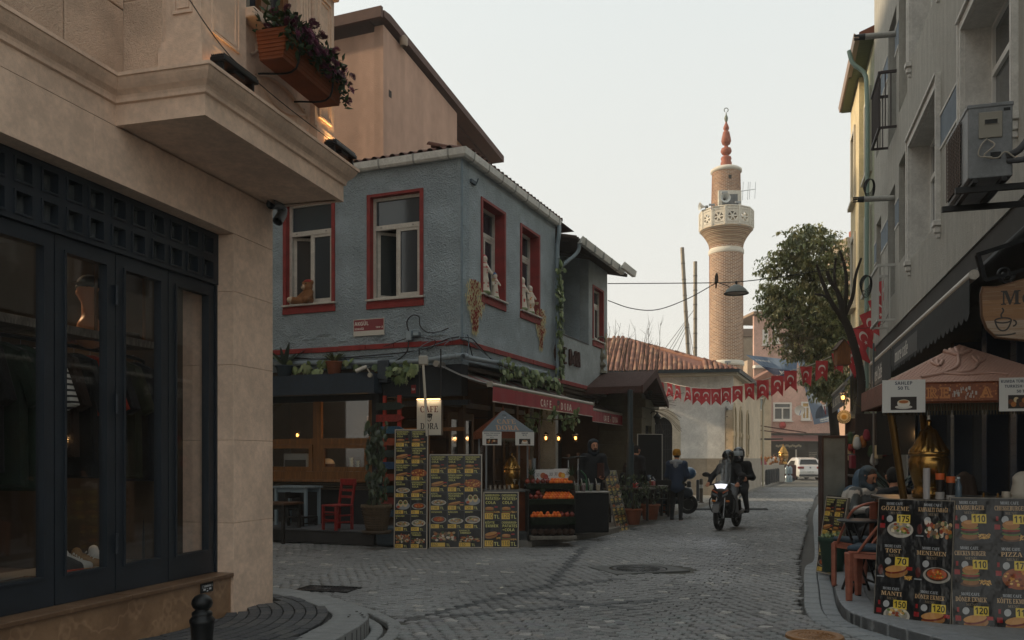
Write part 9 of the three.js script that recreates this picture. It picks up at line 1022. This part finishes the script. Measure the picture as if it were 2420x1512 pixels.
// ---------- motorcycle with two riders ----------
{
const fp=gd(1703,1255),rp=px(1737,1083,19.35).setY(0),dir=Math.atan2(fp.x-rp.x,fp.z-rp.z)*180/Math.PI,t=thing('motorcycle','black underbone motorcycle with lit headlight and tall windscreen','motorcycle',undefined,fp.clone().lerp(rp,0.5).setY(0.02),dir),bk=M(0x0f1013,{r:0.3,coat:0.6}),mt=M(0x17181a,{r:0.6}),st=M(0x8d9094,{r:0.25,m:0.85}),rub=M(0x121213,{r:0.9,bump:'stucco',brep:8,bs:0.01});
const wheel=(z,nm)=>{const y=part(t,'tyre',new THREE.TorusGeometry(0.245,0.05,10,34).rotateY(Math.PI/2).translate(0,0.295,z),rub);const r=part(t,'wheel_rim',[new THREE.TorusGeometry(0.2,0.016,6,30).rotateY(Math.PI/2),rod(V(-0.05,0,0),V(0.05,0,0),0.035),...[0,1,2,3,4,5,6,7,8,9].map((i)=>rod(V(0,0,0),V(0,Math.cos(i*0.628)*0.2,Math.sin(i*0.628)*0.2),0.009,0.007,5))].map((g)=>g.translate(0,0.295,z)),M(0x1a1b1d,{r:0.4,m:0.5}));};wheel(0.63);wheel(-0.62);
for(const s of[-1,1]){part(t,'fork_leg',[rod(V(s*0.09,0.26,0.64),V(s*0.09,0.6,0.53),0.024,0.022),rod(V(s*0.09,0.6,0.53),V(s*0.08,0.8,0.46),0.028)],st);part(t,'crash_bar',tube([V(s*0.12,0.75,0.42),V(s*0.27,0.66,0.4),V(s*0.25,0.4,0.36),V(s*0.12,0.3,0.2)],0.014,20),mt);part(t,'indicator',ball(0.035,s*0.15,0.62,0.52,1.4,0.7,1),M(0xc06a1c,{r:0.2}));part(t,'foot_peg',rod(V(s*0.1,0.28,0.05),V(s*0.3,0.28,0.05),0.018),mt);part(t,'mirror',[rod(V(s*0.26,0.98,0.33),V(s*0.36,1.14,0.3),0.008),ball(0.07,s*0.39,1.18,0.3,1.3,0.75,0.3)],mt);part(t,'handle_grip',rod(V(s*0.22,0.97,0.32),V(s*0.38,0.95,0.26),0.018),rub);part(t,'brake_lever',rod(V(s*0.22,0.96,0.36),V(s*0.4,0.94,0.34),0.006),st);}
part(t,'front_fender',[ext([[-0.3,0.08],[-0.22,0.26],[0,0.34],[0.2,0.28],[0.28,0.14],[0.2,0.22],[0,0.285],[-0.2,0.2]],0.13,0.012).rotateY(-Math.PI/2).translate(0.065,0.27,0.63)],bk);part(t,'leg_shield',nets([{a:V(0,0.8,0.46),b:V(0,0.62,0.44),ra:0.13,rb:0.1,s:[1.75,1,0.7],c:[1,1,1]},{a:V(-0.2,0.72,0.38),b:V(-0.15,0.42,0.28),ra:0.05,rb:0.05,c:[1,1,1]},{a:V(0.2,0.72,0.38),b:V(0.15,0.42,0.28),ra:0.05,rb:0.05,c:[1,1,1]},{a:V(0,0.62,0.34),b:V(0,0.4,0.1),ra:0.12,rb:0.12,s:[1.1,1,0.7],c:[1,1,1]},{a:V(0,0.42,0.1),b:V(0,0.38,-0.3),ra:0.12,rb:0.13,c:[1,1,1]},{a:V(0,0.62,-0.2),b:V(0,0.72,-0.75),ra:0.12,rb:0.09,c:[1,1,1]},{a:V(0,0.4,-0.2),b:V(0,0.62,-0.3),ra:0.12,rb:0.12,c:[1,1,1]}],0.024,0.06),bk);part(t,'head_cowl',nets([{a:V(0,0.93,0.42),b:V(0,0.97,0.34),ra:0.1,rb:0.1,s:[1.7,0.85,0.8],c:[1,1,1]},{a:V(-0.12,0.93,0.4),b:V(0.12,0.93,0.4),ra:0.06,rb:0.06,c:[1,1,1]}],0.02,0.05),bk);
for(const s of[-1,1]){part(t,'marker_lamp',ext([[0.02,0.0],[0.14,0.06],[0.15,0.1],[0.04,0.05]].map(([x,y])=>[s*x,y])[s>0?'slice':'reverse'](),0.02,0.004).translate(s*0.02,0.70,0.55),M(0x6a7074,{r:0.15}));part(t,'orange_flash',ext([[0.04,0.0],[0.16,0.07],[0.15,0.09],[0.03,0.03]].map(([x,y])=>[s*x,y])[s>0?'slice':'reverse'](),0.004).translate(s*0.02,0.78,0.56),M(0xa8522a,{r:0.4}));}
part(t,'headlight',ext([[-0.13,0.05],[-0.08,-0.04],[0.08,-0.04],[0.13,0.05],[0,0.06]],0.03,0.006).translate(0,0.925,0.485),M(0xf4f6f8,{r:0.1,e:0xf0f4ff,ei:0.9}));const L=new THREE.SpotLight(0xf0f4ff,1.5,0,0.5,0.6,2);L.position.set(0,0.93,0.54);L.target.position.set(0,0.2,6);L.castShadow=true;L.name='lamp_light';t.add(L,L.target);
{const P=[],g=(i,j)=>{const f=j/8,a=(i/8-0.5)*2;const w=0.17-0.05*f*f;return V(a*w,0.98+f*0.52,0.43-f*0.16-0.06*a*a).toArray();};for(let i=0;i<8;i++)for(let j=0;j<8;j++)P.push(...g(i,j),...g(i+1,j),...g(i+1,j+1),...g(i,j),...g(i+1,j+1),...g(i,j+1));part(t,'windscreen',fromTris(P),M(0xc4ccd0,{r:0.05,tr:0.85}));part(t,'screen_clip',[rod(V(0.14,1.0,0.4),V(0.15,1.12,0.36),0.01),rod(V(-0.14,1.0,0.4),V(-0.15,1.12,0.36),0.01)],st);}
part(t,'handlebar',tube([V(-0.24,0.97,0.32),V(-0.1,1.0,0.34),V(0.1,1.0,0.34),V(0.24,0.97,0.32)],0.014,14),st);part(t,'seat',rb(-0.13,0.13,0.76,0.84,-0.78,0.05,0.035,2),M(0x141416,{r:0.8}));part(t,'engine',[rb(-0.13,0.13,0.24,0.44,-0.12,0.18,0.03),rod(V(0.16,0.3,0.0),V(0.18,0.38,-0.75),0.045,0.055)],M(0x3a3b3d,{r:0.4,m:0.6}));part(t,'swing_arm',[bar(V(-0.09,0.32,-0.1),V(-0.09,0.295,-0.62),0.03,0.04),bar(V(0.09,0.32,-0.1),V(0.09,0.295,-0.62),0.03,0.04),rod(V(0.12,0.3,-0.55),V(0.12,0.62,-0.45),0.03)],mt);part(t,'fender_decal',ext([[-0.02,0],[0.03,0.09],[0.05,0.09],[0.02,0]],0.004).translate(-0.1,0.5,0.7),M(0xb0b2b4));
const helmet=(q,c,vis)=>{const g=nets([{a:V(0,0.02,-0.01),b:V(0,0.05,-0.01),ra:0.14,rb:0.138,s:[0.92,1,1.05],c:lin(c)},{a:V(-0.05,-0.08,0.06),b:V(0.05,-0.08,0.06),ra:0.075,rb:0.075,c:lin(c)}],0.014,0.04);hatOn(q,'helmet',[uvm(g)],M(0xffffff,{vc:true,r:0.25,coat:0.8}));const v=new THREE.SphereGeometry(0.152,20,8,Math.PI*0.18,Math.PI*0.64,1.1,vis?0.75:0.5).scale(0.92,1,1.06).translate(q.hp.x,q.hp.y+0.03,q.hp.z-0.005);part(q,'visor',v,M(vis?0x9aa2a6:0x101114,{r:0.06,ds:true}));part(q,'helmet_trim',[tube([-0.1,-0.05,0.05,0.1].map((x)=>V(q.hp.x+x,q.hp.y+0.17-x*x*6,q.hp.z+0.08-x*x*5)),0.01,10)],M(0x8d9296,{r:0.3}));};
const ride={sit:1,hipL:[0.1,0.86,0],hipR:[-0.1,0.86,0],kneL:[0.21,0.74,0.4],kneR:[-0.21,0.74,0.4],ankL:[0.22,0.36,0.22],ankR:[-0.22,0.36,0.22],wai:[0,1.0,0],che:[0,1.22,0.04],nec:[0,1.38,0.06],hea:[0,1.54,0.1],shL:[0.18,1.33,0.05],shR:[-0.18,1.33,0.05],elL:[0.33,1.12,0.24],elR:[-0.33,1.12,0.24],wrL:[0.31,1.0,0.44],wrR:[-0.31,1.0,0.44],gripL:[[0.2,-0.3,0.9],[0,-1,-0.1]],gripR:[[-0.2,-0.3,0.9],[0,-1,-0.1]],curl:1.0,cell:0.018};
const a=person('rider in black jacket and grey trousers steering the motorcycle',t.localToWorld(V(0,0,-0.12)),dir,{...ride,top:0x121317,leg:0x77797c,fat:1.15,group:'riders on the motorcycle',bald:0});helmet(a,0x17181c,0);const b2=person('passenger in black with full face helmet behind the rider',t.localToWorld(V(0.12,0.06,-0.5)),dir,{...ride,top:0x101114,leg:0x2b2d31,wrL:[0.2,1.05,0.3],wrR:[-0.2,1.05,0.3],elL:[0.3,1.05,0.08],elR:[-0.3,1.05,0.08],fat:1.15,group:'riders on the motorcycle'});helmet(b2,0x2a2c30,1);
}
{
const t=thing('parked_scooter','blue scooter with top box parked behind the beanie man','scooter',undefined,px(1580,1083,22.4).setY(0.113),-90),bl=M(0x1a2a38,{r:0.3,coat:0.5}),c=[1,1,1];part(t,'top_box',nets([{a:V(-0.12,1.06,-0.5),b:V(0.12,1.06,-0.5),ra:0.19,rb:0.19,s:[1,0.85,1],c}],0.03),M(0x2c4f6e,{r:0.25,coat:0.6}));part(t,'body',nets([{a:V(0,0.55,-0.5),b:V(0,0.6,0.0),ra:0.14,rb:0.14,c},{a:V(0,0.4,0.1),b:V(0,0.9,0.5),ra:0.1,rb:0.12,c},{a:V(0,0.35,-0.2),b:V(0,0.35,0.3),ra:0.1,rb:0.1,c}],0.03),bl);for(const z of[-0.5,0.65])part(t,'wheel',[new THREE.TorusGeometry(0.2,0.055,8,24).rotateY(Math.PI/2).translate(0,0.255,z),rod(V(-0.04,0.255,z),V(0.04,0.255,z),0.14,0.14,12)],M(0x151516,{r:0.8}));part(t,'handlebar',[tube([V(-0.32,1.0,0.38),V(0,0.98,0.46),V(0.32,1.0,0.38)],0.018,10),ball(0.07,0.38,1.14,0.38,1.3,0.7,0.3),rod(V(0.3,1,0.38),V(0.38,1.1,0.38),0.01)],M(0x17181a));part(t,'seat',rb(-0.13,0.13,0.72,0.8,-0.45,0.15,0.04,2),M(0x151517));
}
{
const t=thing('white_car','white hatchback seen from behind at the street end','car',undefined,px(1893,1083,63).setY(0.03),178),w=M(0xc9c7c2,{r:0.25,coat:0.8}),dk=M(0x15171a,{r:0.1});
const sec=[[-0.9,0.3,0.62,0.62],[-0.86,0.3,0.86,0.86]];const prof=[[-2.05,0.32],[-2.1,0.6],[-2.02,0.92],[-1.75,1.0],[-1.5,1.38],[-0.9,1.47],[0.1,1.45],[0.85,1.0],[1.8,0.88],[2.1,0.66],[2.1,0.3]];
const g=ext(prof,1.5,0.12).rotateY(-Math.PI/2).translate(0.75,0,0),p=g.attributes.position;for(let i=0;i<p.count;i++){const y=p.getY(i);if(y>0.95)p.setX(i,p.getX(i)*(1-0.3*(y-0.95)));}g.computeVertexNormals();part(t,'body',g,w);
part(t,'rear_window',fromTris([-0.66,1.06,-1.91,0.66,1.06,-1.91,0.55,1.40,-1.70,-0.66,1.06,-1.91,0.55,1.40,-1.70,-0.55,1.40,-1.70]),dk);for(const s of[-1,1]){part(t,'side_window',fromTris([s*0.86,1.02,-1.3,s*0.86,1.02,0.5,s*0.77,1.36,-0.1,s*0.86,1.02,-1.3,s*0.77,1.36,-0.1,s*0.77,1.36,-1.1]),M(0x15171a,{r:0.1,ds:true}));part(t,'tail_light',rb(s*0.45,s*0.86,0.8,0.95,-2.25,-2.08,0.03),M(0x7a1a1c,{r:0.2}));part(t,'door_mirror',ball(0.1,s*0.98,1.0,0.5,1,0.7,0.6),w);for(const z of[-1.3,1.3])part(t,'wheel',[rod(V(s*0.68,0.31,z),V(s*0.88,0.31,z),0.31,0.31,22)],M(0x17181a,{r:0.8}));}
part(t,'bumper',rb(-0.78,0.78,0.26,0.4,-2.24,-2.1,0.03),M(0x2a2b2d,{r:0.6}));part(t,'number_plate',quad(0.52,0.12).rotateY(Math.PI).translate(0,0.56,-2.235),paint(128,32,(q)=>{q.fillStyle='#c6c6c0';q.fillRect(0,0,128,32);q.fillStyle='#16181c';fit(q,'34 BFR 588',8,25,112,26,'bold $px sans-serif');}));part(t,'badge',rod(V(0,0.88,-2.2),V(0,0.88,-2.17),0.05,0.05,14),M(0x5a5d60,{m:0.7,r:0.3}));part(t,'roof_spoiler',rb(-0.55,0.55,1.43,1.48,-1.75,-1.4,0.02),w);
}
// ---------- street furniture up the street ----------
{
const bo=(x,y,h,r,lab,c,stripe)=>{const p=gd(x,y,0.125),t=thing('bollard',lab,'bollard','bollards along the mosque pavement',p);part(t,'post',lathe([[r*1.9,0],[r*1.9,0.015],[r,0.03],[r,h-r*0.6],[r*0.7,h-r*0.1],[0,h]],14),M(c,{r:0.6,map:'dirt',rep:2}));if(stripe)part(t,'reflective_band',lathe([[r+0.004,h*0.6],[r+0.004,h*0.75]],14),M(0xa5a49e,{r:0.4}));};
bo(1628,1196,0.75,0.065,'dark bollard with pale band beside the beanie man',0x26292c,1);bo(1649,1184,0.72,0.055,'slim dark bollard nearest the mosque wall',0x24282c,0);bo(1657,1188,0.78,0.055,'brown weathered bollard with pale band on the kerb',0x4a3f34,1);
for(let i=0;i<9;i++){const p=px(1812+i*5.2,1083,47+i*1.3).setY(0.12),t=thing('bollard','dark bollard in the row before the far fruit stall','bollard','bollards before the far stall',p);part(t,'post',lathe([[0.09,0],[0.09,0.75],[0.05,0.82],[0,0.83]],10),M(0x2a2d30));}
const st=thing('market_stall','far fruit juice stall with red panel and brass urn','stall',undefined,px(1815,1083,54).setY(0.1),10);part(st,'counter',rb(-0.9,0.9,0,1.05,-0.4,0.4,0.02),M(0xa39c92));part(st,'red_panel',rb(-1.5,-0.95,0,1.3,-0.3,0.42,0.02),M(0x8c1f22));part(st,'awning',rb(-1.6,0.4,2.6,2.68,-0.6,1.2,0.02),M(0x35322f));part(st,'parasol_slats',[bar(V(-1.0,3.5,0.4),V(2.2,3.05,0.6),0.2,0.05),bar(V(-0.8,3.2,0.4),V(2.0,2.85,0.6),0.2,0.05)],M(0x4a2f28));part(st,'flowers',Array.from({length:24},()=>ball(0.09,rr(-0.9,0.9),rr(1.05,1.5),rr(-0.2,0.3),1,1,1,6)),M(0x8a5a2c));const ur=thing('coffee_urn','brass urn on the far stall beside the white car','urn',undefined,px(1851,1083,55).setY(1.15));urn(ur);ur.scale.setScalar(2.1);const ct=thing('far_cart','dark red cart under the far brass urn','cart',undefined,px(1852,1083,55).setY(0.1));part(ct,'cabinet',rb(-0.7,0.7,0.1,1.04,-0.3,0.3,0.03),M(0x4a2420));part(ct,'wheel',[rod(V(-0.5,0.12,0.32),V(-0.5,0.12,0.36),0.12),rod(V(0.5,0.12,0.32),V(0.5,0.12,0.36),0.12)],mats_dark());
for(let i=0;i<4;i++){const w=thing('water_jug','clear plastic water jug stacked beside the far cart','jug','water jugs beside the far cart',px(1860+(i % 2)*7,1083,52).setY(0.12+Math.floor(i/2)*0.5));part(w,'jug',lathe([[0.13,0],[0.14,0.1],[0.13,0.2],[0.14,0.35],[0.05,0.45],[0.04,0.49],[0,0.49]],12),M(0x9fb0b8,{r:0.1,tr:0.5}));}
const sb=thing('speed_bump','black rubber cable ramp lying across the cobbles','speed bump',undefined,gd(1712,1206),2);for(let i=0;i<5;i++)part(sb,'ramp_section',ext([[-0.14,0],[0.14,0],[0.08,0.045],[-0.08,0.045]],0.5,0.003).rotateY(Math.PI/2).translate(-1.27+i*0.51,0.015,0),M(0x1d1e20,{r:0.8}));
}
function mats_dark(){return M(0x17181a,{r:0.8});}
// ---------- flags, banners, wires ----------
{
const flagTex=paint(256,384,(g)=>{g.fillStyle='#b8383c';g.fillRect(0,0,256,384);g.fillStyle='#d8d0c8';g.beginPath();g.arc(128,150,72,0,7);g.fill();g.fillStyle='#b8383c';g.beginPath();g.arc(128,172,60,0,7);g.fill();g.fillStyle='#d8d0c8';g.beginPath();for(let i=0;i<10;i++){const r=i % 2?13:33,a=-Math.PI/2+i*Math.PI/5;g.lineTo(128+Math.cos(a)*r,226+Math.sin(a)*r);}g.fill();},{r:0.8,tr:0.18});flagTex.side=THREE.DoubleSide;
const fg=(v)=>{const P=[],U=[],nx=6,ny=8,pt=(i,j)=>{const u=i/nx,f=j/ny,cut=0.28*(1-Math.abs(2*u-1));const yy=-f*(1-cut*f);return[(u-0.5)*(1-v[2]*f),yy*1.5,v[0]*Math.sin(u*5+v[1]+f*2)*f*0.22,u,1-f*(1-cut*f)];};for(let i=0;i<nx;i++)for(let j=0;j<ny;j++)for(const[a,b]of[[i,j],[i,j+1],[i+1,j+1],[i,j],[i+1,j+1],[i+1,j]]){const q=pt(a,b);P.push(q[0],q[1],q[2]);U.push(q[3],q[4]);}const g=new THREE.BufferGeometry();g.setAttribute('position',new THREE.BufferAttribute(new Float32Array(P),3));g.setAttribute('uv',new THREE.BufferAttribute(new Float32Array(U),2));g.computeVertexNormals();return g;};
const G=[fg([1,0,0.05]),fg([1.4,2,0.15]),fg([0.7,4,0.0]),fg([2,1,0.45])],F0=[[1562,902,33.6],[1582,905,33],[1601,910,32.3],[1625,914,31.6],[1647,917,31],[1668,918,30.4],[1692,918.5,29.8],[1716,916,29.2],[1743,912,28.4],[1771,906,27.6],[1802,898,26.8],[1837,888,25.8],[1868,876,25],[1905,866,24],[1942,852,22.8],[1979,835,21.6],[2006,822,20.8],[2016,800,20.4],[2030,770,19.6],[2046,738,19.2],[2066,705,18.6],[2086,662,18.2]];
const line=F0.map(([x,y,d])=>px(x,y,d)),s=part(scene,'bunting_string',tube([px(1540,893,34),...line,px(2098,640,18)],0.012,160,4),M(0xb9b0a4));tag(s,'pale bunting string sagging across the street','string');
F0.forEach(([x,y,d],i)=>{const t=part(scene,'flag',G[i<4?1:i===15||i===13?3:i % 3],flagTex),sz=d*(i>9?27:22)/F*(i>15?0.9:1.08);t.position.copy(px(x,y,d));t.scale.set(i<4?sz*0.75:i>15?sz*1.3:sz,sz*(i>15?2.0:1.12),sz);t.rotation.y=rad(i<4?40:i>15?-35:rr(-12,6));t.rotation.z=i>15?0.35:0;tag(t,i>15?'red crescent and star flag hanging beside the grey building':'small red crescent and star flag on the bunting string','flag',i>15?'flags hanging by the grey building':'flags on the bunting string');});
const ban=(lab,C,draw,d)=>{const m=paint(384,512,draw,{r:0.8,tr:0.35});m.side=THREE.DoubleSide;const P=[],U=[],n=10,pt=(i,j)=>{const u=i/n,v=j/n,L=(k)=>(C[0][k]*(1-u)+C[1][k]*u)*(1-v)+(C[3][k]*(1-u)+C[2][k]*u)*v;return[px(L(0),L(1)+3*Math.sin(u*3)*v,d+0.25*Math.sin(u*5+v*3)).toArray(),[1-u,1-v]];};for(let i=0;i<n;i++)for(let j=0;j<n;j++)for(const[a,b]of[[i,j],[i,j+1],[i+1,j+1],[i,j],[i+1,j+1],[i+1,j]]){const[p,u]=pt(a,b);P.push(...p);U.push(...u);}const g=new THREE.BufferGeometry();g.setAttribute('position',new THREE.BufferAttribute(new Float32Array(P),3));g.setAttribute('uv',new THREE.BufferAttribute(new Float32Array(U),2));g.computeVertexNormals();tag(part(scene,'cloth_banner',g,m),lab,'banner');};
ban('sheer blue and orange cloth banner sagging in folds over the street',[[1762,838],[1884,852],[1880,905],[1845,898]],(g,W,H)=>{g.fillStyle='#6b7f96';g.fillRect(0,0,W,H);g.fillStyle='#2c3a58';g.fillRect(0,H*0.45,W,H*0.55);g.fillStyle='#d8d8d4';fit(g,'İSTANBUL',230,110,130,44,'bold $px sans-serif');fit(g,'BELEDİYE',20,330,190,80,'bold $px sans-serif');g.fillStyle='#b0563a';fit(g,'GERÇEK',120,460,230,110,'bold $px sans-serif');},38);
ban('sheer grey blue cloth banner printed with a suited figure',[[1884,850],[1972,842],[1986,984],[1924,1003]],(g,W,H)=>{g.fillStyle='#7d8ca0';g.fillRect(0,0,W,H);g.fillStyle='#c98a6a';fit(g,'GELECEK',60,150,280,80,'bold $px sans-serif');g.fillStyle='#dcd8d0';fit(g,"'DIR",200,210,150,60,'bold $px sans-serif');g.fillStyle='#4a5260';g.beginPath();g.moveTo(40,470);g.quadraticCurveTo(60,380,190,370);g.quadraticCurveTo(320,380,345,470);g.fill();g.fillStyle='#d6d2cc';g.beginPath();g.moveTo(165,372);g.lineTo(195,450);g.lineTo(225,372);g.fill();g.fillStyle='#8c2c34';g.fillRect(187,385,16,66);g.fillStyle='#b89684';g.beginPath();g.ellipse(195,310,52,66,0,0,7);g.fill();g.fillStyle='#c4c0bc';g.beginPath();g.ellipse(195,262,48,24,0,Math.PI,7);g.fill();g.fillStyle='#dcd8d0';g.fillRect(120,478,170,12);g.fillRect(150,496,140,7);},36.5);
const wm=M(0x35322e),wire=(lab,pts,r=0.012)=>tag(part(scene,'overhead_wire',tube(pts.map(([x,y,d])=>px(x,y,d)),r,40,4),wm),lab,'wire');wire('taut overhead wire crossing to the hanging street lamp',[[1436,670,24],[1600,669,23],[1692,668,22.4],[1740,666,22],[1800,660,22],[1990,632,21.5]]);wire('slack overhead wire sagging from the blue house to the lamp',[[1437,710,24.2],[1490,728,23.8],[1550,732,23.3],[1620,708,22.9],[1690,670,22.4]]);wire('short wire bracing the hanging street lamp',[[1698,668,22.3],[1718,675,22.1],[1726,680,22]]);wire('faint wire loops tied to the grey building railing',[[1970,768,18],[2030,776,18],[2085,765,17.8],[2100,740,17.6]],0.006);
const d=22,L=thing('street_lamp','grey dome street lamp hanging on overhead wires','street lamp',undefined,px(1740,672,d)),k=d/F;part(L,'shade',lathe([[0.01,0],[6*k,-1*k],[14*k,-5*k],[22*k,-12*k],[28*k,-20*k],[28.5*k,-22*k],[26*k,-21*k],[12*k,-8*k]],28),M(0x6d716c,{r:0.6,ds:true,map:'dirt',rep:2}));part(L,'shade_rim',new THREE.TorusGeometry(28*k,0.012,6,32).rotateX(Math.PI/2).translate(0,-21.5*k,0),M(0x2a2c2c));part(L,'lamp_glass',lathe([[25*k,-20*k],[15*k,-21*k],[0,-22*k]],20),M(0x6a6258,{r:0.3}));part(L,'hanger',[rod(V(0,-0.01,0),V(0,0.09,0),0.02),ball(0.035,0,0.05,0)],M(0x2a2c2c));
const bird=thing('bird','dark dove perched on the wire beside the street lamp','bird',undefined,px(1693,668,22.35)),c=lin(0x4a423a);part(bird,'body',nets([{a:V(0,0.04,0),b:V(0,0.16,0.01),ra:0.05,rb:0.045,c},{a:V(0,0.2,0.03),b:V(0,0.22,0.035),ra:0.03,rb:0.028,c},{a:V(0,0.04,-0.02),b:V(0,-0.12,-0.05),ra:0.03,rb:0.02,s:[1,1,0.5],c},{a:V(0,0.215,0.06),b:V(0,0.21,0.08),ra:0.008,rb:0.004,c}],0.012,0.02),M(0xffffff,{vc:true,r:0.9}));part(bird,'foot',[rod(V(-0.02,0,0),V(-0.02,0.03,0),0.005),rod(V(0.02,0,0),V(0.02,0.03,0),0.005)],M(0x6a4038));
}
// ---------- no part deeper than thing > part > sub-part ----------
scene.updateMatrixWorld(true);
for(const c of[...wing.children])house.attach(c);wing.removeFromParent();
for(const top of scene.children){const deep=[];top.traverse((o)=>{let n=0;for(let p=o;p&&p !==top;p=p.parent)n++;if(n>2&&o.isMesh)deep.push(o);});for(const o of deep){let p=o;const ch=[];while(p !==top){ch.push(p);p=p.parent;}ch[ch.length-1].attach(o);}}
renderer.render(scene,camera);
